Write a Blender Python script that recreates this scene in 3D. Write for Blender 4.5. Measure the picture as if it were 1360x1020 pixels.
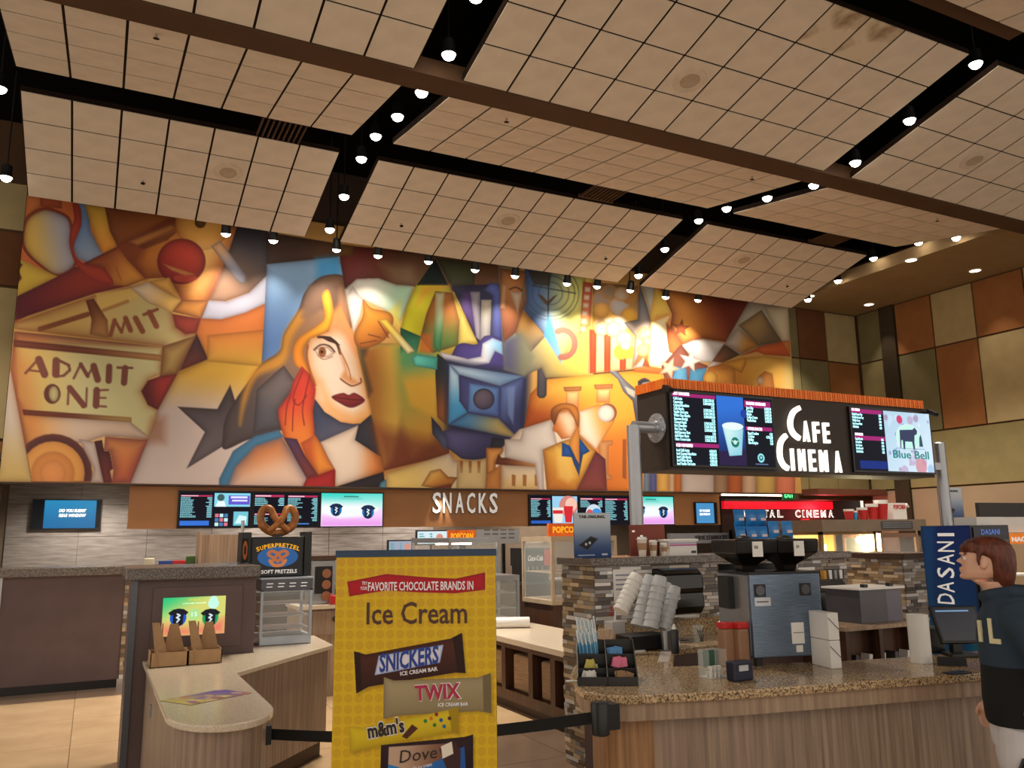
import bpy, math, random
import numpy as np
from mathutils import Vector, Matrix, Euler
random.seed(7); rng = np.random.default_rng(7)
scene = bpy.context.scene
for o in list(bpy.data.objects): bpy.data.objects.remove(o)
COL = scene.collection
# ------------------------------------------------ camera
F = 1100.0; H = 1.755
PITCH, YAW, ROLL = math.radians(10.3), math.radians(26.6), math.radians(0.7)
_f = Vector((math.sin(YAW)*math.cos(PITCH), math.cos(YAW)*math.cos(PITCH), math.sin(PITCH)))
_r = Vector((math.cos(YAW), -math.sin(YAW), 0)); _u = _r.cross(_f)
CR = _r*math.cos(ROLL) - _u*math.sin(ROLL); CU = _u*math.cos(ROLL) + _r*math.sin(ROLL); CF = _f
cam_d = bpy.data.cameras.new('camera'); cam = bpy.data.objects.new('camera', cam_d); COL.objects.link(cam)
cam_d.sensor_fit = 'HORIZONTAL'; cam_d.sensor_width = 36; cam_d.lens = F/1360*36
cam_d.clip_start = .05; cam_d.clip_end = 200
mw = Matrix((CR, CU, -CF)).transposed().to_4x4(); mw.translation = Vector((0, 0, H)); cam.matrix_world = mw
scene.camera = cam
# ------------------------------------------------ world and exposure
w = bpy.data.worlds.new('world'); scene.world = w; w.use_nodes = True
bg = w.node_tree.nodes['Background']; bg.inputs[0].default_value = (1, .87, .73, 1); bg.inputs[1].default_value = .80
scene.view_settings.view_transform = 'Standard'; scene.view_settings.look = 'None'
scene.view_settings.gamma = 1; scene.view_settings.use_curve_mapping = False
scene.view_settings.exposure = 0.5
WARM = (1, .88, .74)
# ------------------------------------------------ helpers
def ray(x, y): return CF + CR*((x-680)/F) - CU*((y-510)/F)
EYE = Vector((0, 0, H))
def atZ(x, y, z): d = ray(x, y); return EYE + d*((z-H)/d.z)
def atY(x, y, Y): d = ray(x, y); return EYE + d*(Y/d.y)
def atX(x, y, X): d = ray(x, y); return EYE + d*(X/d.x)
def lin(c):
    c = np.asarray(c, float)/255.0
    return np.where(c <= .04045, c/12.92, ((c+.055)/1.055)**2.4)
MATS = {}
def nd(t, kind, **kw):
    n = t.nodes.new(kind)
    for k, v in kw.items():
        if hasattr(n, k): setattr(n, k, v)
    return n
def mat(name, col=(128,128,128), rough=.5, metal=0, var=.06, scale=6, emit=0, alpha=None, stretch=None, col2=None, spec=.5, glass=False, bump=0, attr=False, trans=0, lo=.35, hi=.65, coord='Object'):
    """procedural material: colour with a noise variation (col -> col2)"""
    if name in MATS: return MATS[name]
    m = bpy.data.materials.new(name); m.use_nodes = True; t = m.node_tree; b = t.nodes['Principled BSDF']
    c1 = tuple(lin(col))
    c2 = tuple(lin(col2)) if col2 else tuple(min(1, v*(1-var*2)) for v in c1)
    b.inputs['Roughness'].default_value = rough; b.inputs['Metallic'].default_value = metal
    b.inputs['Specular IOR Level'].default_value = spec
    if attr:
        a = nd(t, 'ShaderNodeVertexColor'); a.layer_name = 'Col'; src = a.outputs[0]
    else:
        tc = nd(t, 'ShaderNodeTexCoord'); mp = nd(t, 'ShaderNodeMapping')
        mp.inputs['Scale'].default_value = stretch or (1, 1, 1)
        t.links.new(tc.outputs[coord], mp.inputs[0])
        nz = nd(t, 'ShaderNodeTexNoise'); nz.inputs['Scale'].default_value = scale; nz.inputs['Detail'].default_value = 4
        t.links.new(mp.outputs[0], nz.inputs[0])
        cr = nd(t, 'ShaderNodeValToRGB'); cr.color_ramp.elements[0].position = lo; cr.color_ramp.elements[1].position = hi
        cr.color_ramp.elements[0].color = (*c1, 1); cr.color_ramp.elements[1].color = (*c2, 1)
        t.links.new(nz.outputs[0], cr.inputs[0]); src = cr.outputs[0]
        if bump:
            bp = nd(t, 'ShaderNodeBump'); bp.inputs['Strength'].default_value = bump; bp.inputs['Distance'].default_value = .01
            t.links.new(nz.outputs[0], bp.inputs['Height']); t.links.new(bp.outputs[0], b.inputs['Normal'])
    t.links.new(src, b.inputs['Base Color'])
    if emit:
        t.links.new(src, b.inputs['Emission Color']); b.inputs['Emission Strength'].default_value = emit
        if attr:
            b.inputs['Base Color'].default_value = (.01, .01, .01, 1)
            for l in list(b.inputs['Base Color'].links): t.links.remove(l)
    if alpha is not None: b.inputs['Alpha'].default_value = alpha
    if trans: b.inputs['Transmission Weight'].default_value = trans
    MATS[name] = m; return m
ORG = {}
def link(o, parent=None):
    COL.objects.link(o)
    if parent is not None: o.parent = parent
    return o
def tag(o, label=None, cat=None, group=None, kind=None):
    if label: o['label'] = label
    if cat: o['category'] = cat
    if group: o['group'] = group
    if kind: o['kind'] = kind
    return o
def thing(name, label, cat, loc=(0,0,0), rz=0, group=None, local=False, kind=None):
    o = bpy.data.objects.new(name, None); o.empty_display_size = .05; link(o)
    o.location = loc; o.rotation_euler = (0, 0, rz)
    ORG[o.name] = Vector((0,0,0)) if (local or rz) else Vector(loc)
    return tag(o, label, cat, group, kind)
def origin(o):
    while o.parent is not None: o = o.parent
    return ORG.get(o.name, Vector((0,0,0)))
class M:
    """mesh builder; coordinates are world (or local to a root made with local=True)"""
    def __init__(s): s.v = []; s.f = []; s.fc = []; s.T = None
    def add(s, vs, fs, c=None):
        n = len(s.v)
        if s.T is not None: vs = [tuple(s.T @ Vector(p)) for p in vs]
        s.v += [tuple(p) for p in vs]; s.f += [tuple(i+n for i in q) for q in fs]
        s.fc += [c]*len(fs); return s
    def box(s, x0, x1, y0, y1, z0, z1, c=None):
        v = [(x, y, z) for z in (z0, z1) for y in (y0, y1) for x in (x0, x1)]
        return s.add(v, [(0,2,3,1),(4,5,7,6),(0,1,5,4),(2,6,7,3),(0,4,6,2),(1,3,7,5)], c)
    def prism(s, pl, z0, z1, c=None, sc=1.0):
        n = len(pl); cx = sum(p[0] for p in pl)/n; cy = sum(p[1] for p in pl)/n
        v = [(x, y, z0) for x, y in pl]+[(cx+(x-cx)*sc, cy+(y-cy)*sc, z1) for x, y in pl]
        return s.add(v, [tuple(range(n-1, -1, -1)), tuple(range(n, 2*n))]+[(i, (i+1) % n, n+(i+1) % n, n+i) for i in range(n)], c)
    def prismy(s, pl, y0, y1, c=None):          # outline in x,z extruded along y
        n = len(pl); v = [(x, y0, z) for x, z in pl]+[(x, y1, z) for x, z in pl]
        return s.add(v, [tuple(range(n)), tuple(range(2*n-1, n-1, -1))]+[(i, n+i, n+(i+1) % n, (i+1) % n) for i in range(n)], c)
    def prismx(s, pl, x0, x1, c=None):          # outline in y,z extruded along x
        n = len(pl); v = [(x0, y, z) for y, z in pl]+[(x1, y, z) for y, z in pl]
        return s.add(v, [tuple(range(n-1, -1, -1)), tuple(range(n, 2*n))]+[(i, (i+1) % n, n+(i+1) % n, n+i) for i in range(n)], c)
    def tube(s, path, r, n=8, closed=False, c=None, flat=None):
        path = [Vector(p) for p in path]; k = len(path); vs = []; fs = []
        rs = r if isinstance(r, (list, tuple)) else [r]*k
        up = None
        for i, p in enumerate(path):
            a = path[(i-1) % k] if (closed or i) else p; b = path[(i+1) % k] if (closed or i < k-1) else p
            d = (b-a).normalized()
            if up is None: up = Vector((0,0,1)) if abs(d.z) < .9 else Vector((1,0,0))
            x = d.cross(up).normalized(); up = x.cross(d).normalized()
            for j in range(n):
                t = 2*math.pi*j/n; vs.append(p + x*(math.cos(t)*rs[i]) + up*(math.sin(t)*rs[i]*(flat or 1)))
        for i in range(k if closed else k-1):
            for j in range(n):
                fs.append((i*n+j, i*n+(j+1) % n, ((i+1) % k)*n+(j+1) % n, ((i+1) % k)*n+j))
        if not closed: fs += [tuple(range(n-1, -1, -1)), tuple((k-1)*n+j for j in range(n))]
        return s.add(vs, fs, c)
    def lathe(s, prof, n=16, o=(0,0,0), sx=1, sy=1, c=None):
        vs = []; fs = []; k = len(prof)
        for r, z in prof:
            for j in range(n):
                t = 2*math.pi*j/n; vs.append((o[0]+r*sx*math.cos(t), o[1]+r*sy*math.sin(t), o[2]+z))
        for i in range(k-1):
            for j in range(n): fs.append((i*n+j, i*n+(j+1) % n, (i+1)*n+(j+1) % n, (i+1)*n+j))
        fs += [tuple(range(n-1, -1, -1)), tuple((k-1)*n+j for j in range(n))]
        return s.add(vs, fs, c)
    def sph(s, o, rx, ry=None, rz=None, nu=10, nv=7, c=None):
        ry = ry or rx; rz = rz or rx
        return s.lathe([(rx*math.sin(math.pi*(i+.02)/(nv+.04)), -rz*math.cos(math.pi*(i+.02)/(nv+.04))) for i in range(nv+1)], nu, o, 1, ry/rx, c)
    def disc(s, o, r, axis='y', n=16, t=.004, c=None):   # thin disc facing an axis
        pl = [(r*math.cos(2*math.pi*i/n), r*math.sin(2*math.pi*i/n)) for i in range(n)]
        if axis == 'y': return s.prismy([(o[0]+a, o[2]+b) for a, b in pl], o[1]-t, o[1], c)
        if axis == 'z': return s.prism([(o[0]+a, o[1]+b) for a, b in pl], o[2]-t, o[2], c)
        return s.prismx([(o[1]+a, o[2]+b) for a, b in pl], o[0]-t, o[0], c)
    def mesh(s, name, org=Vector((0,0,0))):
        me = bpy.data.meshes.new(name)
        me.from_pydata([(p[0]-org.x, p[1]-org.y, p[2]-org.z) for p in s.v], [], s.f)
        if any(c is not None for c in s.fc):
            at = me.color_attributes.new('Col', 'FLOAT_COLOR', 'CORNER'); i = 0
            for q, c in zip(s.f, s.fc):
                l = (*lin(c), 1) if c is not None else (1, 1, 1, 1)
                for _ in q: at.data[i].color = l; i += 1
        return me
    def build(s, name, m, parent=None, smooth=False, bevel=0, label=None, kind=None):
        me = s.mesh(name, origin(parent) if parent is not None else Vector((0,0,0)))
        me.materials.append(m)
        if smooth:
            me.polygons.foreach_set('use_smooth', [True]*len(me.polygons))
            try: me.set_sharp_from_angle(angle=math.radians(40))
            except Exception: pass
        o = link(bpy.data.objects.new(name, me), parent)
        if bevel:
            b = o.modifiers.new('bevel', 'BEVEL'); b.width = bevel; b.segments = 2; b.limit_method = 'ANGLE'; b.angle_limit = .6
        return tag(o, label, kind=kind)
def B(name, m, parent, x0, x1, y0, y1, z0, z1, **k): return M().box(x0, x1, y0, y1, z0, z1).build(name, m, parent, **k)
TXT = {}
def txt(s, name, m, parent, loc, size, sx=1.0, bold=0, shear=0, ext=.002, al='CENTER', rz=0, tilt=0, spin=0, width=None, space=1):
    """flat lettering facing -Y (local), size = cap height"""
    key = (s, bold, shear, al, space)
    if key not in TXT:
        cu = bpy.data.curves.new('t', 'FONT'); cu.body = s; cu.size = 1; cu.align_x = al; cu.offset = bold; cu.shear = shear
        cu.space_character = space; cu.resolution_u = 2; cu.extrude = .01
        ob = bpy.data.objects.new('t', cu); me = ob.to_mesh()
        v = np.empty(len(me.vertices)*3); me.vertices.foreach_get('co', v); v = v.reshape(-1, 3)
        TXT[key] = (v, [tuple(p.vertices) for p in me.polygons]); ob.to_mesh_clear(); bpy.data.objects.remove(ob); bpy.data.curves.remove(cu)
    v, f = TXT[key]; sc = size/.69
    if width: sx = width/max(1e-6, (v[:, 0].max()-v[:, 0].min())*sc)
    p = np.stack([v[:, 0]*sc*sx, -(v[:, 2]/.01)*ext, v[:, 1]*sc], 1)
    R = Matrix.Rotation(rz, 3, 'Z') @ Matrix.Rotation(tilt, 3, 'X') @ Matrix.Rotation(spin, 3, 'Y')
    b = M(); L = Vector(loc); b.v = [tuple(R @ Vector(q) + L) for q in p]; b.f = f; b.fc = [None]*len(f)
    return b.build(name, m, parent)
# ---------- painted print: colours on a fine grid of a flat sheet
def spline(pts, k=6):
    P = [np.array(p, float) for p in pts]; n = len(P); out = []
    for i in range(n):
        a, b, c, d = P[i-1], P[i], P[(i+1) % n], P[(i+2) % n]
        for j in range(k):
            t = j/k; out.append(.5*((2*b)+(-a+c)*t+(2*a-5*b+4*c-d)*t*t+(-a+3*b-3*c+d)*t**3))
    return [tuple(p) for p in out]
class Canvas:
    def __init__(s, X, Y, bg=(0,0,0)):
        s.X = X.ravel(); s.Y = Y.ravel(); s.C = np.tile(np.array(bg, float), (s.X.size, 1)); s.T = (0, 0, 1); s.aa = 1.2; s.shade = False
    def t(s, p): return [(s.T[0]+a*s.T[2], s.T[1]+b*s.T[2]) for a, b in p]
    def _sd(s, pts, idx):
        x = s.X[idx]; y = s.Y[idx]; ins = np.zeros(x.shape, bool); d2 = np.full(x.shape, 1e18)
        n = len(pts)
        for i in range(n):
            x0, y0 = pts[i]; x1, y1 = pts[(i+1) % n]
            if y0 != y1:
                cnd = ((y0 > y) != (y1 > y)) & (x < (x1-x0)*(y-y0)/(y1-y0)+x0); ins ^= cnd
            dx, dy = x1-x0, y1-y0; L = dx*dx+dy*dy+1e-12
            t = np.clip(((x-x0)*dx+(y-y0)*dy)/L, 0, 1)
            d2 = np.minimum(d2, (x-x0-t*dx)**2+(y-y0-t*dy)**2)
        d = np.sqrt(d2); return np.where(ins, d, -d)
    def _box(s, pts, m):
        a = np.array(pts); return np.nonzero((s.X > a[:,0].min()-m) & (s.X < a[:,0].max()+m) & (s.Y > a[:,1].min()-m) & (s.Y < a[:,1].max()+m))[0]
    def S(s, pts, c, c2=None, g=None, ed=None, ew=4, es=.8, sm=0, al=1.0, soft=0, clip=None):
        p = s.t(pts)
        if sm: p = spline(p, 6)
        idx = s._box(p, 3+soft*2)
        if not idx.size: return
        sd = s._sd(p, idx); a = np.clip(.5+sd/max(s.aa, soft), 0, 1)*al
        if clip is not None: a = a*np.clip(.5+s._sd(s.t(clip), idx)/s.aa, 0, 1)
        col = np.tile(np.array(c, float), (idx.size, 1))
        if c2 is not None:
            (x0, y0), (x1, y1) = s.t(g); dx, dy = x1-x0, y1-y0
            t = np.clip(((s.X[idx]-x0)*dx+(s.Y[idx]-y0)*dy)/(dx*dx+dy*dy), 0, 1); t = t*t*(3-2*t)
            col = col*(1-t[:, None])+np.array(c2, float)*t[:, None]
        if ed is None and s.shade and al == 1 and soft == 0:
            e = (np.exp(-np.maximum(sd, 0)/4.0)*.5)[:, None]; col = col*(1-e)+col*np.array((.42,.34,.34))*e
        if ed is not None:
            e = (np.exp(-np.maximum(sd, 0)/ew)*es)[:, None]; col = col*(1-e)+np.array(ed, float)*e
        s.C[idx] = s.C[idx]*(1-a[:, None])+col*a[:, None]
    def O(s, cx, cy, r, c, ry=None, **k):
        ry = ry or r; s.S([(cx+r*math.cos(i*math.pi/14), cy+ry*math.sin(i*math.pi/14)) for i in range(28)], c, **k)
    def L(s, pts, wd, c, al=1.0, sm=0, soft=0):
        p = s.t(pts); wd = wd*s.T[2]
        if sm:
            q = spline([p[0]]+list(p)+[p[-1]], 5); p = q[5:5+5*(len(p)-1)+1]
        idx = s._box(p, wd+3)
        if not idx.size: return
        x = s.X[idx]; y = s.Y[idx]; d2 = np.full(x.shape, 1e18)
        for (x0, y0), (x1, y1) in zip(p[:-1], p[1:]):
            dx, dy = x1-x0, y1-y0; t = np.clip(((x-x0)*dx+(y-y0)*dy)/(dx*dx+dy*dy+1e-9), 0, 1)
            d2 = np.minimum(d2, (x-x0-t*dx)**2+(y-y0-t*dy)**2)
        a = np.clip(.5+(wd/2-np.sqrt(d2))/max(s.aa, soft), 0, 1)*al
        s.C[idx] = s.C[idx]*(1-a[:, None])+np.array(c, float)*a[:, None]
    def R(s, x0, y0, x1, y1, c, **k): s.S([(x0, y0), (x1, y0), (x1, y1), (x0, y1)], c, **k)
def sheet(name, P, nx, nz, colors, m, parent=None, thick=.01, n=None):
    """grid sheet from point function P(u,v) (u right, v down), coloured per vertex, with a thin body behind it"""
    org = origin(parent) if parent is not None else Vector((0,0,0))
    a = np.array(P(0, 0)); e1 = np.array(P(1, 0))-a; e2 = np.array(P(0, 1))-a
    nr = np.cross(e1, e2); nr = nr/np.linalg.norm(nr)
    u, v = np.meshgrid(np.linspace(0, 1, nx), np.linspace(0, 1, nz))
    co = a+u.reshape(-1, 1)*e1+v.reshape(-1, 1)*e2-np.array(org)
    i = (np.arange(nz-1)[:, None]*nx+np.arange(nx-1)[None, :]).ravel()
    q = np.stack([i, i+nx, i+nx+1, i+1], 1)
    k = nx*nz; cs = [0, nx-1, k-1, k-nx]
    back = co[cs]+nr*thick; co = np.vstack([co, back])
    fs = [tuple(r) for r in q.tolist()]+[(k, k+1, k+2, k+3), (0, nx-1, k+1, k), (nx-1, k-1, k+2, k+1), (k-1, k-nx, k+3, k+2), (k-nx, 0, k, k+3)]
    me = bpy.data.meshes.new(name); me.from_pydata(co.tolist(), [], fs); me.materials.append(m)
    at = me.color_attributes.new('Col', 'FLOAT_COLOR', 'POINT')
    c4 = np.ones((k+4, 4)); c4[:k, :3] = lin(np.clip(colors, 0, 255)); c4[k:, :3] = .05
    at.data.foreach_set('color', c4.ravel()); return link(bpy.data.objects.new(name, me), parent)
ORD = ['first','second','third','fourth','fifth','sixth','seventh','eighth','ninth','tenth','eleventh','twelfth','thirteenth','fourteenth','fifteenth']
def spot(o, loc, tgt, power, size=1.2, blend=.6, col=WARM, rad=.05, parent=None):
    l = bpy.data.lights.new('lamp_light', 'SPOT'); l.energy = power; l.spot_size = size; l.spot_blend = blend; l.color = col; l.shadow_soft_size = rad
    ob = bpy.data.objects.new('lamp_light', l); link(ob, parent)
    d = (Vector(tgt)-Vector(loc)); ob.rotation_euler = d.to_track_quat('-Z', 'Y').to_euler()
    ob.location = Vector(loc)-(origin(parent) if parent is not None else Vector((0,0,0))); return ob
# ================================================= materials
m_tile = mat('ceiling_tile', (214,200,180), .9, var=.05, scale=3, spec=.2)
m_tgrid = mat('ceiling_grid', (40,28,20), .8, spec=.1)
m_deck = mat('plenum_black', (13,12,11), .95, spec=.05)
m_beam = mat('beam_brown', (82,58,38), .7, scale=2, spec=.2)
m_soff = mat('soffit_tan', (150,125,88), .8, scale=1.5, spec=.2)
m_black = mat('black_metal', (18,17,17), .45)
m_blackp = mat('black_plastic', (16,16,18), .4)
m_lens = mat('lamp_lens', (255,246,232), .3, emit=16, var=0)
m_lens2 = mat('downlight_lens', (255,240,215), .3, emit=5, var=0)
m_steel = mat('brushed_steel', (176,178,182), .32, .85, stretch=(1,1,30), scale=12, var=.08)
m_steeld = mat('dark_steel', (96,98,104), .35, .8, stretch=(1,1,30), scale=12)
m_white = mat('white_plastic', (232,230,226), .4, var=.02)
m_glass = mat('clear_glass', (235,245,245), .04, var=0, alpha=.16)
m_wood = mat('veneer_wood', (166,144,124), .45, stretch=(26,26,.9), scale=1.6, col2=(120,100,86), lo=.3, hi=.72)
m_wood2 = mat('veneer_fascia', (176,150,124), .45, stretch=(20,20,.8), scale=1.4, col2=(132,108,88), lo=.3, hi=.72)
m_dwood = mat('dark_cabinet_wood', (84,52,34), .45, stretch=(18,18,.8), scale=1.4, col2=(58,36,24))
m_plum = mat('plum_laminate', (100,80,80), .5, var=.08, scale=3)
m_gran = mat('granite_brown', (214,184,142), .14, scale=95, col2=(72,52,36), lo=.38, hi=.66)
m_grang = mat('granite_grey', (128,118,110), .25, scale=85, col2=(70,64,62), lo=.36, hi=.66)
m_quartz = mat('quartz_white', (222,208,186), .22, scale=120, col2=(190,174,150), lo=.4, hi=.75)
m_fasc = mat('fascia_brown', (196,138,88), .55, scale=1.2, var=.05)
m_fasc2 = mat('fascia_dark', (70,48,34), .6)
m_grey = mat('grey_wall_tile', (158,150,144), .45, stretch=(1,1,9), scale=2.5, col2=(128,120,116))
m_floor = mat('floor_tile_beige', (206,178,140), .22, scale=2, col2=(190,160,124))
m_floord = mat('floor_tile_taupe', (120,100,84), .28, scale=2, col2=(104,86,72))
m_grout = mat('grout', (120,104,88), .9)
m_print = mat('printed_sheet', attr=True, rough=.5, spec=.25)
m_mural = mat('mural_print', attr=True, rough=.55, spec=.25)
m_scr = mat('screen_glow', attr=True, rough=.4, emit=.8, spec=.08)
m_stone = mat('stone_mosaic', attr=True, rough=.5, spec=.3)
m_red = mat('red_plastic', (190,32,34), .4, var=.04)
m_kraft = mat('kraft_card', (178,142,104), .85, scale=20)
m_orange = mat('orange_fringe', (255,150,50), .5, stretch=(60,60,1), scale=3, col2=(236,104,22))
m_cream = mat('cream_wall', (152,132,106), .8, scale=1, spec=.2)
m_led = mat('letter_lit', (255,250,240), .3, emit=.8, var=0)
m_alu = mat('painted_alu_pipe', (172,176,184), .3, .55, var=.03)
# ================================================= floor
fl = B('floor', m_grout, None, -8, 22, -3, 20, -.06, -.006); tag(fl, 'glossy beige and taupe tiled lobby floor', kind='structure')
tile_me = M().box(-.597,.597,-.597,.597,-.006,0).mesh('floor_tile'); tile_me.materials.append(m_floor)
tile_me2 = tile_me.copy(); tile_me2.materials.clear(); tile_me2.materials.append(m_floord)
for i in range(-2, 6):
    for j in range(2, 10):
        o = bpy.data.objects.new('floor_tile', tile_me2 if (j in (4, 9) or (j == 5 and i > 1)) else tile_me); o.parent = fl
        o.location = (i*1.2+.55, j*1.2+.75, 0); COL.objects.link(o)
# ================================================= ceiling clouds
deck = B('ceiling', m_deck, None, -8, 20, -4, 17, 8.7, 8.8); tag(deck, 'black open deck above the hung ceiling panels', kind='structure')
COLS = [(-1.255, 2.985, 7, 'left'), (3.59, 9.53, 10, 'middle'), (10.1, 14.43, 7, 'right')]
SECS = {'s3': (11.75, 7.54, 14.0, 6.945), 'mid': (8.77, 7.115, 11.05, 7.50), 's1': (5.95, 7.67, 8.40, 7.11), 'midp': (2.94, 7.115, 5.22, 7.50)}
SN = {'s3': 'sloping down to the mural', 'mid': 'behind the brown beam', 's1': 'in front of the brown beam', 'midp': 'nearest the camera'}
m_stain = mat('ceiling_tile_stained', (206,190,164), .9, scale=2.2, col2=(120,88,48), lo=.5, hi=.72, spec=.2)
def secpt(x, y, s):
    Y0, z0, Y1, z1 = SECS[s]; n = Vector((0, -(z1-z0), Y1-Y0)).normalized(); p = Vector((0, Y0, z0)); d = ray(x, y)
    return EYE + d*((p-EYE).dot(n)/d.dot(n))
for key, (Y0, z0, Y1, z1) in SECS.items():
    a = math.atan2(z1-z0, Y1-Y0); Ls = math.hypot(z1-z0, Y1-Y0); th = Ls/4
    for (X0, X1, n, side) in COLS:
        if key == 'midp' and side == 'left': continue
        tw = (X1-X0)/n
        b = M(); b.T = Matrix.Translation((0, Y0, z0)) @ Matrix.Rotation(a, 4, 'X'); b.box(X0, X1, 0, Ls, .012, .09)
        cl = b.build('ceiling', m_tgrid); tag(cl, f'{side} hung panel of beige ceiling tiles {SN[key]}', kind='structure')
        tm = M().box(-tw/2+.015, tw/2-.015, -th/2+.013, th/2-.013, 0, .02).mesh('ceiling_tile'); tm.materials.append(m_tile)
        for i in range(n):
            for j in range(4):
                if key == 'midp' and j < 2: continue
                me = tm
                o = bpy.data.objects.new('ceiling_tile', me); o.parent = cl
                yy = (j+.5)*th; o.location = (X0+(i+.5)*tw, Y0+yy*math.cos(a), z0+yy*math.sin(a)); o.rotation_euler = (a+rng.normal()*.002, rng.normal()*.002, 0)
                COL.objects.link(o)
                if key == 's1' and side == 'middle' and i in (5, 6, 7) and j in (0,):
                    me2 = tm.copy(); me2.materials.clear(); me2.materials.append(m_stain if i != 5 else m_tile); o.data = me2
bm_ = B('trim_1', m_beam, None, -2.2, 15.3, 8.40, 8.77, 7.085, 7.3); tag(bm_, 'long brown beam crossing under the ceiling panels', kind='structure')
bm2 = M().box(-2.2, 9.6, 5.2, 5.5, 7.62, 7.9).build('trim_2', m_beam); tag(bm2, 'brown beam inside the nearest black ceiling slot', kind='structure')
sf = M().box(15.0, 17.8, 2, 15.0, 7.33, 7.6).build('ceiling', m_soff); tag(sf, 'flat tan soffit with round downlights along the right wall', kind='structure')
# speakers and sprinklers in the tiles
def in_plane(name, s, label, cat, x, y, fn, group=None):
    Y0, z0, Y1, z1 = SECS[s]; a = math.atan2(z1-z0, Y1-Y0); p = secpt(x, y, s)
    r = thing(name, label, cat, p, group=group, local=True); r.rotation_euler = (a, 0, 0); fn(r); return r
m_spk = mat('speaker_grille', (176,158,134), .8); m_spkr = mat('speaker_rim', (206,190,168), .7)
def spk(r):
    M().lathe([(.02,-.006),(.125,-.006),(.125,.0),(.02,0)], 20).build('grille', m_spk, r)
    M().lathe([(.127,0),(.127,-.01),(.21,-.006),(.215,0)], 24).build('rim', m_spkr, r)
def spr(r):
    M().tube([(0,0,0),(0,0,-.05)], .012, 6).build('stem', m_spk, r); M().disc((0,0,-.05), .035, 'z', 8, .004).build('deflector', m_tgrid, r)
for x, y, s, w_ in [(303,229,'s3','left panel by the mural'),(675,293,'s3','middle panel by the mural'),(988,345,'s3','right panel by the mural'),(916,107,'s1','middle panel before the brown beam'),(1294,213,'s1','right panel before the brown beam')]:
    in_plane('ceiling_speaker', s, f'round ceiling speaker in the {w_}', 'speaker', x, y, spk)
for x, y, s, w_ in [(190,240,'s3','left panel by the mural'),(533,297,'s3','middle panel by the mural, left end'),(804,341,'s3','middle panel by the mural, right end'),(1045,378,'s3','right panel by the mural'),(208,45,'mid','left panel behind the brown beam'),(673,157,'mid','middle panel behind the brown beam, left end'),(999,234,'mid','middle panel behind the brown beam, right end'),(1245,290,'mid','right panel behind the brown beam')]:
    in_plane('sprinkler_head', s, f'small sprinkler head in the {w_}', 'sprinkler', x, y, spr)
# slatted vents in the black slot
for (x, y, w_) in [(375,175,'left'),(805,257,'middle'),(1108,318,'right')]:
    p = atZ(x, y, 7.55); r = thing('ceiling_vent', f'brown slatted air vent in the black ceiling slot, {w_} one', 'vent', p)
    for k in range(9): B('slat', m_beam, r, p.x-.32+k*.075, p.x-.30+k*.075, p.y-.32, p.y+.32, p.z, p.z+.05)
    B('frame_bar', m_beam, r, p.x-.36,p.x+.34,p.y-.34,p.y-.31,p.z,p.z+.06); B('frame_bar', m_beam, r, p.x-.36,p.x+.34,p.y+.31,p.y+.34,p.z,p.z+.06); M().tube([(p.x,p.y,p.z+.03),(p.x,p.y,8.7)],.02,6).build('hanger', m_black, r)
# ================================================= spot lamps
def lamp(p, label, tgt, power, group, size=1.5, tilt=None, track=True, blend=.7):
    r = thing('spotlight', label, 'spotlight', p, group=group, local=True)
    d = (Vector(tgt)-Vector(p)).normalized(); q = d.to_track_quat('-Z', 'Y').to_matrix().to_4x4()
    b = M(); b.T = q; b.lathe([(.045,.2),(.07,.18),(.08,.02),(.09,0),(.082,.004)], 12); b.build('housing', m_black, r, smooth=True)
    b = M(); b.T = q; b.lathe([(.004,-.062),(.035,-.055),(.062,-.036),(.078,-.004),(.08,.012),(.005,.012)], 14); b.build('lens', m_lens, r)
    M().tube([Vector((0,0,.1)), Vector((0,0,8.7-p[2]))], .012, 6).build('stem', m_black, r)
    spot(r, Vector(p)+d*.1, tgt, power, size, blend, parent=r).location = d*.1
b1 = [(596,73),(560,123),(528,155),(499,181),(480,211),(457,261),(438,305)]
b2 = [(1296,85),(1208,160),(1136,216),(1081,246),(1019,263),(965,277),(928,293),(883,331),(848,366)]
PD = 330
for i, (x, y) in enumerate(b1):
    p = atX(x, y, 3.29); lamp(p, f'{ORD[i]} lit spotlight from the camera in the left-centre ceiling slot', (p.x, p.y, 0), PD, 'spotlights in the left-centre slot')
p = atX(632, -4, 3.29); lamp(p, 'lit spotlight at the top edge of the left-centre ceiling slot', (p.x, p.y, 0), PD, 'spotlights in the left-centre slot')
for i, (x, y) in enumerate(b2):
    p = atX(x, y, 9.82); lamp(p, f'{ORD[i]} lit spotlight from the camera in the right-centre ceiling slot', (p.x, p.y, 0), PD, 'spotlights in the right-centre slot')
for i, (x, y) in enumerate([(1270,316),(1220,322),(1160,343),(1113,373),(1073,398)]):
    p = atX(x, y, 14.8); lamp(p, f'{ORD[i]} lit spotlight from the camera along the right edge of the ceiling', (p.x+.6, p.y, 0), PD, 'spotlights along the right ceiling edge')
for i, (x, y) in enumerate([(0,118),(8,236)]):
    p = atX(x, y, -1.5); lamp(p, ['upper','lower'][i]+' of two lit spotlights at the left edge of the ceiling', (p.x, p.y, 0), PD, 'spotlights at the left ceiling edge')
mu = [(300,310),(363,319),(447,331),(502,339),(569,347),(631,358),(684,366),(753,376),(793,380),(837,385),(884,394),(927,398)]
mp_ = [120,60,100,90,10,110,140,220,150,250,250,180]
for i, (x, y) in enumerate(mu):
    p = atY(x, y, 14.25); lamp(p, f'{ORD[i]} mural spotlight from the left, hung at the top of the mural', (p.x+.1, 14.9, p.z-1.7), mp_[i], 'spotlights along the top of the mural', 1.5, blend=1)
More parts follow.
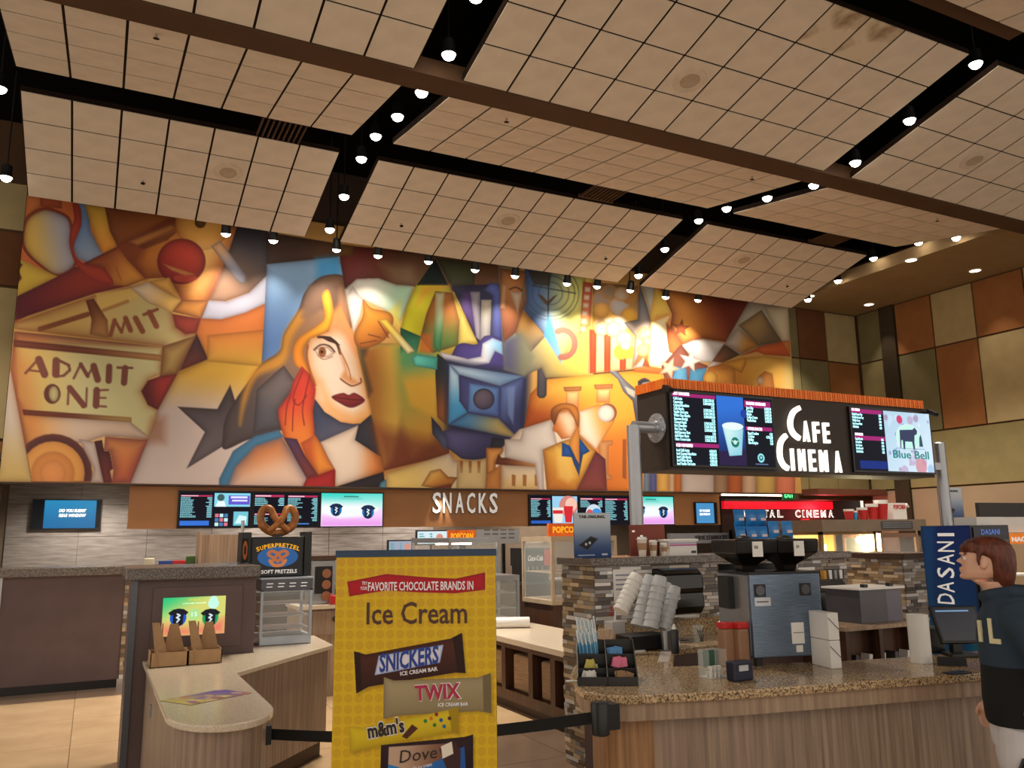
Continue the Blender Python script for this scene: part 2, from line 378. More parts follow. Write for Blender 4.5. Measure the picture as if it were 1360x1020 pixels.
# recessed downlights in the tan soffit
for i, (x, y) in enumerate([(1210,345),(1295,359),(1154,404),(1075,393)]):
    p = atZ(x, y, 7.33); r = thing('downlight', f'{ORD[i]} recessed round downlight in the tan soffit, from the camera', 'downlight', p, group='downlights in the tan soffit')
    M().lathe([(.02,.0),(.11,.0),(.11,.01),(.02,.01)], 16, p+Vector((0,0,-.012))).build('lens', m_lens2, r)
    M().lathe([(.11,0),(.11,-.016),(.14,-.012),(.145,0)], 16, p).build('trim_ring', m_spkr, r)
    spot(r, p+Vector((0,0,-.03)), p+Vector((.35,0,-3)), 55, 1.1, .5, parent=r)
# ================================================= walls
wb = M().box(-1.30, 15.22, 14.96, 15.2, 2.63, 8.7).build('wall_back', m_fasc2); tag(wb, 'bulkhead wall carrying the big painted mural', kind='structure')
PC = {'b': mat('panel_brown', (104,66,42), .85, scale=3, spec=.15), 'o': mat('panel_olive', (112,104,72), .85, scale=3, spec=.15), 't': mat('panel_tan', (168,150,108), .85, scale=3, spec=.15),
      'r': mat('panel_rust', (142,94,54), .85, scale=3, spec=.15), 'g': mat('panel_khaki', (136,124,84), .85, scale=3, spec=.15), 'k': mat('pilaster_dark', (58,48,34), .8, spec=.15)}
wr = B('wall_right', m_beam, None, 17.66, 17.8, 2, 15.2, 0, 8.7); tag(wr, 'right wall of fabric panels in brown, tan and olive', kind='structure')
ybs = [14.86, 14.14, 13.72, 12.70, 11.63, 10.46, 9.4, 8.3, 7.2, 6.1, 5.0]
seq1 = ['o','k','r','t','r','t','b','o','r','t']; seq2 = ['g','k','o','r','t','o','t','r','o','t']
for i in range(len(ybs)-1):
    y1, y0 = ybs[i], ybs[i+1]
    if seq1[i] == 'k': B('pilaster', PC['k'], wr, 17.56, 17.66, y0, y1, 0, 7.32); continue
    B('wall_panel', PC[seq1[i]], wr, 17.62, 17.66, y0+.02, y1-.02, 6.03, 7.3); B('wall_panel', PC[seq2[i]], wr, 17.62, 17.66, y0+.02, y1-.02, 4.06, 5.99)
B('wall_panel', PC['g'], wr, 17.62, 17.66, 2.2, 14.86, 2.75, 4.02); B('wall_panel', m_cream, wr, 17.63, 17.66, 2.2, 14.86, 0.1, 2.71)
wb2 = B('wall_back_right', m_beam, None, 15.22, 17.8, 14.96, 15.2, 2.5, 8.7); tag(wb2, 'short panelled wall to the right of the mural', kind='structure')
for (x0, x1, c1, c2) in [(15.25,15.52,'o','g'),(15.55,16.5,'b','o'),(16.53,17.6,'t','r')]:
    B('wall_panel', PC[c1], wb2, x0, x1, 14.92, 14.96, 6.03, 7.3); B('wall_panel', PC[c2], wb2, x0, x1, 14.92, 14.96, 4.06, 5.99); B('wall_panel', PC['g'], wb2, x0, x1, 14.92, 14.96, 2.6, 4.02)
wl = B('wall_back_left', m_beam, None, -6, -1.34, 15.3, 15.5, 0, 8.7); tag(wl, 'panelled wall to the left of the mural', kind='structure')
for z0, z1, c in [(5.85,6.75,'b'),(6.8,7.6,'t'),(3.35,5.8,'t'),(2.6,3.3,'r')]: B('wall_panel', PC[c], wl, -3.4, -1.38, 15.26, 15.3, z0, z1)
# concession bay under the mural
gw = B('wall_concession', m_grout, None, -4, 17.8, 18.0, 18.2, 0, 3.1); tag(gw, 'grey tiled wall at the back of the concession bay', kind='structure')
for i in range(7):
    for j in range(5): B('wall_tile', m_grey, gw, -1.44+i*1.2, -.25+i*1.2, 17.98, 18.0, .02+j*.6, .61+j*.6)
wd = B('wall_dark', m_fasc2, None, -6, -1.46, 16.5, 16.6, 0, 2.7); tag(wd, 'dark wall end beside the grey tiled wall', kind='structure')
cc = B('ceiling', m_fasc2, None, -6, 17.8, 14.96, 18.2, 3.0, 3.1); tag(cc, 'low ceiling over the concession bay', kind='structure')
for i, x in enumerate([0.0, 3.2, 6.4, 9.6]):  # added fixtures with lamps to light the bay, hidden behind the fascia
    r = thing('bay_fill_light', f'{ORD[i]} added square light from the left, out of view over the concession bay', 'ceiling light', (x, 16.8, 2.99), group='added concession bay lights')
    B('diffuser', m_lens2, r, x-.25, x+.25, 16.55, 17.05, 2.97, 2.985); B('frame', m_white, r, x-.29, x+.29, 16.51, 17.09, 2.975, 2.995)
    spot(r, (x, 16.8, 2.95), (x, 16.8, 0), 300, 2.6, .6, (1,.9,.78), .2, parent=r)
fa = B('trim_fascia', m_fasc, None, .5, 12.95, 15.2, 15.32, 1.92, 2.63); tag(fa, 'long brown fascia board under the mural', kind='structure')
tag(M().box(-1.34, 15.25, 14.86, 15.2, 2.622, 2.645).build('trim_mural', m_fasc2), 'dark brown ledge along the bottom of the mural', kind='structure')
# ================================================= mural (flat print on the bulkhead)
MX0, MX1, MZ0, MZ1, MY = -1.34, 15.24, 2.64, 7.6, 14.9
nx, nz = 1150, 350
gx, gz = np.meshgrid(np.linspace(MX0, MX1, nx), np.linspace(MZ1, MZ0, nz))
d = np.stack([gx.ravel(), np.full(gx.size, MY), gz.ravel()-H], 1)
ww = d @ np.array(CF); px = 680+F*(d @ np.array(CR))/ww; py = 510-F*(d @ np.array(CU))/ww
k = Canvas(px, py, (196,150,84)); k.shade = True
C1, C2, C3, C4, C5, C6, C7 = (0,240,.2647), (0,440,.2647), (320,300,.2647), (320,440,.2647), (640,330,.2647), (600,440,.2206), (820,360,.2059)
DB = (88,46,34)
# --- left panel
k.T = C1
k.S([(60,20),(560,40),(560,460),(60,720)], (196,104,58))
k.S([(120,60),(210,80),(205,130),(120,200)], (206,120,62)); k.S([(200,70),(310,95),(310,140),(205,130)], (176,84,50))
k.S([(245,135),(340,175),(365,240),(358,320),(380,430),(290,480),(195,425),(120,350),(108,270),(125,190),(180,145)], (150,70,48), sm=1)
k.S([(245,150),(330,185),(352,240),(350,320),(372,415),(290,468),(200,415),(135,345),(122,280),(140,200),(190,160)], (216,178,88), (168,166,178), [(150,330),(340,300)], sm=1)
k.S([(95,390),(290,480),(70,600),(60,480)], (216,184,72), ed=DB, ew=6, es=.4)
k.S([(80,400),(115,420),(95,450),(110,490),(85,520)], (120,70,50))
k.S([(380,100),(440,120),(455,250),(500,340),(530,370),(450,420),(390,390),(362,330),(400,220)], (108,138,180), (140,156,182), [(400,200),(450,400)])
k.S([(425,120),(545,130),(560,260),(595,335),(515,372),(478,290),(452,210)], (216,172,66), (226,150,60), [(450,140),(540,360)])
k.S([(525,130),(880,170),(880,200),(640,305),(590,330),(550,250)], (134,76,40), (164,96,48), [(560,200),(850,200)])
k.S([(85,580),(300,475),(430,408),(640,305),(690,390),(735,492),(640,530),(480,565),(75,700)], (104,40,50), (142,54,44), [(100,640),(420,470)], ed=(80,34,44), ew=5)
k.S([(440,412),(640,308),(735,492),(630,528),(545,524),(520,440)], (150,78,44), (208,142,64), [(500,400),(680,480)])
k.S([(505,440),(530,445),(550,520),(530,515)], (110,50,40)); k.S([(575,430),(585,432),(612,500),(605,505)], (150,84,46), al=.7)
k.S([(365,110),(402,130),(408,220),(372,320),(382,380),(430,420),(520,440),(570,520),(455,492),(385,425),(352,340),(350,260),(372,190)], (166,62,46), ed=(110,40,40), ew=3, sm=1)
k.S([(590,328),(850,188),(1200,225),(1195,300),(1105,480),(1050,600),(1010,690),(866,655),(910,600),(850,485),(730,492),(640,400)], (196,120,50), (232,160,74), [(700,350),(1060,420)], ed=(96,44,34), ew=14)
k.S([(590,328),(850,188),(900,200),(760,300),(690,420),(730,492),(640,400)], (120,56,36), al=.75, soft=12)
k.S([(640,305),(860,215),(900,240),(690,330)], (196,128,64), ed=DB, ew=3); k.S([(690,330),(900,245),(840,300),(720,345)], (100,50,34), al=.7)
k.O(1015,215,135,(232,170,84), ed=(150,84,40), ew=7); k.O(1005,210,28,(120,80,40))
k.S([(1000,320),(1100,310),(1010,560),(960,560)], (250,220,150), al=.35, soft=16)
k.O(910,405,122,(204,76,58), ry=115, c2=(150,48,44), g=[(940,330),(840,500)], ed=(88,30,34), ew=7)
k.S([(815,415),(985,470),(930,478),(860,450)], (226,150,90)); k.O(930,490,60,(190,80,60), ry=20, al=.6)
k.S([(1190,230),(1345,245),(1345,470),(1250,562),(1130,606),(1050,600),(1105,480)], (58,54,60), (152,118,96), [(1300,300),(1130,560)])
k.S([(1060,330),(1105,300),(1240,480),(1232,512),(1205,515),(1180,490)], (214,160,110), (150,150,165), [(1090,330),(1170,440)], ed=(90,80,84), ew=2.5)
k.S([(1040,600),(1140,606),(1250,562),(1345,470),(1345,612),(1230,662),(1110,696),(1010,692)], (176,178,196), ed=(120,110,124), ew=3)
k.S([(1000,690),(1110,696),(1230,662),(1345,610),(1345,900),(1230,1040),(880,1040),(900,950),(1045,895),(980,760)], (196,112,56), (216,160,70), [(1150,720),(1120,1000)])
k.S([(862,655),(915,598),(1048,600),(1010,692)], (206,140,66), ed=DB, ew=4)
k.S([(862,668),(1008,692),(985,765),(930,772),(880,735)], (154,62,50), sm=0, ed=(90,36,36), ew=5)
k.S([(75,712),(470,575),(850,485),(905,600),(862,660),(880,735),(930,772),(985,765),(890,975),(820,985),(815,830),(75,745)], (206,170,98), (196,182,128), [(300,640),(800,800)], ed=(130,76,46), ew=6)
k.S([(655,538),(745,508),(910,600),(862,660),(740,612)], (222,200,172), (240,196,110), [(700,540),(880,620)])
k.S([(750,505),(850,485),(905,598),(800,540)], (226,172,86)); k.S([(480,570),(655,540),(700,580),(500,660)], (214,180,96), al=.7)
k.L([(200,745),(440,670)], 26, (130,76,48)); k.L([(520,650),(640,605)], 18, (160,104,60), al=.7)
k.S([(430,600),(470,590),(540,700),(545,790),(450,770),(460,700)], (118,66,44), (180,130,80), [(450,620),(530,760)])
for a, b, wd in [((555,775),(575,700),22),((575,700),(610,760),16),((610,760),(630,690),14),((630,690),(655,750),26),((680,690),(715,755),28),((750,660),(785,730),28),((722,672),(790,645),16)]: k.L([a, b], wd, (140,82,58))
k.S([(985,765),(1045,895),(900,955)], (70,44,50), (110,60,54), [(1000,800),(940,940)])
# --- lower left
k.T = C2
k.S([(30,200),(60,190),(170,760),(-20,760),(-10,600)], (204,190,176), (206,176,110), [(60,400),(10,740)])
k.S([(890,213),(1045,140),(1345,120),(1345,800),(640,800),(740,545),(790,400)], (214,168,70), (200,184,178), [(1100,190),(1080,440)])
k.S([(1040,20),(1345,-10),(1345,180),(1040,150)], (206,128,60), (214,166,70), [(1150,0),(1150,180)])
k.S([(52,190),(72,0),(815,78),(890,214),(790,395),(742,545),(655,760),(160,760)], (204,134,74), (222,180,120), [(80,300),(360,320)], ed=(92,46,44), ew=8)
k.S([(815,75),(985,20),(890,214),(800,230)], (196,168,100), ed=DB, ew=10)
k.S([(75,45),(815,78),(805,216),(745,240),(708,300),(745,370),(790,396),(785,450),(748,540),(530,525),(150,440),(90,330)], (202,196,146), (206,170,96), [(480,260),(90,230)], ed=(150,100,60), ew=4)
k.S([(110,420),(650,450),(760,540),(530,525),(420,560),(140,560)], (212,188,168), (222,160,90), [(400,480),(140,520)])
k.S([(150,150),(60,90),(60,240),(130,560),(200,520),(180,330)], (196,120,70), al=.5, soft=22)
k.S([(66,42),(812,118),(812,150),(70,78)], (124,66,52), (190,140,90), [(300,90),(780,130)])
k.S([(112,392),(660,432),(660,456),(118,420)], (124,66,52), (196,160,100), [(300,410),(640,440)])
k.S([(888,214),(800,226),(742,246),(708,300),(742,370),(792,394)], (164,58,54), (92,40,44), [(830,290),(720,310)], ed=(80,34,36), ew=3)
BR = (122,72,62)
def glyph(segs, c=BR):
    for (a, b, wd) in segs: k.L([a, b], wd, c)
glyph([((128,210),(192,140),13),((195,142),(224,216),38),((150,196),(225,205),10)])
glyph([((282,148),(280,215),38),((300,148),(345,170),14),((345,170),(350,195),14),((350,195),(320,222),14),((320,222),(285,228),12)])
glyph([((370,236),(405,165),12),((405,165),(440,225),20),((440,225),(465,180),12),((470,175),(490,242),34)])
glyph([((548,178),(545,248),32)]); glyph([((628,185),(622,258),32),((590,182),(664,184),12)])
k.O(262,314,42,BR, ry=50); k.O(270,314,24,(204,194,140), ry=38); k.S([(222,300),(240,275),(246,352),(228,340)], BR)
glyph([((345,288),(340,366),11),((350,284),(420,372),30),((436,286),(432,376),10)]); glyph([((485,296),(482,372),34),((500,296),(542,294),10),((500,334),(530,334),9),((500,376),(532,378),10)])
CL = [(52,190),(890,214),(742,545),(655,752),(162,752)]
for r_, c_ in [(198,(84,48,52)),(160,(222,158,84)),(112,(232,176,100)),(108,(214,140,76)),(66,(226,150,88))]: k.O(265,712,r_,c_,clip=CL, ed=(150,90,56), ew=4, es=.4)
k.S([(395,540),(480,555),(520,760),(455,760),(470,690)], (208,190,180))
k.S([(473,552),(512,545),(522,600),(550,602),(568,690),(552,700),(562,760),(520,760)], (84,48,52), (120,60,60), [(500,560),(540,740)])
k.S([(528,528),(742,545),(655,760),(562,760),(570,690),(552,602),(522,598)], (224,150,84), (206,110,70), [(570,560),(640,740)], ed=(110,56,66), ew=8)
k.S([(760,440),(830,430),(830,560),(740,560)], (150,90,60), al=.55, soft=14)
k.S([(890,378),(1090,390),(1155,268),(1180,350),(1245,290),(1300,480),(1110,582),(935,690),(1028,505)], (76,68,72), (104,94,100), [(1120,320),(1000,600)])
# --- woman
k.T = C3
k.S([(125,30),(500,90),(488,158),(130,195)], (66,46,38), (92,62,40), [(200,100),(480,120)])
k.S([(130,192),(488,156),(560,300),(400,560),(100,760),(120,400)], (130,164,200), (96,132,190), [(250,220),(160,600)])
k.S([(380,165),(490,155),(505,250),(380,270)], (52,140,196), al=.8, soft=12)
k.T = (0,0,1)
hair = [(453,365),(425,368),(405,388),(396,412),(377,443),(371,466),(347,483),(328,509),(312,532),(299,557),(296,578),(298,597),(330,584),(372,572),(400,560),(440,520),(470,420),(462,380)]
k.S(hair, (150,112,84), (82,72,74), [(390,440),(350,560)], ed=(54,42,44), ew=6, sm=1)
k.T = C3
k.S([(215,545),(290,430),(330,440),(260,560),(215,690),(80,760),(20,900),(-5,1000),(10,850),(70,720),(190,640)], (206,142,52), al=.85, soft=8, sm=1)
k.S([(80,820),(215,700),(280,790),(230,860),(190,930),(200,1010),(60,1040)], (108,98,98), (80,80,88), [(180,780),(130,1000)], ed=(54,46,50), ew=5)
k.S([(340,300),(430,280),(490,300),(490,400),(455,430),(400,420),(330,470),(300,460)], (132,102,84), (96,72,60), [(350,330),(480,350)], al=.9, soft=6)
k.S([(500,400),(462,445),(440,530),(350,565),(325,620),(340,710),(372,780),(365,870),(410,940),(490,985),(570,992),(645,955),(655,925),(612,760),(560,535)], (228,210,192), (216,150,92), [(470,560),(560,400)], ed=(200,122,56), ew=7)
k.S([(400,780),(420,920),(500,975),(580,985),(645,950),(650,900),(560,950),(470,900)], (224,150,70), al=.6, soft=14)
k.S([(495,400),(560,540),(580,640),(520,560),(450,520),(465,445)], (206,120,66), al=.7, soft=14)
k.S([(405,350),(440,320),(462,400),(462,452),(435,525),(345,570),(312,640),(345,745),(300,720),(268,690),(260,620),(290,560),(380,500),(418,455)], (240,184,52), (226,140,44), [(430,420),(290,680)], ed=(150,84,34), ew=3, sm=1)
k.L([(335,600),(330,660),(350,740),(372,800)], 12, (150,84,40), sm=1)
k.L([(388,558),(440,562),(480,590),(498,640)], 13, (84,52,40), sm=1); k.S([(388,552),(450,556),(500,600),(440,580)], (76,46,38))
k.S([(368,622),(400,606),(440,608),(468,640),(440,657),(405,662),(385,648)], (236,222,206), ed=(120,70,50), ew=1.5); k.O(408,633,19,(176,104,54), ry=24, ed=(90,50,34), ew=2); k.O(406,632,8,(60,36,30))
k.L([(366,622),(400,597),(442,602),(470,632)], 8, (90,50,40), sm=1); k.L([(385,650),(415,670),(460,655)], 4, (150,90,60), sm=1)
k.S([(495,625),(528,690),(540,745),(600,790),(555,800),(515,775),(500,760),(520,720)], (206,130,74), al=.75, soft=6)
k.L([(505,640),(540,715),(552,770)], 5, (170,100,60), sm=1); k.L([(500,768),(530,790),(560,803),(602,786),(600,765)], 7, (110,60,46), sm=1)
k.S([(455,858),(510,838),(540,848),(572,838),(622,874),(585,904),(545,912),(500,892)], (140,48,46), (110,34,40), [(540,840),(540,910)], ed=(80,30,34), ew=2, sm=1); k.L([(458,858),(520,866),(560,872),(618,874)], 5, (74,28,32), sm=1)
k.T = C4
k.S([(372,340),(420,405),(500,455),(560,465),(595,462),(590,490),(400,560),(365,535),(355,440)], (60,68,92), (84,84,104), [(400,400),(480,520)])
k.S([(-110,740),(-40,600),(70,525),(190,494),(215,530),(80,575),(-20,680),(-60,800),(-110,800)], (66,120,158), ed=(60,84,110), ew=4)
k.S([(-75,800),(-30,680),(70,575),(205,530),(340,745),(315,800)], (206,122,66), (222,188,166), [(60,580),(120,760)], ed=(84,80,100), ew=7)
k.S([(400,555),(592,470),(575,545),(712,632),(722,702),(480,778),(455,700)], (226,206,188), (210,124,60), [(560,640),(700,650)])
k.S([(590,470),(655,415),(710,635),(572,545)], (54,54,64)); k.S([(470,782),(716,704),(726,790),(470,800)], (48,44,50)); k.S([(700,760),(730,740),(735,800),(690,800)], (90,150,176))
k.S([(305,175),(345,215),(376,290),(362,400),(372,520),(402,565),(440,640),(476,700),(470,800),(300,800),(385,722),(300,640),(215,532),(188,440),(186,390),(245,310),(262,250)], (196,62,46), (216,122,52), [(280,300),(320,540)], ed=(120,36,36), ew=4)
k.S([(330,735),(388,720),(470,690),(474,800),(300,800)], (166,44,46)); k.S([(372,520),(402,565),(440,640),(470,690),(390,720),(330,640),(300,560)], (224,140,58), (190,90,46), [(400,600),(340,600)], ed=(140,70,40), ew=4)
k.S([(212,532),(280,540),(322,625),(388,722),(330,738)], (84,58,88), (120,60,64), [(230,560),(370,700)])
for q in [[(250,320),(230,380),(222,470)],[(272,340),(262,400),(258,500)],[(345,220),(310,380),(318,470)],[(310,200),(262,330),(290,370),(330,320)]]: k.L(q, 5, (112,32,36), sm=1)
# --- spotlight, projector
k.T = C3
k.S([(485,95),(720,115),(1400,190),(1400,330),(1060,330),(870,305),(770,295),(640,262),(540,300),(522,318)], (104,42,36), (98,66,44), [(560,180),(860,230)])
k.S([(700,190),(860,200),(880,290),(770,290)], (130,104,74), al=.7, soft=14); k.S([(980,160),(1180,190),(1170,300),(1050,300)], (66,66,42)); k.S([(490,90),(570,100),(560,150),(490,150)], (116,80,40))
k.T = C4
k.S([(575,60),(1045,60),(1045,620),(716,700),(640,330)], (170,150,78), (120,62,38), [(820,330),(780,660)])
k.S([(612,90),(790,60),(820,330),(760,640),(712,690),(640,330)], (150,96,44), (196,158,70), [(640,300),(780,300)], soft=8)
k.S([(760,80),(810,60),(980,300),(960,560),(860,620),(800,420)], (150,152,72), (196,150,58), [(820,250),(960,520)], al=.9, soft=12)
k.S([(590,85),(640,80),(620,140),(660,300),(640,330)], (60,42,40), al=.7, soft=6); k.S([(660,470),(1010,560),(1040,620),(716,700)], (112,56,38), al=.75, soft=22)
k.T = C3
k.S([(520,320),(580,266),(690,262),(780,295),(868,302),(835,400),(800,480),(740,432),(612,370),(600,450),(565,540)], (218,214,202), (170,214,180), [(620,330),(850,340)], ed=(120,110,100), ew=3)
k.S([(560,300),(612,372),(600,450),(565,540),(530,350)], (226,222,214)); k.S([(740,430),(800,380),(800,520),(770,490)], (214,200,90), al=.8, soft=8)
k.S([(612,370),(655,412),(745,435),(764,485),(722,570),(640,612),(582,602),(568,542),(612,450)], (216,148,50), (176,104,44), [(620,420),(700,590)], ed=(110,62,32), ew=4, sm=1)
for q in [[(640,545),(700,560)],[(690,480),(740,560)],[(600,590),(680,575)]]: k.L(q, 6, (110,60,34))
k.S([(975,165),(1195,585),(1000,690),(960,760),(810,640),(800,520),(830,400),(880,292)], (206,204,40), (176,150,60), [(840,380),(1090,480)], ed=(120,104,30), ew=4)
k.S([(975,165),(1042,298),(880,298)], (20,30,30)); k.S([(905,300),(1050,300),(960,330),(880,400)], (214,150,50), al=.7, soft=8)
k.S([(975,328),(1060,335),(1098,480),(1090,600),(960,640),(900,560),(930,440)], (176,104,40), (84,120,60), [(980,400),(1000,620)], ed=(90,60,30), ew=4)
k.S([(975,335),(1022,335),(1016,500),(1000,640),(965,600)], (206,198,150), (70,140,90), [(990,380),(990,600)]); k.S([(1100,420),(1190,582),(1090,600)], (206,188,96))
k.S([(800,510),(905,555),(880,650),(800,640)], (36,92,70), (70,150,110), [(810,530),(890,640)]); k.S([(905,540),(960,540),(960,650),(890,640)], (186,96,40), al=.8, soft=6)
k.S([(795,620),(990,650),(980,960),(850,900),(810,760)], (90,150,100), (204,160,58), [(880,660),(900,800)], soft=8)
k.S([(985,640),(1050,690),(1030,1000),(985,960),(975,740)], (36,44,50), (150,90,50), [(1000,700),(1000,950)])
k.S([(690,470),(730,466),(874,628),(836,644)], (230,200,80), (240,236,190), [(720,500),(850,630)], ed=(120,90,40), ew=2); k.S([(858,662),(880,644),(988,660),(985,722),(870,702)], (100,206,190), (70,160,150), [(880,670),(980,700)], ed=(40,90,90), ew=2)
k.S([(1055,300),(1410,290),(1410,650),(1190,590)], (44,42,72)); k.S([(1105,330),(1160,330),(1190,560),(1110,420)], (76,56,110)); k.S([(1150,330),(1200,330),(1200,575),(1180,560)], (150,146,160)); k.S([(1205,370),(1258,370),(1250,560),(1200,575)], (200,196,180), (150,150,150), [(1210,400),(1250,520)])
k.S([(1220,320),(1250,285),(1290,290),(1305,330),(1312,600),(1262,560),(1260,350)], (80,92,160), (60,66,120), [(1270,330),(1280,560)], ed=(34,36,70), ew=3)
k.S([(1070,620),(1110,588),(1180,594),(1225,552),(1290,558),(1322,600),(1316,760),(1060,720)], (70,60,124), ed=(36,32,70), ew=4, sm=1)
k.S([(996,632),(1140,668),(1204,655),(1212,590),(1262,562),(1312,582),(1318,650),(1275,628),(1245,690),(1160,706),(1020,670)], (206,206,214), (110,170,210), [(1200,620),(1320,600)], ed=(120,120,140), ew=2)
k.T = C6
k.S([(-40,170),(470,240),(450,700),(-30,600)], (46,48,76), soft=10)
k.S([(-16,198),(437,270),(290,332),(42,262)], (170,196,216), (110,140,176), [(20,220),(400,280)], ed=(60,74,110), ew=3)
k.S([(-16,198),(42,262),(96,490),(-22,562)], (170,200,222), (70,150,206), [(10,260),(20,480)], ed=(60,80,120), ew=2)
k.S([(437,270),(412,652),(284,522),(290,332)], (90,110,166), (56,62,104), [(300,400),(420,460)], ed=(36,40,76), ew=3)
k.S([(-22,562),(96,490),(284,522),(412,652)], (70,130,184), (186,160,90), [(40,540),(330,620)], ed=(50,56,90), ew=3)
k.S([(42,262),(290,332),(284,522),(96,490),(45,420)], (66,70,124), (86,90,140), [(70,300),(250,480)])
k.S([(104,310),(286,340),(284,512),(96,486)], (96,140,194), (80,106,166), [(120,320),(260,500)], ed=(50,60,110), ew=2); k.O(193,408,64,(60,58,84)); k.O(193,410,58,(112,100,116), c2=(84,80,104), g=[(150,370),(240,450)])
k.S([(335,340),(380,330),(370,560),(340,500)], (110,130,180), al=.8, soft=3)
k.S([(-50,600),(0,590),(240,620),(325,655),(318,705),(232,712),(215,760),(150,778),(60,768),(-30,700)], (92,88,136), (60,58,96), [(50,620),(180,760)], ed=(40,40,66), ew=4)
k.S([(240,640),(330,650),(322,712),(232,712)], (50,50,62))
k.T = C4; k.S([(955,428),(1000,480),(1040,545),(1030,600),(960,515)], (54,56,76), (90,100,140), [(960,450),(1030,580)])
# --- lower middle: film set, man
k.T = (0,0,1)
k.S([(513,629),(597,602),(604,612),(650,612),(690,570),(740,556),(775,548),(800,655),(513,655)], (226,210,190), (222,190,110), [(620,600),(540,648)])
k.T = C4
k.S([(1085,650),(1240,640),(1230,800),(1080,800)], (222,196,140)); [k.S([(x,650),(x+16,650),(x+14,710),(x+2,710)], (196,120,60), (226,196,140), [(x,660),(x,705)]) for x in (1098,1142,1186)]
k.S([(905,775),(950,702),(1000,690),(1040,730),(1088,733),(1062,768),(960,786)], (226,176,92), (190,124,56), [(960,710),(1000,780)], ed=DB, ew=2); k.S([(960,786),(1062,765),(1050,800),(950,800)], (140,76,56))
k.T = C6
k.S([(205,700),(310,700),(310,720),(265,790),(262,860),(208,860)], (226,160,84), ed=DB, ew=3); k.S([(208,860),(300,800),(296,960),(200,960)], (206,140,72), ed=(140,80,44), ew=4)
k.S([(262,800),(280,740),(300,762),(345,758),(360,730),(378,762),(420,766),(436,736),(450,772),(525,785),(515,818),(300,806)], (122,66,46), (206,150,90), [(300,780),(510,800)])
k.S([(300,806),(515,818),(560,960),(296,960)], (228,208,180), (224,190,130), [(400,820),(400,950)]); [k.S([(x,862),(x+22,866),(x+20,932),(x,930)], (206,140,72)) for x in (362,428,500)]
k.S([(440,560),(470,380),(560,285),(1300,212),(1300,960),(750,960),(720,500),(600,530),(430,585)], (232,156,58), (176,84,38), [(800,330),(480,540)])
k.S([(560,285),(900,250),(900,330),(640,420),(520,430)], (242,196,84), al=.7, soft=30); k.S([(900,620),(1140,560),(1140,960),(900,960)], (206,110,50), al=.7, soft=30)
k.S([(430,585),(600,532),(640,700),(550,720),(555,960),(520,960),(500,800),(320,760),(318,650),(412,650)], (222,212,204))
for (x0, x1, yc, yb) in [(672,782,332,470),(856,970,318,430)]:
    k.S([(x0,yc+4),(x1,yc),(x1-4,yc+26),(x0+8,yc+30)], (206,140,76), ed=DB, ew=2); k.S([(x0+18,yc+30),(x1-16,yc+26),(x1-18,yb),(x0+14,yb)], (240,206,140), (206,130,80), [(0,yc+30),(0,yb)], ed=(170,96,50), ew=2)
k.S([(880,660),(970,656),(968,685),(945,690),(942,860),(966,870),(960,895),(900,895)], (206,150,96), ed=(150,84,50), ew=3); k.S([(1030,650),(1050,650),(1050,890),(1028,880)], (190,110,60))
k.S([(765,482),(880,440),(986,470),(978,545),(870,716),(766,622)], (232,216,196), (216,150,70), [(800,560),(920,520)], ed=(150,90,50), ew=2); k.O(938,490,56,(160,100,70)); k.O(928,495,52,(232,222,208))
k.S([(860,715),(925,770),(935,960),(745,960)], (112,56,62), (130,66,60), [(880,760),(840,940)])
k.S([(548,712),(662,662),(770,630),(866,722),(800,860),(750,960),(572,960)], (222,172,72), (196,124,50), [(700,740),(580,900)], ed=(120,70,36), ew=4)
k.S([(630,700),(700,740),(740,880),(700,910),(640,880)], (232,196,110), al=.6, soft=8)
k.S([(716,640),(760,570),(772,640),(770,860),(700,690)], (222,150,70)); k.S([(664,668),(712,690),(745,760),(662,752)], (40,90,168)); k.S([(700,690),(768,800),(768,875),(735,800)], (46,80,150)); k.S([(768,640),(832,722),(790,745),(770,850)], (40,92,172), (40,60,120), [(780,660),(780,830)])
k.S([(606,535),(640,488),(700,478),(745,515),(750,585),(722,640),(662,650),(634,612),(606,598),(612,570)], (236,210,176), (206,120,60), [(700,540),(620,580)], ed=(150,84,44), ew=3)
k.S([(596,520),(600,470),(640,440),(692,432),(745,448),(768,500),(762,580),(735,525),(700,472),(650,486),(622,560),(606,545)], (196,124,52), (120,66,38), [(680,440),(610,540)], ed=(90,50,32), ew=2, sm=1)
k.L([(570,284),(1290,213)], 10, (84,60,40)); k.S([(515,225),(530,207),(558,207),(574,225),(570,385),(556,402),(528,402),(513,385)], (84,80,88), ed=(40,38,46), ew=3)
k.S([(942,240),(965,222),(988,232),(1050,300),(1112,352),(1140,385),(1140,575),(1108,545),(1088,420),(1032,362),(1000,290)], (140,140,146), (84,84,92), [(990,260),(1120,500)], ed=(60,58,66), ew=3); k.S([(1040,330),(1105,360),(1100,400),(1060,375)], (206,196,170), al=.7); k.O(1160,322,42,(160,152,140), ed=(70,66,66), ew=3); k.S([(1120,300),(1160,282),(1195,300),(1150,310),(1130,340)], (70,66,70))
k.S([(1108,545),(1145,560),(1150,960),(1120,960),(1100,700)], (176,170,160), (130,120,120), [(1120,600),(1140,900)])
for x0, x1, c_ in [(1155,1190,(120,140,160)),(1190,1235,(92,100,150)),(1235,1310,(220,170,90)),(1310,1340,(226,190,150)),(1340,1385,(206,120,60))]: k.R(x0,840,x1,975,c_)
k.T = (0,0,1)
for x0, x1, c_ in [(905,950,(206,190,180)),(948,966,(176,140,110)),(966,986,(190,104,60)),(986,1004,(206,170,140)),(1004,1030,(196,160,90)),(1030,1056,(206,120,90))]: k.R(x0,625,x1,660,c_)
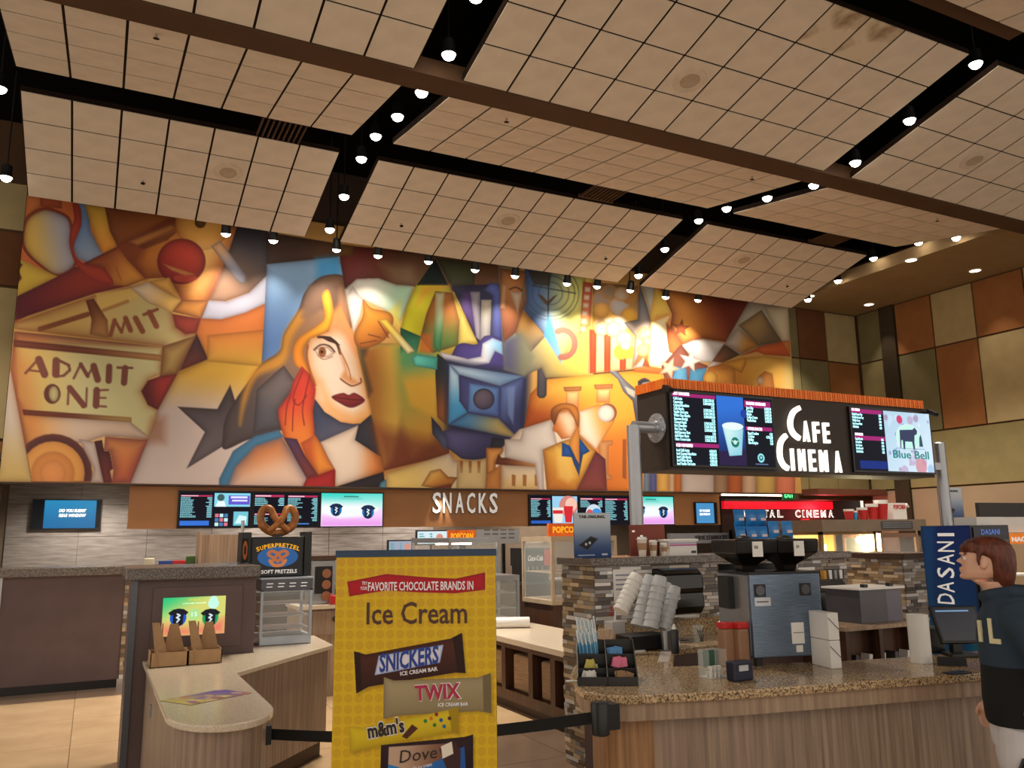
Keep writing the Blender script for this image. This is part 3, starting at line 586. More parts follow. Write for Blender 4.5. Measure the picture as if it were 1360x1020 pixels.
# --- upper middle
k.T = C5
k.S([(80,80),(230,110),(480,130),(560,140),(560,640),(320,650),(300,600),(210,640),(110,610)], (232,196,92), (120,120,110), [(420,400),(150,500)])
k.S([(90,100),(225,115),(228,260),(172,420),(108,475),(92,300)], (176,116,66), (120,70,46), [(180,200),(110,420)], ed=(80,50,40), ew=5); k.S([(100,180),(130,180),(118,300),(92,300)], (200,150,100)); k.S([(140,215),(205,220),(180,330)], (206,180,150)); k.L([(140,205),(170,195),(200,210)], 8, (80,50,40), sm=1)
k.S([(205,305),(325,435),(245,520),(170,430)], (190,140,70), (120,110,90), [(230,340),(220,500)])
k.S([(110,470),(200,420),(260,540),(215,640),(110,600)], (84,84,110), (120,120,96), [(130,520),(230,520)], soft=8)
k.S([(225,262),(215,100),(520,140),(500,420),(400,560),(395,575),(320,440),(212,310)], (74,104,156), (206,200,110), [(250,260),(480,260)])
for r_ in (60, 92, 122, 142): k.L([(345+r_*math.cos(a*.3), 225+r_*.95*math.sin(a*.3)) for a in range(22)], 7, (70,80,84), al=.55)
k.S([(280,230),(330,290),(380,230),(360,240),(330,265),(300,235)], (110,76,50)); k.L([(335,140),(332,380)], 7, (50,56,60)); k.L([(250,185),(470,225)], 7, (60,64,60), al=.8); k.S([(230,110),(350,120),(340,190),(260,180)], (70,60,44), al=.8)
k.S([(310,440),(335,330),(365,420),(405,560),(398,580)], (60,130,190), (130,170,190), [(330,380),(400,560)], al=.9, soft=3)
k.L([(405+62*math.cos(a), 478+68*math.sin(a)) for a in np.linspace(-2.0,1.7,14)], 30, (156,100,84))
k.S([(508,165),(556,175),(545,385),(490,430)], (190,84,50), (236,150,90), [(530,200),(510,400)])
for i in range(6): y_ = 205+i*40; x_ = 530-i*4.5; k.S([(x_-13,y_-13),(x_+16,y_-10),(x_+13,y_+14),(x_-14,y_+12)], (236,214,180))
k.S([(556,170),(800,190),(790,380),(560,400)], (150,110,70), (226,170,70), [(640,220),(620,360)])
for (x_, y_, r_, c_) in [(600,260,48,(150,130,120)),(690,290,52,(176,170,170)),(740,240,40,(170,120,60)),(640,220,40,(140,120,100)),(700,230,36,(186,170,150)),(740,340,44,(236,180,60)),(600,310,40,(226,170,80)),(640,390,50,(240,222,190)),(590,385,34,(244,226,200)),(690,380,44,(246,236,210))]: k.O(x_,y_,r_,c_, ed=(176,120,60), ew=4)
BX = [(535,405),(770,440),(755,605),(532,628)]
k.S(BX, (236,200,140))
for x0 in (540, 612, 690): k.S([(x0,395),(x0+36,395),(x0+32,640),(x0+2,640)], (206,84,48), clip=BX)
for (x_, y_, r_, c_) in [(600,400,38,(244,226,196)),(660,405,40,(240,214,160)),(716,455,42,(240,226,180)),(700,520,38,(232,190,70)),(735,520,34,(236,180,60)),(720,485,26,(246,240,220))]: k.O(x_,y_,r_,c_, ed=(196,140,60), ew=3.5)
k.S([(780,180),(1000,200),(1010,640),(760,620),(800,420)], (226,160,92), (216,120,60), [(850,300),(960,520)])
k.S([(790,180),(800,200),(832,300),(850,372),(830,450),(755,605),(770,440),(712,372),(782,356)], (110,112,118), (206,180,160), [(790,260),(800,460)], ed=(70,66,66), ew=3); k.S([(800,180),(870,185),(880,260),(845,340),(835,300)], (196,192,180), ed=(120,110,90), ew=3)
for (x_, y_, r_) in [(815,430,38),(830,470,30),(810,510,32)]: k.O(x_,y_,r_,(226,180,130), ed=(180,120,70), ew=3)
k.S([(868,190),(900,220),(945,270),(950,330),(880,345),(850,400),(845,330)], (240,200,90), ed=(200,140,60), ew=4); k.S([(850,372),(945,335),(925,380),(990,480),(960,540),(900,600),(840,590),(835,540),(850,470)], (248,232,196), ed=(232,190,110), ew=4)
k.S([(925,370),(1005,480),(985,540),(940,520),(930,460)], (206,110,56)); k.S([(760,600),(810,545),(835,590)], (226,206,196)); k.S([(805,590),(820,550),(845,595)], (176,96,60))
k.S([(895,200),(1400,250),(1225,470),(1110,452),(1005,482),(945,395),(955,330)], (120,46,30), (226,150,70), [(1240,300),(1030,400)], ed=(90,40,28), ew=6)
def star(cx, cy, r, c, rot=0, **q): k.S([(cx+(r if i % 2 == 0 else r*.42)*math.sin(rot+i*math.pi/5), cy-(r if i % 2 == 0 else r*.42)*math.cos(rot+i*math.pi/5)) for i in range(10)], c, **q)
star(1000,400,46,(150,76,40),.1, ed=(90,44,30), ew=1.5)
k.S([(1000,486),(1060,460),(1110,454),(1220,474),(1160,572),(1085,570),(1040,530)], (232,226,222), (196,190,190), [(1080,470),(1100,560)], ed=(120,110,110), ew=2)
k.S([(900,590),(1000,480),(1060,560),(1140,590),(1010,690),(930,700)], (140,84,70)); k.S([(940,700),(975,592),(1025,600),(1035,700)], (100,164,200), ed=(60,110,150), ew=3); k.S([(1035,690),(1045,610),(1130,598),(1100,690)], (90,156,196), ed=(60,110,150), ew=3)
star(1045,565,62,(222,214,208),.25, ed=(150,140,130), ew=1.5); star(940,600,58,(240,214,180),.4); k.S([(1130,590),(1160,565),(1205,575),(1150,600)], (226,216,206))
# --- right end
k.T = C7
k.S([(850,190),(1110,225),(1110,460),(1060,458),(880,500),(790,545),(690,470)], (190,180,160), (150,140,120), [(800,300),(1000,450)])
k.S([(940,225),(1110,230),(1110,452),(1062,455)], (206,192,160)); k.S([(930,250),(1062,455),(905,482),(780,350)], (176,140,84), (110,90,66), [(850,330),(1020,440)], ed=(84,70,54), ew=5); k.S([(780,360),(905,482),(800,530),(690,470)], (190,180,170), (196,136,56), [(740,440),(860,480)])
k.S([(690,472),(790,540),(680,590),(610,582)], (150,100,70), (96,76,60), [(640,560),(740,500)])
k.S([(590,620),(830,560),(950,545),(1125,570),(1140,800),(540,740)], (226,176,84), (206,130,60), [(950,600),(650,700)])
k.S([(790,548),(930,482),(1060,455),(1110,452),(1115,552),(950,540),(900,520)], (206,104,54), (190,90,50), [(850,530),(1080,500)], ed=(130,60,40), ew=3); k.S([(1062,456),(1110,452),(1115,552)], (226,140,80))
k.S([(660,598),(825,555),(830,600),(800,660),(730,620)], (226,166,70), ed=(140,90,40), ew=3); k.S([(560,690),(590,640),(720,620),(760,640),(760,750),(560,720)], (226,160,76), ed=(160,96,50), ew=4); k.O(600,690,46,(236,186,90), ed=(160,100,50), ew=3)
k.S([(905,760),(910,680),(950,645),(1000,660),(1015,770)], (206,140,72), ed=(150,84,46), ew=4); k.O(920,705,24,(226,196,160)); k.S([(1090,560),(1130,575),(1145,800),(1060,790)], (206,190,130), al=.6, soft=10)
mural = sheet('mural', lambda u, v: (MX0+(MX1-MX0)*u, MY, MZ1+(MZ0-MZ1)*v), nx, nz, k.C, m_mural, None, .05)
tag(mural, 'huge airbrushed cinema mural with tickets, woman, film lamp and popcorn', 'mural')
# ================================================= screens and signs helpers
def rect(x0, y0, x1, y1, Y):
    a = atY(x0, y1, Y); b = atY(x1, y0, Y); c = atY(x0, y0, Y); e = atY(x1, y1, Y)
    return (a.x+c.x)/2, (b.x+e.x)/2, (a.z+e.z)/2, (b.z+c.z)/2
def pane(name, X0, X1, z0, z1, Y, painter, m, parent, res=2.2, thick=.003):
    """painted sheet; canvas units are centimetres from the top left"""
    w_, h_ = (X1-X0)*100, (z1-z0)*100; a = max(8, int(w_*res)); b = max(8, int(h_*res))
    gx_, gy_ = np.meshgrid(np.linspace(0, w_, a), np.linspace(0, h_, b)); c = Canvas(gx_, gy_, (10,12,24)); c.aa = 1/res
    painter(c, w_, h_); return sheet(name, lambda u, v: (X0+(X1-X0)*u, Y, z1+(z0-z1)*v), a, b, c.C, m, parent, thick)
def tv(label, X0, X1, z0, z1, Y, painter, m=None, res=2.2, group=None, bez=.02, cat='screen', name='menu_screen'):
    r = thing(name, label, cat, ((X0+X1)/2, Y, z0), group=group)
    B('bezel', m_blackp, r, X0, X1, Y+.004, Y+.06, z0, z1)
    pane('display', X0+bez, X1-bez, z0+bez, z1-bez, Y, painter, m or m_scr, r, res); return r
def rows(c, x0, x1, y0, y1, n, head=None, col=(150,226,236), seed=0, price=True):
    q = random.Random(seed); h = (y1-y0)/n
    if head: c.R(x0, y0-h*1.6, x1, y0-h*.3, (176,44,84)); c.R(x0+.4, y0-h*1.3, x0+(x1-x0)*.55, y0-h*.6, (236,200,216))
    for i in range(n):
        y = y0+i*h; L = (x1-x0)*q.uniform(.28,.5); x = x0
        while x < x0+L: d_ = q.uniform(1.2,3.4); c.R(x, y+h*.2, min(x+d_, x0+L), y+h*.72, col); x += d_+.55
        if price: c.R(x1-(x1-x0)*q.choice([.1,.16,.16,.2]), y+h*.2, x1, y+h*.72, col)
def cup(c, x, y, s, base=(24,40,72), side=(30,110,170)):
    q = lambda pts: [(x+a*s, y+b*s) for a, b in pts]
    c.O(x, y+.05*s, s*.86, side, ry=s*.92)
    c.S(q([(-1.05,-.5),(-.55,-.86),(0,-.95),(.55,-.86),(1.05,-.5),(.8,-.22),(.56,-.3),(.5,.8),(0,.98),(-.5,.8),(-.56,-.3),(-.8,-.22)]), base)
    c.L(q([(-.1,-.35),(.18,-.2),(-.16,.02),(.14,.2),(-.1,.5)]), s*.16, (214,226,232)); c.L(q([(.1,-.3),(-.05,.1)]), s*.1, (214,226,232))
def cups_ad(c, w_, h_):
    c.R(0,0,w_,h_,(60,206,190), c2=(236,240,240), g=[(0,0),(0,h_*.45)]); c.S([(0,h_*.62),(w_*.3,h_*.75),(w_*.75,h_*.7),(w_,h_*.45),(w_,h_),(0,h_)], (226,150,226), c2=(240,200,240), g=[(0,h_),(0,h_*.6)], soft=6)
    c.S([(w_*.55,h_*.05),(w_*.75,0),(w_,0),(w_,h_*.5)], (150,226,216), al=.5, soft=8)
    c.R(w_*.36,h_*.08,w_*.6,h_*.12,(60,130,120)); c.R(w_*.3,h_*.16,w_*.66,h_*.18,(120,180,170)); cup(c, w_*.24, h_*.5, h_*.2); cup(c, w_*.76, h_*.56, h_*.22)
MY_ = 15.14
def menu_a(c, w_, h_):
    rows(c, 2, w_*.45, 9, h_-16, 17, True, seed=1); c.R(2,h_-11,w_*.42,h_-3,(50,110,206)); c.R(w_*.48,2,w_-1,h_*.42,(130,206,226)); c.R(w_*.68,6,w_-2,h_*.36,(96,84,196)); c.O(w_*.57,h_*.16,6,(60,90,90)); c.S([(w_*.5,h_*.42),(w_*.53,h_*.26),(w_*.62,h_*.26),(w_*.65,h_*.42)], (226,240,240))
    c.R(w_*.71,h_*.12,w_*.95,h_*.18,(220,220,250)); c.R(w_*.73,h_*.22,w_*.95,h_*.27,(220,220,250))
    for i in range(3):
        for j in range(3): c.R(w_*.5+i*7.5,h_*.62+j*7.5,w_*.5+i*7.5+6,h_*.62+j*7.5+6,[(206,110,130),(190,226,230),(70,120,170)][(i+j*2) % 3])
    c.R(w_*.76,h_*.56,w_*.97,h_*.96,(110,190,206)); c.S([(w_*.78,h_*.9),(w_*.84,h_*.66),(w_*.95,h_*.7),(w_*.94,h_*.9)], (206,236,236))
def menu_b(c, w_, h_):
    rows(c, 2, w_*.46, 9, 24, 5, True, seed=3); rows(c, 2, w_*.46, 40, h_-4, 8, True, seed=4); rows(c, w_*.52, w_-2, 9, h_-9, 16, True, seed=5); c.R(w_*.6,h_-6,w_*.86,h_-4,(70,130,206))
def menu_c(c, w_, h_):
    rows(c, 2, w_*.42, 9, h_-16, 17, True, seed=6); c.R(2,h_-9,w_*.42,h_-3,(40,90,180)); c.R(w_*.46,1,w_-1,h_-1,(150,200,230)); c.O(w_*.8,h_*.36,22,(206,130,120)); c.O(w_*.86,h_*.3,14,(236,190,170))
    c.S([(w_*.46,h_*.42),(w_*.7,h_*.4),(w_*.66,h_*.92),(w_*.5,h_*.92)], (232,222,212)); c.R(w_*.47,h_*.5,w_*.68,h_*.62,(206,44,50)); c.S([(w_*.7,h_*.36),(w_*.9,h_*.36),(w_*.86,h_*.92),(w_*.73,h_*.92)], (206,40,48))
def menu_d(c, w_, h_):
    rows(c, 2, w_*.46, 9, 24, 5, True, seed=8); c.O(w_*.28,h_*.62,20,(200,214,226)); c.O(w_*.34,h_*.66,14,(60,140,206)); c.O(w_*.2,h_*.6,8,(206,80,80)); rows(c, w_*.52, w_-2, 9, h_-9, 16, True, seed=9)
for (x0, x1, fn, lb) in [(236,335,menu_a,'menu screen with drink list and small pictures, left of the snack bar'),(335,425,menu_b,'menu screen of two text columns behind the giant pretzel'),(425,510,cups_ad,'bright teal and pink cup advert screen left of the SNACKS letters'),
                         (703,769,menu_c,'menu screen with a red popcorn tub picture right of the SNACKS letters'),(769,836,menu_d,'dark menu screen half hidden by the blue poster and the grey pipe'),(836,896,cups_ad,'bright cup advert screen just right of the grey pipe')]:
    X0, X1, z0, z1 = rect(x0, 653, x1, 700.5, MY_); tv(lb, X0, X1-.01, 1.92, 2.56, MY_, fn, group='snack bar menu screens')
def blue_ad(c, w_, h_):
    c.R(0,0,w_,h_,(12,14,18)); c.R(w_*.16,0,w_*.93,h_,(40,130,176), c2=(26,104,156), g=[(w_*.5,0),(w_*.5,h_)])
X0, X1, z0, z1 = rect(42, 663, 135, 703, 17.9)
r = tv('wall screen with a blue slide on the grey tiled wall', X0, X1, z0, z1, 17.9, blue_ad, name='wall_screen')
for s, dz, sz in [('DID YOU SUBMIT', .04, .055), ('REAR WINDOW', -.05, .055)]: txt(s, 'caption', m_led, r, ((X0+X1)/2+.08-r.location.x, -.006, (z0+z1)/2+dz-z0), sz, shear=.3, bold=.02, width=.5) if False else txt(s, 'caption', m_led, r, ((X0+X1)/2+.08, 17.89, (z0+z1)/2+dz), sz, shear=.3, bold=.02, width=.46)
X0, X1, z0, z1 = rect(924, 667, 953, 696, 15.12)
r = tv('small blue slide screen at the right end of the brown fascia', X0, X1, z0, z1, 15.12, lambda c, w_, h_: (c.R(0,0,w_,h_,(70,140,190)), c.R(w_*.86,0,w_,h_,(14,14,18))), name='wall_screen')
for s, dz in [('DID YOU SUBMIT', .03), ('REAR WINDOW', -.05)]: txt(s, 'caption', m_led, r, ((X0+X1)/2-.06, 15.11, (z0+z1)/2+dz), .05, bold=.02, width=.3)
# letters SNACKS
sg = thing('snacks_sign', 'white dimensional letters spelling SNACKS on the brown fascia', 'sign', (6, 15.2, 2.1))
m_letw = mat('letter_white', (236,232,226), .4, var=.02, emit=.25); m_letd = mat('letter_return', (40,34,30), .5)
for ch, x in zip('SNACKS', [580,594,610.5,625.5,640.5,655.5]):
    p = atY(x, 681, 15.14); l_ = txt(ch, 'letter', m_letw, sg, (p.x, 15.14, p.z), .385, bold=.012, ext=.012, width=.175)
    txt(ch, 'letter_side', m_letd, l_, (p.x+.015, 15.18, p.z-.008), .39, bold=.02, ext=.018, width=.185)
spot(None, (6.0, 14.98, 2.56), (6.0, 15.3, 1.9), 14, 1.0, .4)
# ================================================= left: low wall, cabinet, white counter
r = thing('low_wall', 'plum low wall with grey granite cap at far left', 'low wall', (-1, 11.5, 0))
B('panel', m_plum, r, -3.2, .40, 11.5, 11.62, .1, 1.33); B('kick_base', m_blackp, r, -3.2, .38, 11.53, 11.62, 0, .1)
B('granite_cap', m_grang, r, -3.3, 2.3, 11.4, 12.0, 1.33, 1.43, bevel=.01); B('edge_strip', m_steel, r, -.93, -.90, 11.485, 11.5, .1, 1.33)
ST = [(150,130,104),(120,100,78),(186,170,146),(96,84,72),(166,146,116),(132,126,122),(176,172,168)]
STG = [(150,146,146),(120,112,108),(196,192,190),(98,92,92),(170,160,150),(136,124,110),(206,204,202)]
def mosaic(name, parent, axis, a0, a1, z0, z1, at, pal, row=.028, out=-1):
    """stacked stone strips, uneven depth; axis 'x' runs along X at y=at, 'y' along Y at x=at"""
    b = M(); z = z0; q = random.Random(int(a0*100+at*10))
    while z < z1-.004:
        zz = min(z+row, z1); a = a0-q.random()*.1
        while a < a1:
            L = q.choice([.07,.1,.14,.2]); s0, s1 = max(a, a0), min(a+L-.003, a1); a += L
            if s1-s0 < .004: continue
            d_ = .008+q.random()*.012; c_ = q.choice(pal); kf = q.uniform(.9,1.25); c_ = tuple(min(255, v*kf) for v in c_)
            if axis == 'x': b.box(s0, s1, at-d_ if out < 0 else at, at if out < 0 else at+d_, z, zz-.003, c_)
            else: b.box(at-d_ if out < 0 else at, at if out < 0 else at+d_, s0, s1, z, zz-.003, c_)
        z = zz
    return b.build(name, m_stone, parent, kind='stuff')
B('end_core', m_plum, r, .40, .62, 11.5, 11.62, .1, 1.33); mosaic('stone_mosaic', r, 'x', .40, .62, .1, 1.33, 11.5, ST, .05)
def on_y(x, y, Y): return atY(x, y, Y)
# bits on the cap
def small(name, label, cat, px_, py_, Y, w_, h_, d_, m, extra=None, z=None):
    p = atY(px_, py_, Y); zz = z if z is not None else p.z
    o = M().box(p.x-w_/2, p.x+w_/2, Y, Y+d_, zz, zz+h_)
    t_ = o.build(name, m, None, bevel=min(w_, h_, d_)*.12); tag(t_, label, cat); return t_
small('paper_box', 'small cream box on the granite cap beside the grey wall', 'box', 198, 751, 11.6, .12, .085, .1, mat('cream_box',(216,206,180),.7), z=1.43)
small('blue_packet', 'blue packet lying on the granite cap', 'packet', 220, 751, 11.6, .16, .05, .1, mat('blue_pack',(40,70,140),.5), z=1.43)
small('red_packet', 'red packet lying on the granite cap', 'packet', 238, 751, 11.6, .16, .05, .1, m_red, z=1.43)
small('green_packet', 'green packet standing on the granite cap', 'packet', 253, 751, 11.6, .11, .1, .1, mat('green_pack',(80,120,50),.5), z=1.43)
p0, p1 = atY(262, 750, 11.55), atY(318, 750, 11.55)
r = thing('wooden_box', 'pale wooden box standing behind the granite cap', 'box', ((p0.x+p1.x)/2, 11.6, 1.43))
B('side_panel', m_wood2, r, p0.x, p0.x+.03, 11.45, 11.85, 1.43, 1.83); B('front_panel', m_wood2, r, p0.x+.03, p1.x, 11.55, 11.58, 1.43, 1.80); B('side_panel', m_wood2, r, p1.x-.03, p1.x, 11.58, 11.85, 1.43, 1.8); B('back_panel', m_wood2, r, p0.x+.03, p1.x-.03, 11.82, 11.85, 1.43, 1.8)
p0 = atY(320, 750, 11.5); o = M().tube([(p0.x,11.5,1.43),(p0.x,11.5,1.98)], .022, 10).lathe([(.05,0),(.05,.015),(.02,.02)], 12, (p0.x,11.5,1.43)).build('metal_post', m_steel, None); tag(o, 'slim steel post on the granite cap beside the pretzel sign', 'post')
# plum cabinet with screen
r = thing('plum_cabinet', 'plum cabinet with granite top and a lit advert screen', 'cabinet', (.7, 7.0, 0))
B('body', m_plum, r, .30, 1.19, 6.97, 7.75, 0, 1.45); B('granite_top', m_grang, r, .24, 1.21, 6.88, 7.8, 1.45, 1.54, bevel=.012); B('corner_strip', m_steeld, r, .285, .33, 6.955, 6.97, 0, 1.45)
dr = B('door', m_plum, r, .44, 1.09, 6.955, 6.97, .93, 1.39, bevel=.003); M().lathe([(.004,-.0),(.016,.004),(.016,.012),(.004,.02)], 10).build('x', m_steel) if False else None
M().sph((.475, 6.945, 1.13), .014).build('knob', m_steel, dr, smooth=True)
def thor(c, w_, h_):
    c.R(0,0,w_,h_,(40,190,120), c2=(206,206,110), g=[(0,0),(w_*.2,h_*.6)]); c.S([(0,h_*.7),(w_*.5,h_*.82),(w_,h_*.6),(w_,h_),(0,h_)], (226,120,96), soft=8); c.O(w_*.8,h_*.2,4,(190,240,220)); c.O(w_*.8,h_*.1,3,(190,240,220))
    c.O(w_*.5,h_*.46,4.5,(150,220,150), al=.6); cup(c, w_*.25, h_*.52, h_*.24, (22,24,32), (30,80,190)); cup(c, w_*.76, h_*.56, h_*.24, (22,24,32), (30,150,90))
pane('advert_screen', .51, .965, 1.03, 1.315, 6.952, thor, m_scr, dr, 3)
txt('THOR', 'advert_text', mat('gold_text',(206,196,60),.5,emit=.6), dr, (.735, 6.948, 1.285), .014, bold=.02, width=.09); txt('LOVE AND THUNDER', 'advert_text', mat('pale_text',(190,240,220),.5,emit=.8), dr, (.735, 6.948, 1.262), .010, width=.17); txt('15', 'advert_text', MATS['pale_text'], dr, (.735, 6.948, 1.17), .03, width=.04)
# white quartz counter with diagonal wing
r = thing('serving_counter', 'low counter with white quartz top, rounded end and wood veneer sides', 'counter', (.65, 5.5, 0))
rnd = [(.66+.265*math.cos(a)*(1), 4.78+.39*math.sin(a)) for a in np.linspace(math.pi, 2*math.pi, 16)]
top = [(.395,6.95)]+rnd+[(.925,6.02),(1.86,7.11),(1.88,7.85),(1.2,7.85),(1.2,6.95)]
M().prism(top, .835, .87).build('quartz_top', m_quartz, r, bevel=.008)
rb = [(.66+.235*math.cos(a), 4.80+.34*math.sin(a)) for a in np.linspace(math.pi, 2*math.pi, 16)]
M().prism([(.425,6.95)]+rb+[(.895,6.03),(.895,6.95)], .0, .834).build('veneer_base', m_wood, r)
M().prism([(.91,6.06),(1.82,7.12),(1.82,7.8),(1.23,7.8),(1.23,6.94),(.91,6.94)], .13, .834).build('veneer_wing', m_wood, r); M().prism([(.95,6.16),(1.78,7.14),(1.78,7.78),(1.25,7.78),(1.25,6.93),(.95,6.93)], 0, .13).build('kick_base', m_fasc2, r)
l_ = M().box(.412,.424,6.2,6.24,.6,.68).build('lock_plate', m_steel, r)
def dec(c, w_, h_):
    c.R(0,0,w_,h_,(206,196,110), c2=(110,90,170), g=[(w_*.1,h_),(w_*.95,0)])
    for i in range(26): q = random.Random(i); c.O(q.uniform(0,w_), q.uniform(0,h_), q.uniform(1,5), q.choice([(206,130,90),(226,190,150),(150,90,110),(120,100,180),(230,210,120)]), al=.7)
cs = [atZ(x, y, .872) for x, y in [(212.4,930.6),(293.5,915.3),(335.9,918.8),(253.5,936.5)]]
gx_, gy_ = np.meshgrid(np.linspace(0, 60, 90), np.linspace(0, 30, 46)); cv = Canvas(gx_, gy_); cv.aa = .6; dec(cv, 60, 30)
a_, b_, d__ = cs[0], cs[1], cs[3]
o = sheet('counter_decal', lambda u, v: a_+(b_-a_)*u+(d__-a_)*v, 90, 46, cv.C, m_print, None, .0015); tag(o, 'colourful film poster decal stuck on the white counter top', 'decal')
# kraft cup carriers
for i, (x, y, w_) in enumerate([(224, 886, .33), (272, 882, .31)]):
    p = atZ(x, y, .87); L = 'kraft cardboard cup carrier on the white counter, ' + ('left one by the counter edge' if i == 0 else 'right one under the advert screen')
    r = thing('cup_carrier', L, 'cup carrier', p, group='cup carriers on the white counter'); x0, x1, y0, y1 = p.x-w_/2*.74, p.x+w_/2*.74, p.y, p.y+.24
    for (a, b, c_, e) in [(x0,x1,y0,y0+.006),(x0,x1,y1-.006,y1),(x0,x0+.006,y0,y1),(x1-.006,x1,y0,y1)]: B('tray_wall', m_kraft, r, a, b, c_, e, .871, .97)
    B('tray_floor', m_kraft, r, x0, x1, y0, y1, .871, .875); B('tray_divider', m_kraft, r, x0+.04, x0+.046, y0-.012, y1+.012, .871, .975)
    xm = (x0+x1)/2
    M().prismy([(x0+.03,.96),(xm-.01,.96),(xm-.07,1.17),(xm-.12,1.17)], (y0+y1)/2-.06, (y0+y1)/2-.054).build('handle_panel', m_kraft, r)
    M().prismy([(xm-.03,.96),(x1-.01,.96),(xm+.06,1.15),(xm+.005,1.15)], (y0+y1)/2+.02, (y0+y1)/2+.026).build('handle_panel', m_kraft, r)
    M().prismx([((y0+y1)/2-.06,.96),((y0+y1)/2+.03,.96),((y0+y1)/2-.01,1.16),((y0+y1)/2-.04,1.16)], xm-.05, xm-.044).build('handle_panel', m_kraft, r)
# pretzel warmer
X0, X1, Y0, Y1, z0, z1 = 1.29, 1.72, 7.3, 7.68, .872, 1.42
r = thing('pretzel_warmer', 'white framed glass food warmer with three shelves on the counter', 'food warmer', (1.5, 7.45, .872))
m_wfr = mat('warmer_frame', (186,196,210), .35, .3)
B('base', m_wfr, r, X0, X1, Y0, Y1, z0, z0+.075, bevel=.006); tp = B('head', m_steeld, r, X0, X1, Y0, Y1, z1-.11, z1-.012); B('top_plate', m_wfr, r, X0-.01, X1+.01, Y0-.01, Y1+.01, z1-.012, z1)
for i in range(4): B('print_line', m_letw, tp, X0+.045+i*.095, X0+.098+i*.095, Y0-.002, Y0, z1-.052, z1-.044); B('print_line', m_letw, tp, X0+.042+i*.095, X0+.092+i*.095, Y0-.002, Y0, z1-.078, z1-.070)
for x in (X0, X1-.022):
    for y in (Y0, Y1-.022): B('corner_post', m_wfr, r, x, x+.022, y, y+.022, z0+.07, z1-.1)
for zz in (1.0, 1.1, 1.2): B('shelf', m_steel, r, X0+.02, X1-.02, Y0+.02, Y1-.02, zz, zz+.008)
B('glass_front', m_glass, r, X0+.022, X1-.022, Y0+.004, Y0+.008, z0+.075, z1-.11); B('glass_side', m_glass, r, X0+.004, X0+.008, Y0+.022, Y1-.022, z0+.075, z1-.11)
for x in (X0+.03, X1-.05):
    M().lathe([(.015,0),(.015,.012)], 8, (x+.01, Y0+.03, z0-.012+.012)).build('foot', m_blackp, r)
# illuminated pretzel sign box
r = thing('pretzel_sign', 'black SUPERPRETZEL sign box standing on the food warmer', 'sign', (1.43, 7.45, 1.42))
B('box', m_blackp, r, 1.22, 1.66, 7.42, 7.62, 1.42, 1.76, bevel=.01)
def spz(c, w_, h_):
    c.R(0,0,w_,h_,(14,14,18)); c.O(w_*.5,h_*.5,w_*.42,(24,84,140),ry=h_*.28); c.S([(w_*.1,h_*.3),(w_*.5,h_*.12),(w_*.9,h_*.3),(w_*.88,h_*.36),(w_*.5,h_*.22),(w_*.12,h_*.36)], (226,170,40), al=.0)
    for sx in (-1,1): c.L([(w_*.5,h_*.62),(w_*(.5+sx*.1),h_*.52),(w_*(.5+sx*.2),h_*.42),(w_*(.5+sx*.13),h_*.34),(w_*.5,h_*.42),(w_*(.5-sx*.12),h_*.64)], 2.6, (176,96,50), sm=1)
    c.L([(w_*.34,h_*.6),(w_*.42,h_*.72),(w_*.58,h_*.72),(w_*.66,h_*.6)], 2.8, (190,110,60), sm=1)
pane('sign_face', 1.235, 1.645, 1.435, 1.745, 7.416, spz, mat('sign_face_lit', attr=True, emit=.7), r, 3)
m_ytext = mat('yellow_text', (236,170,30), .5, emit=.5)
for i, ch in enumerate('SUPERPRETZEL'): t_ = (i-5.5)/5.5; txt(ch, 'sign_letter', m_ytext, r, (1.44+t_*.165, 7.413, 1.672-.03*t_*t_), .034, bold=.02, spin=t_*.35, width=.026)
txt('SOFT PRETZELS', 'sign_text', m_letw, r, (1.455, 7.413, 1.452), .03, bold=.02, width=.3)
B('side_wing', m_blackp, r, 1.14, 1.22, 7.45, 7.66, 1.545, 1.80); B('side_wing', m_blackp, r, 1.675, 1.735, 7.45, 7.66, 1.42, 1.80); pane('side_picture', 1.145, 1.195, 1.55, 1.75, 7.446, lambda c, w_, h_: (c.R(0,0,w_,h_,(30,20,16)), c.O(w_*.5,h_*.5,w_*.4,(176,96,50),ry=h_*.4), c.O(w_*.5,h_*.5,w_*.2,(60,30,20),ry=h_*.2)), m_print, r, 4)
# giant pretzel
r = thing('giant_pretzel', 'large golden display pretzel on top of the pretzel sign', 'pretzel', (1.45, 7.52, 1.76))
m_pz = mat('pretzel_crust', (190,124,58), .4, scale=14, col2=(140,80,34))
pts = []
for t in np.linspace(0, 1, 60):
    a = -math.pi*.62+t*(2*math.pi*.62*2) ; pts.append(a)
path = [(-.075,.012),(-.03,.045),(.02,.085),(.06,.13),(.105,.19),(.09,.245),(.04,.245),(.0,.2),(-.0,.2),(-.04,.245),(-.09,.245),(-.14,.2)]
P3 = [(-.085,7.47,.03),(-.04,7.455,.07),(.01,7.46,.115),(.045,7.48,.17),(.075,7.52,.225),(.125,7.53,.22),(.15,7.53,.15),(.125,7.53,.075),(.06,7.53,.03),(0,7.53,.02),(-.06,7.53,.03),(-.125,7.53,.075),(-.15,7.53,.15),(-.125,7.53,.22),(-.075,7.52,.225),(-.045,7.5,.17),(-.01,7.49,.115),(.04,7.475,.07),(.085,7.47,.03)]
sp_ = []
for i in range(len(P3)-1):
    a, b, c_, e = [np.array(P3[max(0, min(len(P3)-1, j))]) for j in (i-1, i, i+1, i+2)]
    for j in range(5): t = j/5; sp_.append(.5*(2*b+(c_-a)*t+(2*a-5*b+4*c_-e)*t*t+(3*b-a-3*c_+e)*t**3))
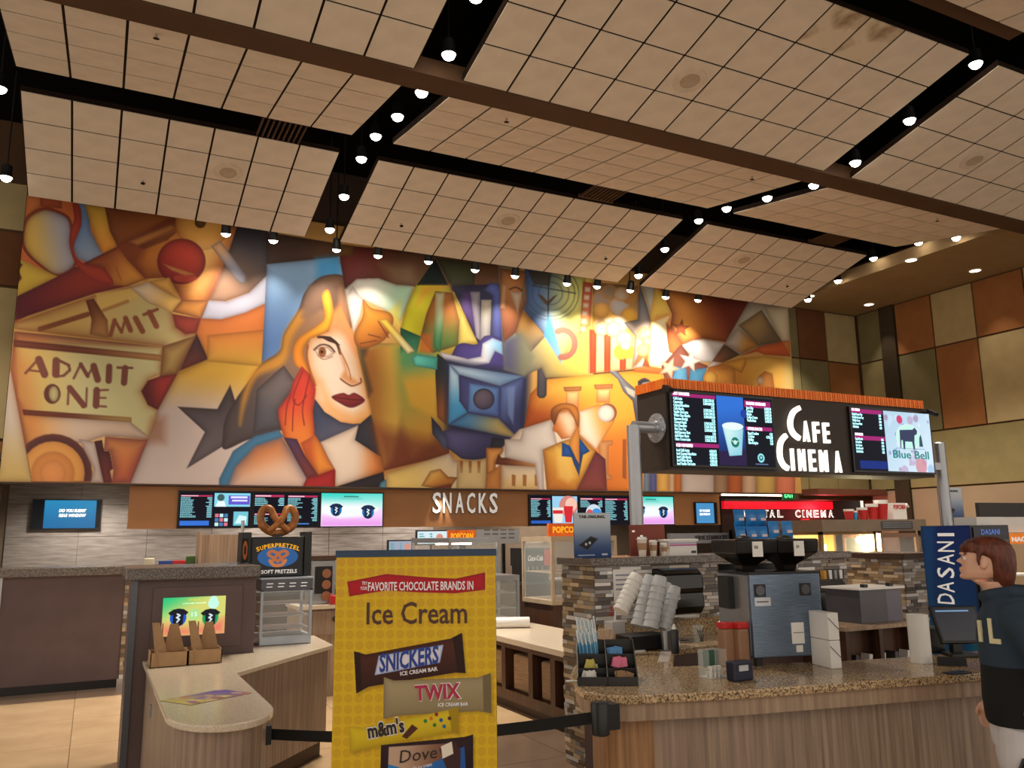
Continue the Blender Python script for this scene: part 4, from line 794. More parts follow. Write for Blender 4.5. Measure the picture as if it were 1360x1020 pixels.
sp_.append(np.array(P3[-1])); M().tube([(1.45+q[0], q[1], 1.778+q[2]) for q in sp_], [.024+.012*math.sin(math.pi*i/len(sp_)) for i in range(len(sp_))], 10).build('pretzel_twist', m_pz, r, smooth=True)
M().box(1.41,1.49,7.50,7.56,1.7605,1.785).build('stand', m_blackp, r)
# coffee dispenser and drawer unit behind
def R4(x0, y0, x1, y1, Y): return rect(x0, y0, x1, y1, Y)
X0, X1, z0, z1 = R4(408, 806, 452, 858, 9.6)
r = thing('drawer_unit', 'wooden drawer unit behind the food warmer', 'cabinet', ((X0+X1)/2, 9.6, 0)); B('body', m_wood, r, X0-.1, X1+.2, 9.62, 10.2, 0, z1-.02); B('counter_top', m_quartz, r, X0-.12, X1+.22, 9.56, 10.22, z1-.02, z1+.02)
d2_ = B('drawer', m_wood, r, X0+.02, X1+.1, 9.6, 9.62, z0+.12, z1-.05); M().disc((X1-.06, 9.6, z1-.14), .035, 'y', 14, .006).build('finger_hole', m_fasc2, d2_)
zt = z1+.02; X0, X1, _, z1 = R4(414, 744, 446, 800, 9.7)
r = thing('drink_dispenser', 'steel drink dispenser with three round windows behind the food warmer', 'dispenser', ((X0+X1)/2, 9.75, zt)); B('body', m_steel, r, X0, X1, 9.72, 10.05, zt, z1, bevel=.01); B('dark_front', m_blackp, r, X0+.04, X1-.04, 9.705, 9.72, zt+.12, z1-.07); B('hood', m_fasc2, r, X0-.01, X1+.01, 9.7, 10.07, z1, z1+.05)
for i in range(3): zc = z1-.15-i*.125; M().disc(((X0+X1)/2+.03, 9.70, zc), .052, 'y', 16, .006).build('round_window', mat('amber_window',(150,100,70),.25), r)
small('red_cup_lid', 'small red tub on the counter behind the food warmer', 'tub', 445, 812, 9.58, .1, .1, .1, m_red, z=zt)
# ================================================= barrier belt and ice cream sign
r = thing('belt_barrier', 'black retractable barrier belt strung from white counter to granite counter', 'barrier')
ORG[r.name] = Vector((0,0,0)); a, b = atX(357, 975, .93), atX(797, 952, 2.30)
dv = (b-a); nrm = Vector((dv.y, -dv.x, 0)).normalized(); bt = M(); n_ = 14; vs = []
for i in range(n_+1):
    t = i/n_; q = a+dv*t+Vector((0,0,-.05*math.sin(math.pi*t)));
    for s in (-.0015, .0015):
        for h_ in (-.028, .028): vs.append(tuple(q+nrm*s+Vector((0,0,h_))))
fs = []
for i in range(n_):
    o_ = i*4; fs += [(o_,o_+1,o_+5,o_+4),(o_+2,o_+6,o_+7,o_+3),(o_+1,o_+3,o_+7,o_+5),(o_,o_+4,o_+6,o_+2)]
bt.add(vs, fs).build('belt', mat('black_webbing',(14,14,14),.8), r); B('wall_clip', m_blackp, r, a.x-.03, a.x+.01, a.y-.03, a.y+.03, a.z-.05, a.z+.05, bevel=.004)
M().lathe([(.040,-.085),(.046,-.08),(.046,.06),(.04,.07)], 18, b).build('belt_cassette', m_blackp, r, smooth=True); B('mount_plate', m_blackp, r, b.x+.02, b.x+.09, b.y-.04, b.y+.05, b.z-.06, b.z+.06)
# yellow sign : local frame, x right, -y to the camera
pl_, pr_ = EYE+ray(447,738)*3.2, EYE+ray(658,729)*3.2; w_ = (pr_-pl_).length; an = math.atan2(pr_.y-pl_.y, pr_.x-pl_.x); ct = (pl_+pr_)/2
r = thing('ice_cream_sign', 'yellow standing sign advertising chocolate brand ice cream bars', 'sign', (ct.x, ct.y, 0), rz=an); hw = w_/2; zt = ct.z-.012; zb = zt-.94
B('pole', m_black, r, -.02, .02, .02, .05, .02, zt-.2); M().lathe([(.17,0),(.17,.02),(.04,.03)], 24, (0,.035,0)).build('base', m_black, r); B('backing', m_blackp, r, -hw, hw, .004, .02, zb, zt); B('top_rail', mat('blue_rail',(36,62,92),.5), r, -hw-.003, hw+.003, -.004, .024, zt-.004, zt+.022)
pxm = 2*hw/211.0                 # metres per photo pixel on the sign
def ysign(c, W_, H_):
    k_ = 100*pxm; U = lambda p: [((a-24)/3.4*k_, (b-38)/3.4*k_) for a, b in p]
    c.R(0,0,W_,H_,(222,184,36))
    for i in range(16):
        for j in range(24): c.O((i+.5)*13.2*k_, (j+.6)*13.2*k_, 5.6*k_, (212,168,36) if j > 3 else (214,164,46))
    c.S(U([(75,150),(250,118),(450,136),(560,142),(694,116),(694,192),(560,206),(400,200),(250,190),(86,214)]), (186,28,42), ed=(140,20,34), ew=.8)
    def wrap(body, col, col2, dark, ends):
        c.S(U([(a+8, b+10) for a, b in body]), (120,90,20), al=.35, soft=1.2); c.S(U(body), col, c2=col2, g=U([body[0], (body[0][0]+20, body[-1][1])]), ed=dark, ew=1.0, es=.6)
        for e in ends: c.S(U(e), dark, al=.85)
    wrap([(112,450),(165,464),(540,400),(590,376),(606,548),(560,545),(180,600),(126,628)], (84,42,32), (58,28,22), (40,20,18), [[(112,450),(140,456),(150,615),(126,628)],[(548,396),(590,376),(606,548),(570,540)]])
    c.S(U([(222,470),(508,426),(492,502),(205,552)]), (232,228,236), ed=(120,150,210), ew=.6)
    wrap([(246,560),(290,575),(660,566),(716,548),(718,716),(660,706),(300,722),(246,736)], (176,160,124), (150,134,98), (110,96,66), [[(680,560),(716,548),(718,716),(684,708)]])
    wrap([(96,762),(150,770),(530,700),(574,688),(574,800),(540,790),(150,860),(104,872)], (232,206,40), (206,176,30), (160,130,20), [[(530,702),(574,688),(574,800),(545,792)]])
    c.S(U([(328,808),(372,758),(398,775),(350,818)]), (84,44,30)); [c.O(*U([(a, b)])[0], 2.0*k_*1.2, cc) for a, b, cc in [(478,718,(150,40,30)),(498,742,(40,90,160)),(470,762,(60,120,50)),(512,768,(40,110,150)),(455,735,(206,120,30)),(535,735,(90,50,40)),(430,745,(50,130,60))]]
    wrap([(238,842),(280,838),(600,812),(638,802),(638,990),(600,984),(280,992),(236,1004)], (54,34,40), (40,24,30), (30,18,22), [])
    c.S(U([(272,850),(560,836),(560,920),(270,960)]), (196,164,140), c2=(120,80,60), g=U([(300,860),(540,900)])); c.S(U([(270,920),(380,950),(500,900),(600,850),(606,960),(270,984)]), (50,130,206), c2=(40,90,160), g=U([(300,940),(600,900)])); c.S(U([(490,860),(560,830),(584,870),(580,970),(530,960)]), (66,40,40)); c.S(U([(498,850),(545,830),(552,880),(505,900)]), (232,222,206))
    c.S(U([(130,1018),(520,985),(520,1200),(130,1200)]), (232,206,40), ed=(160,130,20), ew=1); c.R(0,H_*.97,W_,H_,(206,166,30))
pane('poster_face', -hw, hw, zb, zt, 0, ysign, m_print, r, 7)
def yt(s, x, y, sz, m, wd, dy=0, **q): txt(s, 'poster_lettering', m, r, (-hw+(x-24)/3.4*pxm, -.0015-dy, zt-(y-38)/3.4*pxm), sz/3.4*pxm, width=wd/3.4*pxm, ext=.0006, **q)
t_w = mat('ink_white',(240,236,240),.5,var=0); t_b = mat('ink_brown',(76,40,24),.5,var=0); t_bl = mat('ink_blue',(28,60,150),.5,var=0); t_r = mat('ink_red',(176,30,70),.5,var=0); t_d = mat('ink_dark',(40,26,22),.5,var=0)
yt('FAVORITE CHOCOLATE BRANDS IN',405,190,36,t_w,472,bold=.02); yt('TRY',153,164,14,t_w,24,bold=.02); yt('YOUR',150,186,14,t_w,30,bold=.02); yt('Ice Cream',388,334,92,t_b,448,bold=.012)
yt('SNICKERS',356,520,72,t_bl,270,bold=.03,shear=.25,spin=-.14); yt('ICE CREAM BAR',400,545,16,t_w,166,bold=.02,spin=-.12); yt('TWIX',484,655,62,t_w,206,bold=.05,spin=-.05); yt('TWIX',482,654,60,t_r,198,dy=.002,bold=.03,spin=-.05); yt('ICE CREAM BAR',550,684,14,t_w,132,bold=.02,spin=-.02)
yt('m&m\'s',262,800,58,t_w,166,bold=.07,spin=-.16); yt('m&m\'s',262,799,56,t_d,160,dy=.002,bold=.035,spin=-.16); yt('Dove',398,906,50,t_d,165,shear=.2,spin=-.12); yt('vanilla ice cream',410,938,15,t_w,104,spin=-.2); yt('m&m\'s',360,1030,30,t_d,70,bold=.03,spin=-.1)
# ================================================= concession counter on the middle
XF = 3.86; r = thing('concession_counter', 'brown counter with pale top and open cubbies of folded bags', 'counter', (4.2, 8, 0))
B('top', m_quartz, r, XF, 4.75, 6.5, 11.3, .66, .72, bevel=.008); B('carcass', m_dwood, r, 4.32, 4.72, 6.53, 11.2, .1, .659); B('kick_base', m_fasc2, r, 3.97, 4.7, 6.55, 11.2, 0, .1); B('bottom_board', m_dwood, r, 3.9, 4.32, 6.53, 11.2, .1, .2); B('head_rail', m_dwood, r, 3.9, 4.32, 6.53, 11.2, .61, .659)
ys_ = [6.54,6.98,7.42,8.02,8.62,9.4,10.2,11.1]
for y in ys_: B('upright', m_dwood, r, 3.9, 4.32, y, y+.09, .2, .61)
m_bag = mat('bag_stack', (176,146,112), .8, stretch=(1,1,30), scale=4, col2=(140,112,84))
for i, y in enumerate(ys_[:5]): tag(M().box(3.96, 4.26, y+.16, ys_[i+1]-.06, .202, .55).build('bag_stack', m_bag, None, bevel=.02), f'stack of folded paper bags in the {ORD[i]} counter cubby from the granite counter', 'bag stack', 'bag stacks in the cubbies')
p = atZ(680, 834, .72); b = M(); b.T = Matrix.Translation((p.x, p.y, .72+.06)) @ Matrix.Rotation(math.radians(-25), 4, 'Z') @ Matrix.Rotation(math.pi/2, 4, 'Y'); b.lathe([(.012,-.2),(.055,-.2),(.06,-.19),(.06,.19),(.055,.2),(.012,.2)], 18); o = b.build('towel_roll', m_white, None, smooth=True); tag(o, 'white paper roll lying on the pale concession counter', 'paper roll')
# glass cases and machines
def case(label, x0, x1, y0, y1, z0, z1, name='glass_case', shelves=2, glow=None, m=m_steel):
    r = thing(name, label, 'display case', ((x0+x1)/2, (y0+y1)/2, z0)); t = .035
    B('base', m, r, x0, x1, y0, y1, z0, z0+.05); B('roof', m, r, x0, x1, y0, y1, z1-.06, z1)
    for x in (x0, x1-t):
        for y in (y0, y1-t): B('corner_post', m, r, x, x+t, y, y+t, z0+.05, z1-.06)
    for i in range(shelves): zz = z0+(z1-z0)*(i+1)/(shelves+1.2); B('shelf', m, r, x0+.03, x1-.03, y0+.03, y1-.03, zz, zz+.012)
    B('glass_front', m_glass, r, x0+t, x1-t, y0+.01, y0+.016, z0+.05, z1-.06); B('glass_side', m_glass, r, x0+.01, x0+.016, y0+t, y1-t, z0+.05, z1-.06)
    if glow: B('lamp_bar', m_lens2, r, x0+.1, x1-.1, (y0+y1)/2-.03, (y0+y1)/2+.03, z1-.09, z1-.065)
    return r
case('steel framed glass case on the concession counter near the paper roll', 3.98, 4.6, 9.05, 9.78, .721, 1.28)
case('tall glass popcorn case at the far end of the concession counter', 4.0, 4.7, 9.8, 11.2, .721, 1.72, shelves=1, glow=1)
X0, X1, z0, z1 = R4(733, 712, 800, 800, 9.0); case('glass popcorn case with pale frame behind the stone wall', X0, X0+.95, 9.0, 9.8, z0-.02, z1, shelves=1, m=mat('pale_frame',(186,166,140),.5)); 
r = thing('case_stand', 'wooden stand under the pale framed popcorn case', 'stand', (X0+.45, 9.4, 0)); B('body', m_dwood, r, X0+.02, X0+.93, 9.02, 9.78, .06, z0-.021); B('plinth', m_fasc2, r, X0+.05, X0+.9, 9.06, 9.74, 0, .06)
m_po = mat('popcorn_orange', (206,96,24), .5, emit=.35, col2=(170,60,16), scale=8)
for (x0, y0, x1, y1, Y, lb) in [(595,704,632,721,13.35,'orange POPCORN sign over the far counter, left of the steel hood'),(729,695,778,712.5,9.1,'orange POPCORN sign on the pale framed case')]:
    X0, X1, z0, z1 = R4(x0, y0, x1, y1, Y); r = thing('popcorn_sign', lb, 'sign', ((X0+X1)/2, Y, z0)); B('panel', m_po, r, X0, X1, Y, Y+.05, z0, z1); txt('POPCORN', 'lettering', m_ytext, r, ((X0+X1)/2, Y-.003, z0+(z1-z0)*.3), (z1-z0)*.45, bold=.03, width=(X1-X0)*.8)
    if Y > 10: B('post', m_black, r, (X0+X1)/2-.02, (X0+X1)/2+.02, Y+.05, Y+.08, .931, z1)
X0, X1, z0, z1 = R4(633, 703, 690, 722, 13.55); r = thing('steel_hood', 'slotted stainless hood over the popcorn case', 'hood', ((X0+X1)/2, 13.5, z0)); B('canopy', m_steel, r, X0, X1, 13.55, 14.2, z0, z1)
for i in range(3):
    for j in range(4): B('slot', m_steeld, r, X0+.15+j*.16, X0+.26+j*.16, 13.54, 13.55, z0+.09+i*.07, z0+.11+i*.07)
B('leg', m_black, r, X0, X0+.05, 14.14, 14.2, .931, z0); B('leg', m_black, r, X1-.05, X1, 14.14, 14.2, .931, z0)
r = thing('back_counter', 'long dark back counter under the far screens', 'counter', (6, 14, 0)); B('body', m_fasc2, r, 2.2, 13.6, 13.35, 14.3, 0, .88); B('top', m_steeld, r, 2.15, 13.65, 13.3, 14.35, .88, .93)
for (x0, y0, x1, y1, lb, cc) in [(515,717,551,735,'small far screen left of the bright menu panel',(150,160,176)),(553,704,595,724,'bright white and teal menu panel over the far counter',(206,226,230))]:
    X0, X1, z0, z1 = R4(x0, y0, x1, y1, 13.8); r = tv(lb, X0, X1, z0, z1, 13.8, lambda c, w_, h_, cc=cc: (c.R(0,0,w_,h_,cc), rows(c,3,w_*.5,3,h_-3,4,col=(60,150,160),seed=4), c.O(w_*.75,h_*.5,h_*.3,(206,140,120))), name='far_screen'); B('post', m_black, r, (X0+X1)/2-.02, (X0+X1)/2+.02, 13.85, 13.88, .931, z0+.1)
X0, X1, z0, z1 = R4(700, 728, 733, 775, 13.3); r = thing('soda_fountain', 'black and red soda fountain with white script on the back counter', 'soda machine', ((X0+X1)/2, 13.5, .93)); B('lower_body', m_blackp, r, X0, X1, 13.42, 13.9, .93, z0+.3); hd = B('head', m_blackp, r, X0-.03, X1, 13.3, 13.9, z0+.3, z1); B('red_panel', m_red, hd, X1-.16, X1+.005, 13.292, 13.3, z0+.31, z1-.02)
txt('Coca-Cola', 'script', m_letw, hd, ((X0+X1)/2-.09, 13.293, z0+.40), .09, shear=.35, width=.3)
for i in range(4): M().lathe([(.012,0),(.02,.02),(.02,.07)], 8, (X0+.06+i*.09, 13.36, z0+.23)).build('nozzle', m_steel, r)
# ================================================= cafe island
CZ = .95; WY = 5.52
def cz(x, y, z=CZ): return atZ(x, y, z)
r = thing('cafe_counter', 'curved speckled brown granite counter with wood veneer front', 'counter', (3.2, 4.0, 0))
def c2(x, y): p = cz(x, y); return (p.x, p.y)
fr = [c2(757,898), c2(763,909), c2(775,917), c2(800,923), c2(835,924), c2(877,922), c2(980,917), c2(1100,908.5), c2(1200,901), c2(1301,894)]
e_ = np.array(fr[-1]); dr_ = e_-np.array(fr[-3]); dr_ = dr_/np.linalg.norm(dr_); end = tuple(e_+dr_*1.6); nrm_ = np.array((-dr_[1], dr_[0]))
bk = [tuple(np.array(end)+nrm_*.78), c2(1210,872), c2(1115,878), c2(894,885), c2(896,862), c2(954,855)]
Xr = bk[-1][0]+.83
gt = [(3.5, WY-.02), (3.12, 5.1), c2(762,885)]+fr+[end]+bk+[(Xr, bk[-1][1]), (Xr, WY-.02)]
M().prism(gt, CZ-.045, CZ).build('granite_top', m_gran, r, bevel=.008)
def inset(pl, d): # move the outline of the front inwards
    out = []
    for i, p in enumerate(pl):
        a = np.array(pl[max(0, i-1)]); b = np.array(pl[min(len(pl)-1, i+1)]); t = b-a; t = t/np.linalg.norm(t); out.append(tuple(np.array(p)+d*np.array((-t[1], t[0]))))
    return out
fo = fr+[end]; f1 = inset(fo, .03); f2 = inset(fo, .12); bkc = inset(fo, .62)
M().prism(f1+f1[::-1] if False else f1+inset(fo, .3)[::-1][:-4]+[(3.0,4.9)], CZ-.13, CZ-.046).build('veneer_apron', m_wood2, r)
M().prism(f2[5:]+bkc[::-1][:-6], .1, CZ-.131).build('veneer_front', m_wood, r)
M().prism([f2[5]]+[bkc[6]]+[(3.1,4.6),(2.95,4.75)]+f2[:5], .1, CZ-.131).build('veneer_end', mat('veneer_tan',(168,126,84),.45,stretch=(26,26,.9),scale=1.6,col2=(128,92,60)), r)
M().prism(inset(fo, .17)[4:]+inset(fo, .55)[::-1][:-6], 0, .1).build('kick_base', m_fasc2, r)
M().prism([(bk[-2][0], bk[-2][1]+.03), (Xr, bk[-1][1]+.03), (Xr, WY-.04), (3.3, WY-.04)], .02, CZ-.046).build('back_cabinet', m_plum, r)
for i in range(3): x0 = bk[-2][0]+.05+i*.42; B('cabinet_door', m_plum, r, x0, x0+.39, bk[-1][1]+.012, bk[-1][1]+.03, .1, CZ-.09)
# stone half wall with granite ledge
X0w, X1w = atY(790, 780, WY).x, atY(1122, 745, WY).x; zl = atY(800, 741, WY).z; YB = 6.0
r = thing('stone_half_wall', 'half wall of grey and tan stone strips with granite ledge', 'half wall', (4.6, 5.9, 0))
B('core', m_grout, r, X0w, X1w, WY, YB, 0, zl-.06); B('ledge', m_grang, r, X0w-.05, X1w+.04, WY-.05, YB+.02, zl-.06, zl, bevel=.008)
mosaic('stone_mosaic', r, 'x', X0w, X1w, CZ+.13, zl-.06, WY, STG); mosaic('stone_mosaic', r, 'y', WY, YB, .0, zl-.06, X0w, ST, .032)
B('backsplash', m_gran, r, X0w, X1w-.2, WY-.022, WY-.0205+.0, CZ, CZ+.13)
# second stone pier on the right
xa, xb = atY(1200, 760, 6.6).x, atY(1234, 760, 6.6).x; zp = atY(1200, 735, 6.6).z
r = thing('stone_pier', 'stone strip pier with dark cap beside the blue water cooler', 'pier', (xa, 6.8, 0))
B('core', m_grout, r, xa, xb+.3, 6.6, 7.5, 0, zp-.06); B('cap', m_fasc2, r, xa-.03, xb+.33, 6.55, 7.54, zp-.06, zp); mosaic('stone_mosaic', r, 'x', xa, xb+.3, .3, zp-.06, 6.6, STG, .034); mosaic('stone_mosaic', r, 'y', 6.6, 7.5, .3, zp-.06, xa, ST, .034)
# ---------- sign canopy
SY = 6.2; X0, X1 = atY(886, 570, SY).x, atY(1237, 590, SY).x; z0, z1 = atY(893, 624, SY).z, atY(885, 515, SY).z
r = thing('cafe_sign', 'dark cafe sign box with lit CAFE CINEMA letters and orange fringe', 'sign', ((X0+X1)/2, SY, 0)); m_box = mat('sign_brown',(46,34,24),.6)
B('box', m_box, r, X0, X1, SY, SY+.46, z0, z1); fg = B('fringe_core', m_orange, r, X0-.01, X1-.1, SY-.012, SY+.47, z1, z1+.085)
b = M(); n_ = 0
for i in range(150):
    x = X0-.01+(X1-X0-.09)*i/150; b.box(x+.003, x+(X1-X0)/150*.8, SY-.02-.004*(i % 3), SY-.012, z1-.004, z1+.088)
for i in range(22): y = SY+.46*i/22; b.box(X0-.018, X0-.01, y+.003, y+.017, z1-.004, z1+.088)
b.build('fringe_strands', m_orange, fg, kind='stuff')
def cmenu(cols):
    def f(c, w_, h_):
        c.R(0,0,w_,h_,(6,10,26))
        for q in cols: q(c, w_, h_)
    return f
def hd(x0, y0, x1, y1): return lambda c, w_, h_: c.R(w_*x0, h_*y0, w_*x1, h_*y1, (158,34,110))
def cupimg(c, w_, h_):
    c.R(w_*.43,0,w_*.70,h_*.99,(44,110,206), c2=(16,34,90), g=[(w_*.5,h_*.1),(w_*.56,h_)]); c.O(w_*.70,h_*.24,w_*.035,(24,60,150)); c.S([(w_*.43,h_*.8),(w_*.7,h_*.75),(w_*.7,h_*.99),(w_*.43,h_*.99)], (40,26,66))
    c.S([(w_*.475,h_*.44),(w_*.685,h_*.46),(w_*.655,h_*.84),(w_*.53,h_*.86)], (206,236,232), c2=(150,206,222), g=[(w_*.5,h_*.5),(w_*.67,h_*.7)], ed=(120,190,210), ew=1.5); c.O(w_*.58,h_*.43,w_*.107,(226,246,240),ry=h_*.055); c.O(w_*.595,h_*.66,w_*.04,(20,110,96)); c.O(w_*.595,h_*.66,w_*.018,(190,230,222)); c.L([(w_*.565,h_*.64),(w_*.595,h_*.67),(w_*.625,h_*.64)], 1, (200,236,228))
    c.O(w_*.85,h_*.87,w_*.036,(150,226,232)); c.O(w_*.85,h_*.87,w_*.022,(20,110,120)); c.O(w_*.85,h_*.865,w_*.009,(190,236,232)); c.R(w_*.79,h_*.955,w_*.92,h_*.965,(120,150,200))
xs0, xs1 = atY(889, 570, SY).x, atY(1027, 580, SY).x
m_mt = mat('menu_ink',(170,232,240),.5,emit=.9,var=0); m_mw = mat('menu_head_ink',(250,226,240),.5,emit=.9,var=0)
def lines(parent, X, W_, ztop, dz, items, head=None, prices=None, Y=SY-.033, sz=.026):
    z = ztop
    if head: txt(head, 'menu_heading', m_mw, parent, (X, Y, z+.008), sz*1.1, al='LEFT', bold=.02, sx=.62); z -= dz*1.15
    for i, t in enumerate(items):
        txt(t, 'menu_line', m_mt, parent, (X, Y, z), sz, al='LEFT', sx=.62, bold=.012)
        if prices: txt(prices[i % len(prices)], 'menu_price', m_mt, parent, (X+W_, Y, z), sz, al='RIGHT', sx=.62, bold=.012)
        z -= dz
def screen(label, xa, xb, za, zb, cols):
    t = thing('cafe_menu_screen', label, 'screen', ((xa+xb)/2, SY-.03, za)); B('bezel', m_blackp, t, xa, xb, SY-.0285, SY-.002, za, zb); pane('display', xa+.02, xb-.02, za+.02, zb-.02, SY-.0295, cmenu(cols), m_scr, t, 2.4); return t
zs0, zs1 = z0+.03, z1-.02; Hs = zs1-zs0; Ws = xs1-xs0
t = screen('coffee menu screen with white cup picture, left on the cafe sign', xs0, xs1, zs0, zs1, [hd(.0,.01,.42,.06), hd(.02,.70,.43,.755), hd(.71,.04,.985,.14), hd(.71,.42,.985,.475), cupimg])
lines(t, xs0+.035, Ws*.38, zs1-.055, Hs*.0445, ['Caffe Latte','Cappuccino','Caramel Macchiato','Caffe Mocha','Vanilla Chai Latte','White Choc Mocha','Espresso Shot(s)','Caramel Apple','Hot Chocolate','Hot Tazo Tea','Add Espresso Shot','Add Flavor Shots','Choc Cream Latte'], 'HOT FAVORITES', ['3.25/3.75/4.25','3.50/4.00/4.50','2.25','3.75/4.25/4.75'])
lines(t, xs0+.045, Ws*.37, zs1-Hs*.755, Hs*.0435, ['Iced Caffe Latte','Iced Caramel Macchiato','Iced Caffe Mocha','Iced White Mocha','Iced Vanilla Chai Latte'], 'ICED FAVORITES', ['4.25/4.75','4.50/5.00'])
lines(t, xs0+Ws*.72, Ws*.25, zs1-Hs*.135, Hs*.043, ['Java Chip','Caramel','Mocha','Coffee Cream','Vanilla Bean'], 'BLENDED BEVERAGES', ['5.00/5.50']); lines(t, xs0+Ws*.72, Ws*.25, zs1-Hs*.485, Hs*.043, ['Bagel Combos','Cookies','Muffins','Rice Krispies'], 'OTHER SNACKS', ['4.25','4.75/5.00','3.25'])
def bb(c, w_, h_):
    c.R(w_*.40,0,w_,h_,(176,206,226), c2=(206,226,240), g=[(w_*.4,0),(w_*.9,h_)])
    for i in range(46): q = random.Random(i+3); c.O(w_*q.uniform(.42,1), h_*q.uniform(0,1), q.uniform(1.5,6), q.choice([(130,170,214),(206,226,240),(176,130,170),(110,120,180),(226,236,244),(150,90,130)]), al=.5, soft=1.5)
    c.O(w_*.60,h_*.13,4.6,(206,60,110)); c.O(w_*.83,h_*.9,9,(206,120,130),al=.7); c.O(w_*.70,h_*.42,w_*.165,(210,232,226),ry=h_*.22); c.O(w_*.70,h_*.42,w_*.15,(190,236,226),ry=h_*.20)
    q = lambda pts: [(w_*.70+a, h_*.42+b) for a, b in pts]; k_ = w_/100
    c.S([(x*k_+w_*.70, y*k_+h_*.42) for x, y in [(-11,-6),(6,-7),(9,-9),(12,-6),(11,-3),(8,-2),(7,4),(7,11),(5,11),(4,4),(-5,4),(-6,11),(-8,11),(-8,3),(-10,3),(-11,10),(-12,10)]], (52,60,90)); c.S([(x*k_+w_*.70, y*k_+h_*.42) for x, y in [(14,0),(16,-3),(17,0),(18,8),(13,8)]], (52,80,90)); c.R(w_*.52,h_*.61,w_*.9,h_*.616,(70,120,150)); c.R(w_*.06,h_*.84,w_*.39,h_*.97,(20,60,160), al=.7)
xs2, xs3 = atY(1128, 580, SY).x, atY(1236, 590, SY).x; Wt = xs3-xs2
t = screen('ice cream menu screen with a cow emblem, right on the cafe sign', xs2, xs3, zs0, zs1-.02, [hd(.0,.005,.385,.075), hd(.02,.44,.395,.51), bb])
lines(t, xs2+.03, Wt*.345, zs1-.075, Hs*.047, ['Single Scoop Cup','Double Scoop Cup','Waffle Cone','Ice Cream Float','Milkshake'], 'ICE CREAM', ['3.25','4.25','5.00'], sz=.024); lines(t, xs2+.05, Wt*.335, zs1-Hs*.47, Hs*.047, ['Bagel Snacks','Smoothies','Ice Cream','Hot Pretzel','Soft Drinks'], 'FAVORITES', ['3.25','4.75','5.00'], sz=.024)
txt('Blue Bell', 'emblem_text', mat('ink_teal',(0,130,130),.5,emit=.5,var=0), t, (xs2+Wt*.70, SY-.033, zs1-.02-Hs*.74), .085, width=Wt*.45, bold=.01)
# CAFE CINEMA letters
LY = SY-.03
def letter(ch, px_, py_, hgt, wd, par):
    p = atY(px_, py_, LY); l_ = txt(ch, 'letter', m_led, par, (p.x, LY, p.z), hgt, bold=.015, ext=.015, width=wd)
sc_ = 6.9/1100
for ch, x, y in [('A',1071.5,586),('F',1084.5,587),('E',1098,588)]: letter(ch, x, y, .205, .078, r)
for ch, x, y in [('I',1053.5,624.5),('N',1066,625),('E',1079.5,625.5),('M',1095,626),('A',1114,627)]: letter(ch, x, y, .215, .03 if ch == 'I' else (.1 if ch == 'M' else .08), r)
for pts in [[(1062,541.5),(1054,547),(1050,557),(1050,567),(1054,576),(1062,582.5)],[(1044,578),(1037.5,586),(1035.5,598),(1036.5,609),(1041,618),(1047,622.5)]]:
    c_ = [atY(x, y, LY) for x, y in pts]; q = spline([tuple(c_[0])]+[tuple(v) for v in c_]+[tuple(c_[-1])], 5)[5:5+5*(len(c_)-1)+1]; b = M()
    for i in range(len(q)-1):
        a, e = Vector(q[i]), Vector(q[i+1]); d_ = (e-a).normalized(); n__ = Vector((-d_.z, 0, d_.x)); h_ = .024; h2 = .024
        v = [a-n__*h_, a+n__*h_, e+n__*h2, e-n__*h2]; b.add([(w.x, LY-.015, w.z) for w in v]+[(w.x, LY+.02, w.z) for w in v], [(0,1,2,3),(7,6,5,4),(0,4,5,1),(1,5,6,2),(2,6,7,3),(3,7,4,0)])
    b.build('letter', m_led, r)
# pipes
def pipe(label, px_, ytop, Yp, elbow):
    a = atY(px_, ytop, Yp); t = thing('support_pipe', label, 'pipe', (a.x, Yp, zl)); zz = 0; rr = .062
    if elbow:
        M().tube([(a.x,Yp,zz),(a.x,Yp,a.z),], rr, 20).build('upright', m_alu, t, smooth=True); M().tube([(a.x-.0,Yp,a.z-rr*.2),(X0-.02,Yp,a.z-rr*.2)], rr*.9, 18).build('arm', m_alu, t, smooth=True)
        b = M(); b.T = Matrix.Translation((X0-.005, Yp, a.z-rr*.2)) @ Matrix.Rotation(-math.pi/2, 4, 'Y'); b.lathe([(.02,0),(.14,0),(.14,.012),(.07,.02),(.065,.05)], 26); f_ = b.build('flange', m_alu, t, smooth=True)
        for i in range(6): q = i*math.pi/3+.3; M().sph((X0-.02, Yp+.115*math.cos(q), a.z-rr*.2+.115*math.sin(q)), .012).build('bolt', m_steel, f_)
    else: M().tube([(a.x,Yp,0),(a.x,Yp,a.z),], rr, 20).build('upright', m_alu, t, smooth=True); M().sph((a.x,Yp,a.z), rr, rz=.03).build('cap', m_alu, t, smooth=True); B('arm', m_alu, t, X1, a.x-rr*.5, Yp-.04, Yp+.04, a.z-.3, a.z-.22)
pipe('grey pipe with elbow and flange holding the left end of the cafe sign', 841, 565, SY+.15, True); pipe('plain grey pipe at the right end of the cafe sign', 1247, 590, SY+.15, False)
for (x, y, lb) in [(887,516,'small black camera at the left top corner of the cafe sign'),(1238,548,'small black camera at the right top corner of the cafe sign')]:
    p = atY(x, y, SY-.1); t = thing('security_camera', lb, 'camera', p); b = M(); b.T = Matrix.Translation(p) @ Matrix.Rotation(.5, 4, 'X'); b.box(-.03,.03,-.06,.05,-.02,.02); b.build('body', m_blackp, t); M().tube([p, (p.x, SY-.04, z1-.02)], .01, 6).build('bracket', m_blackp, t)
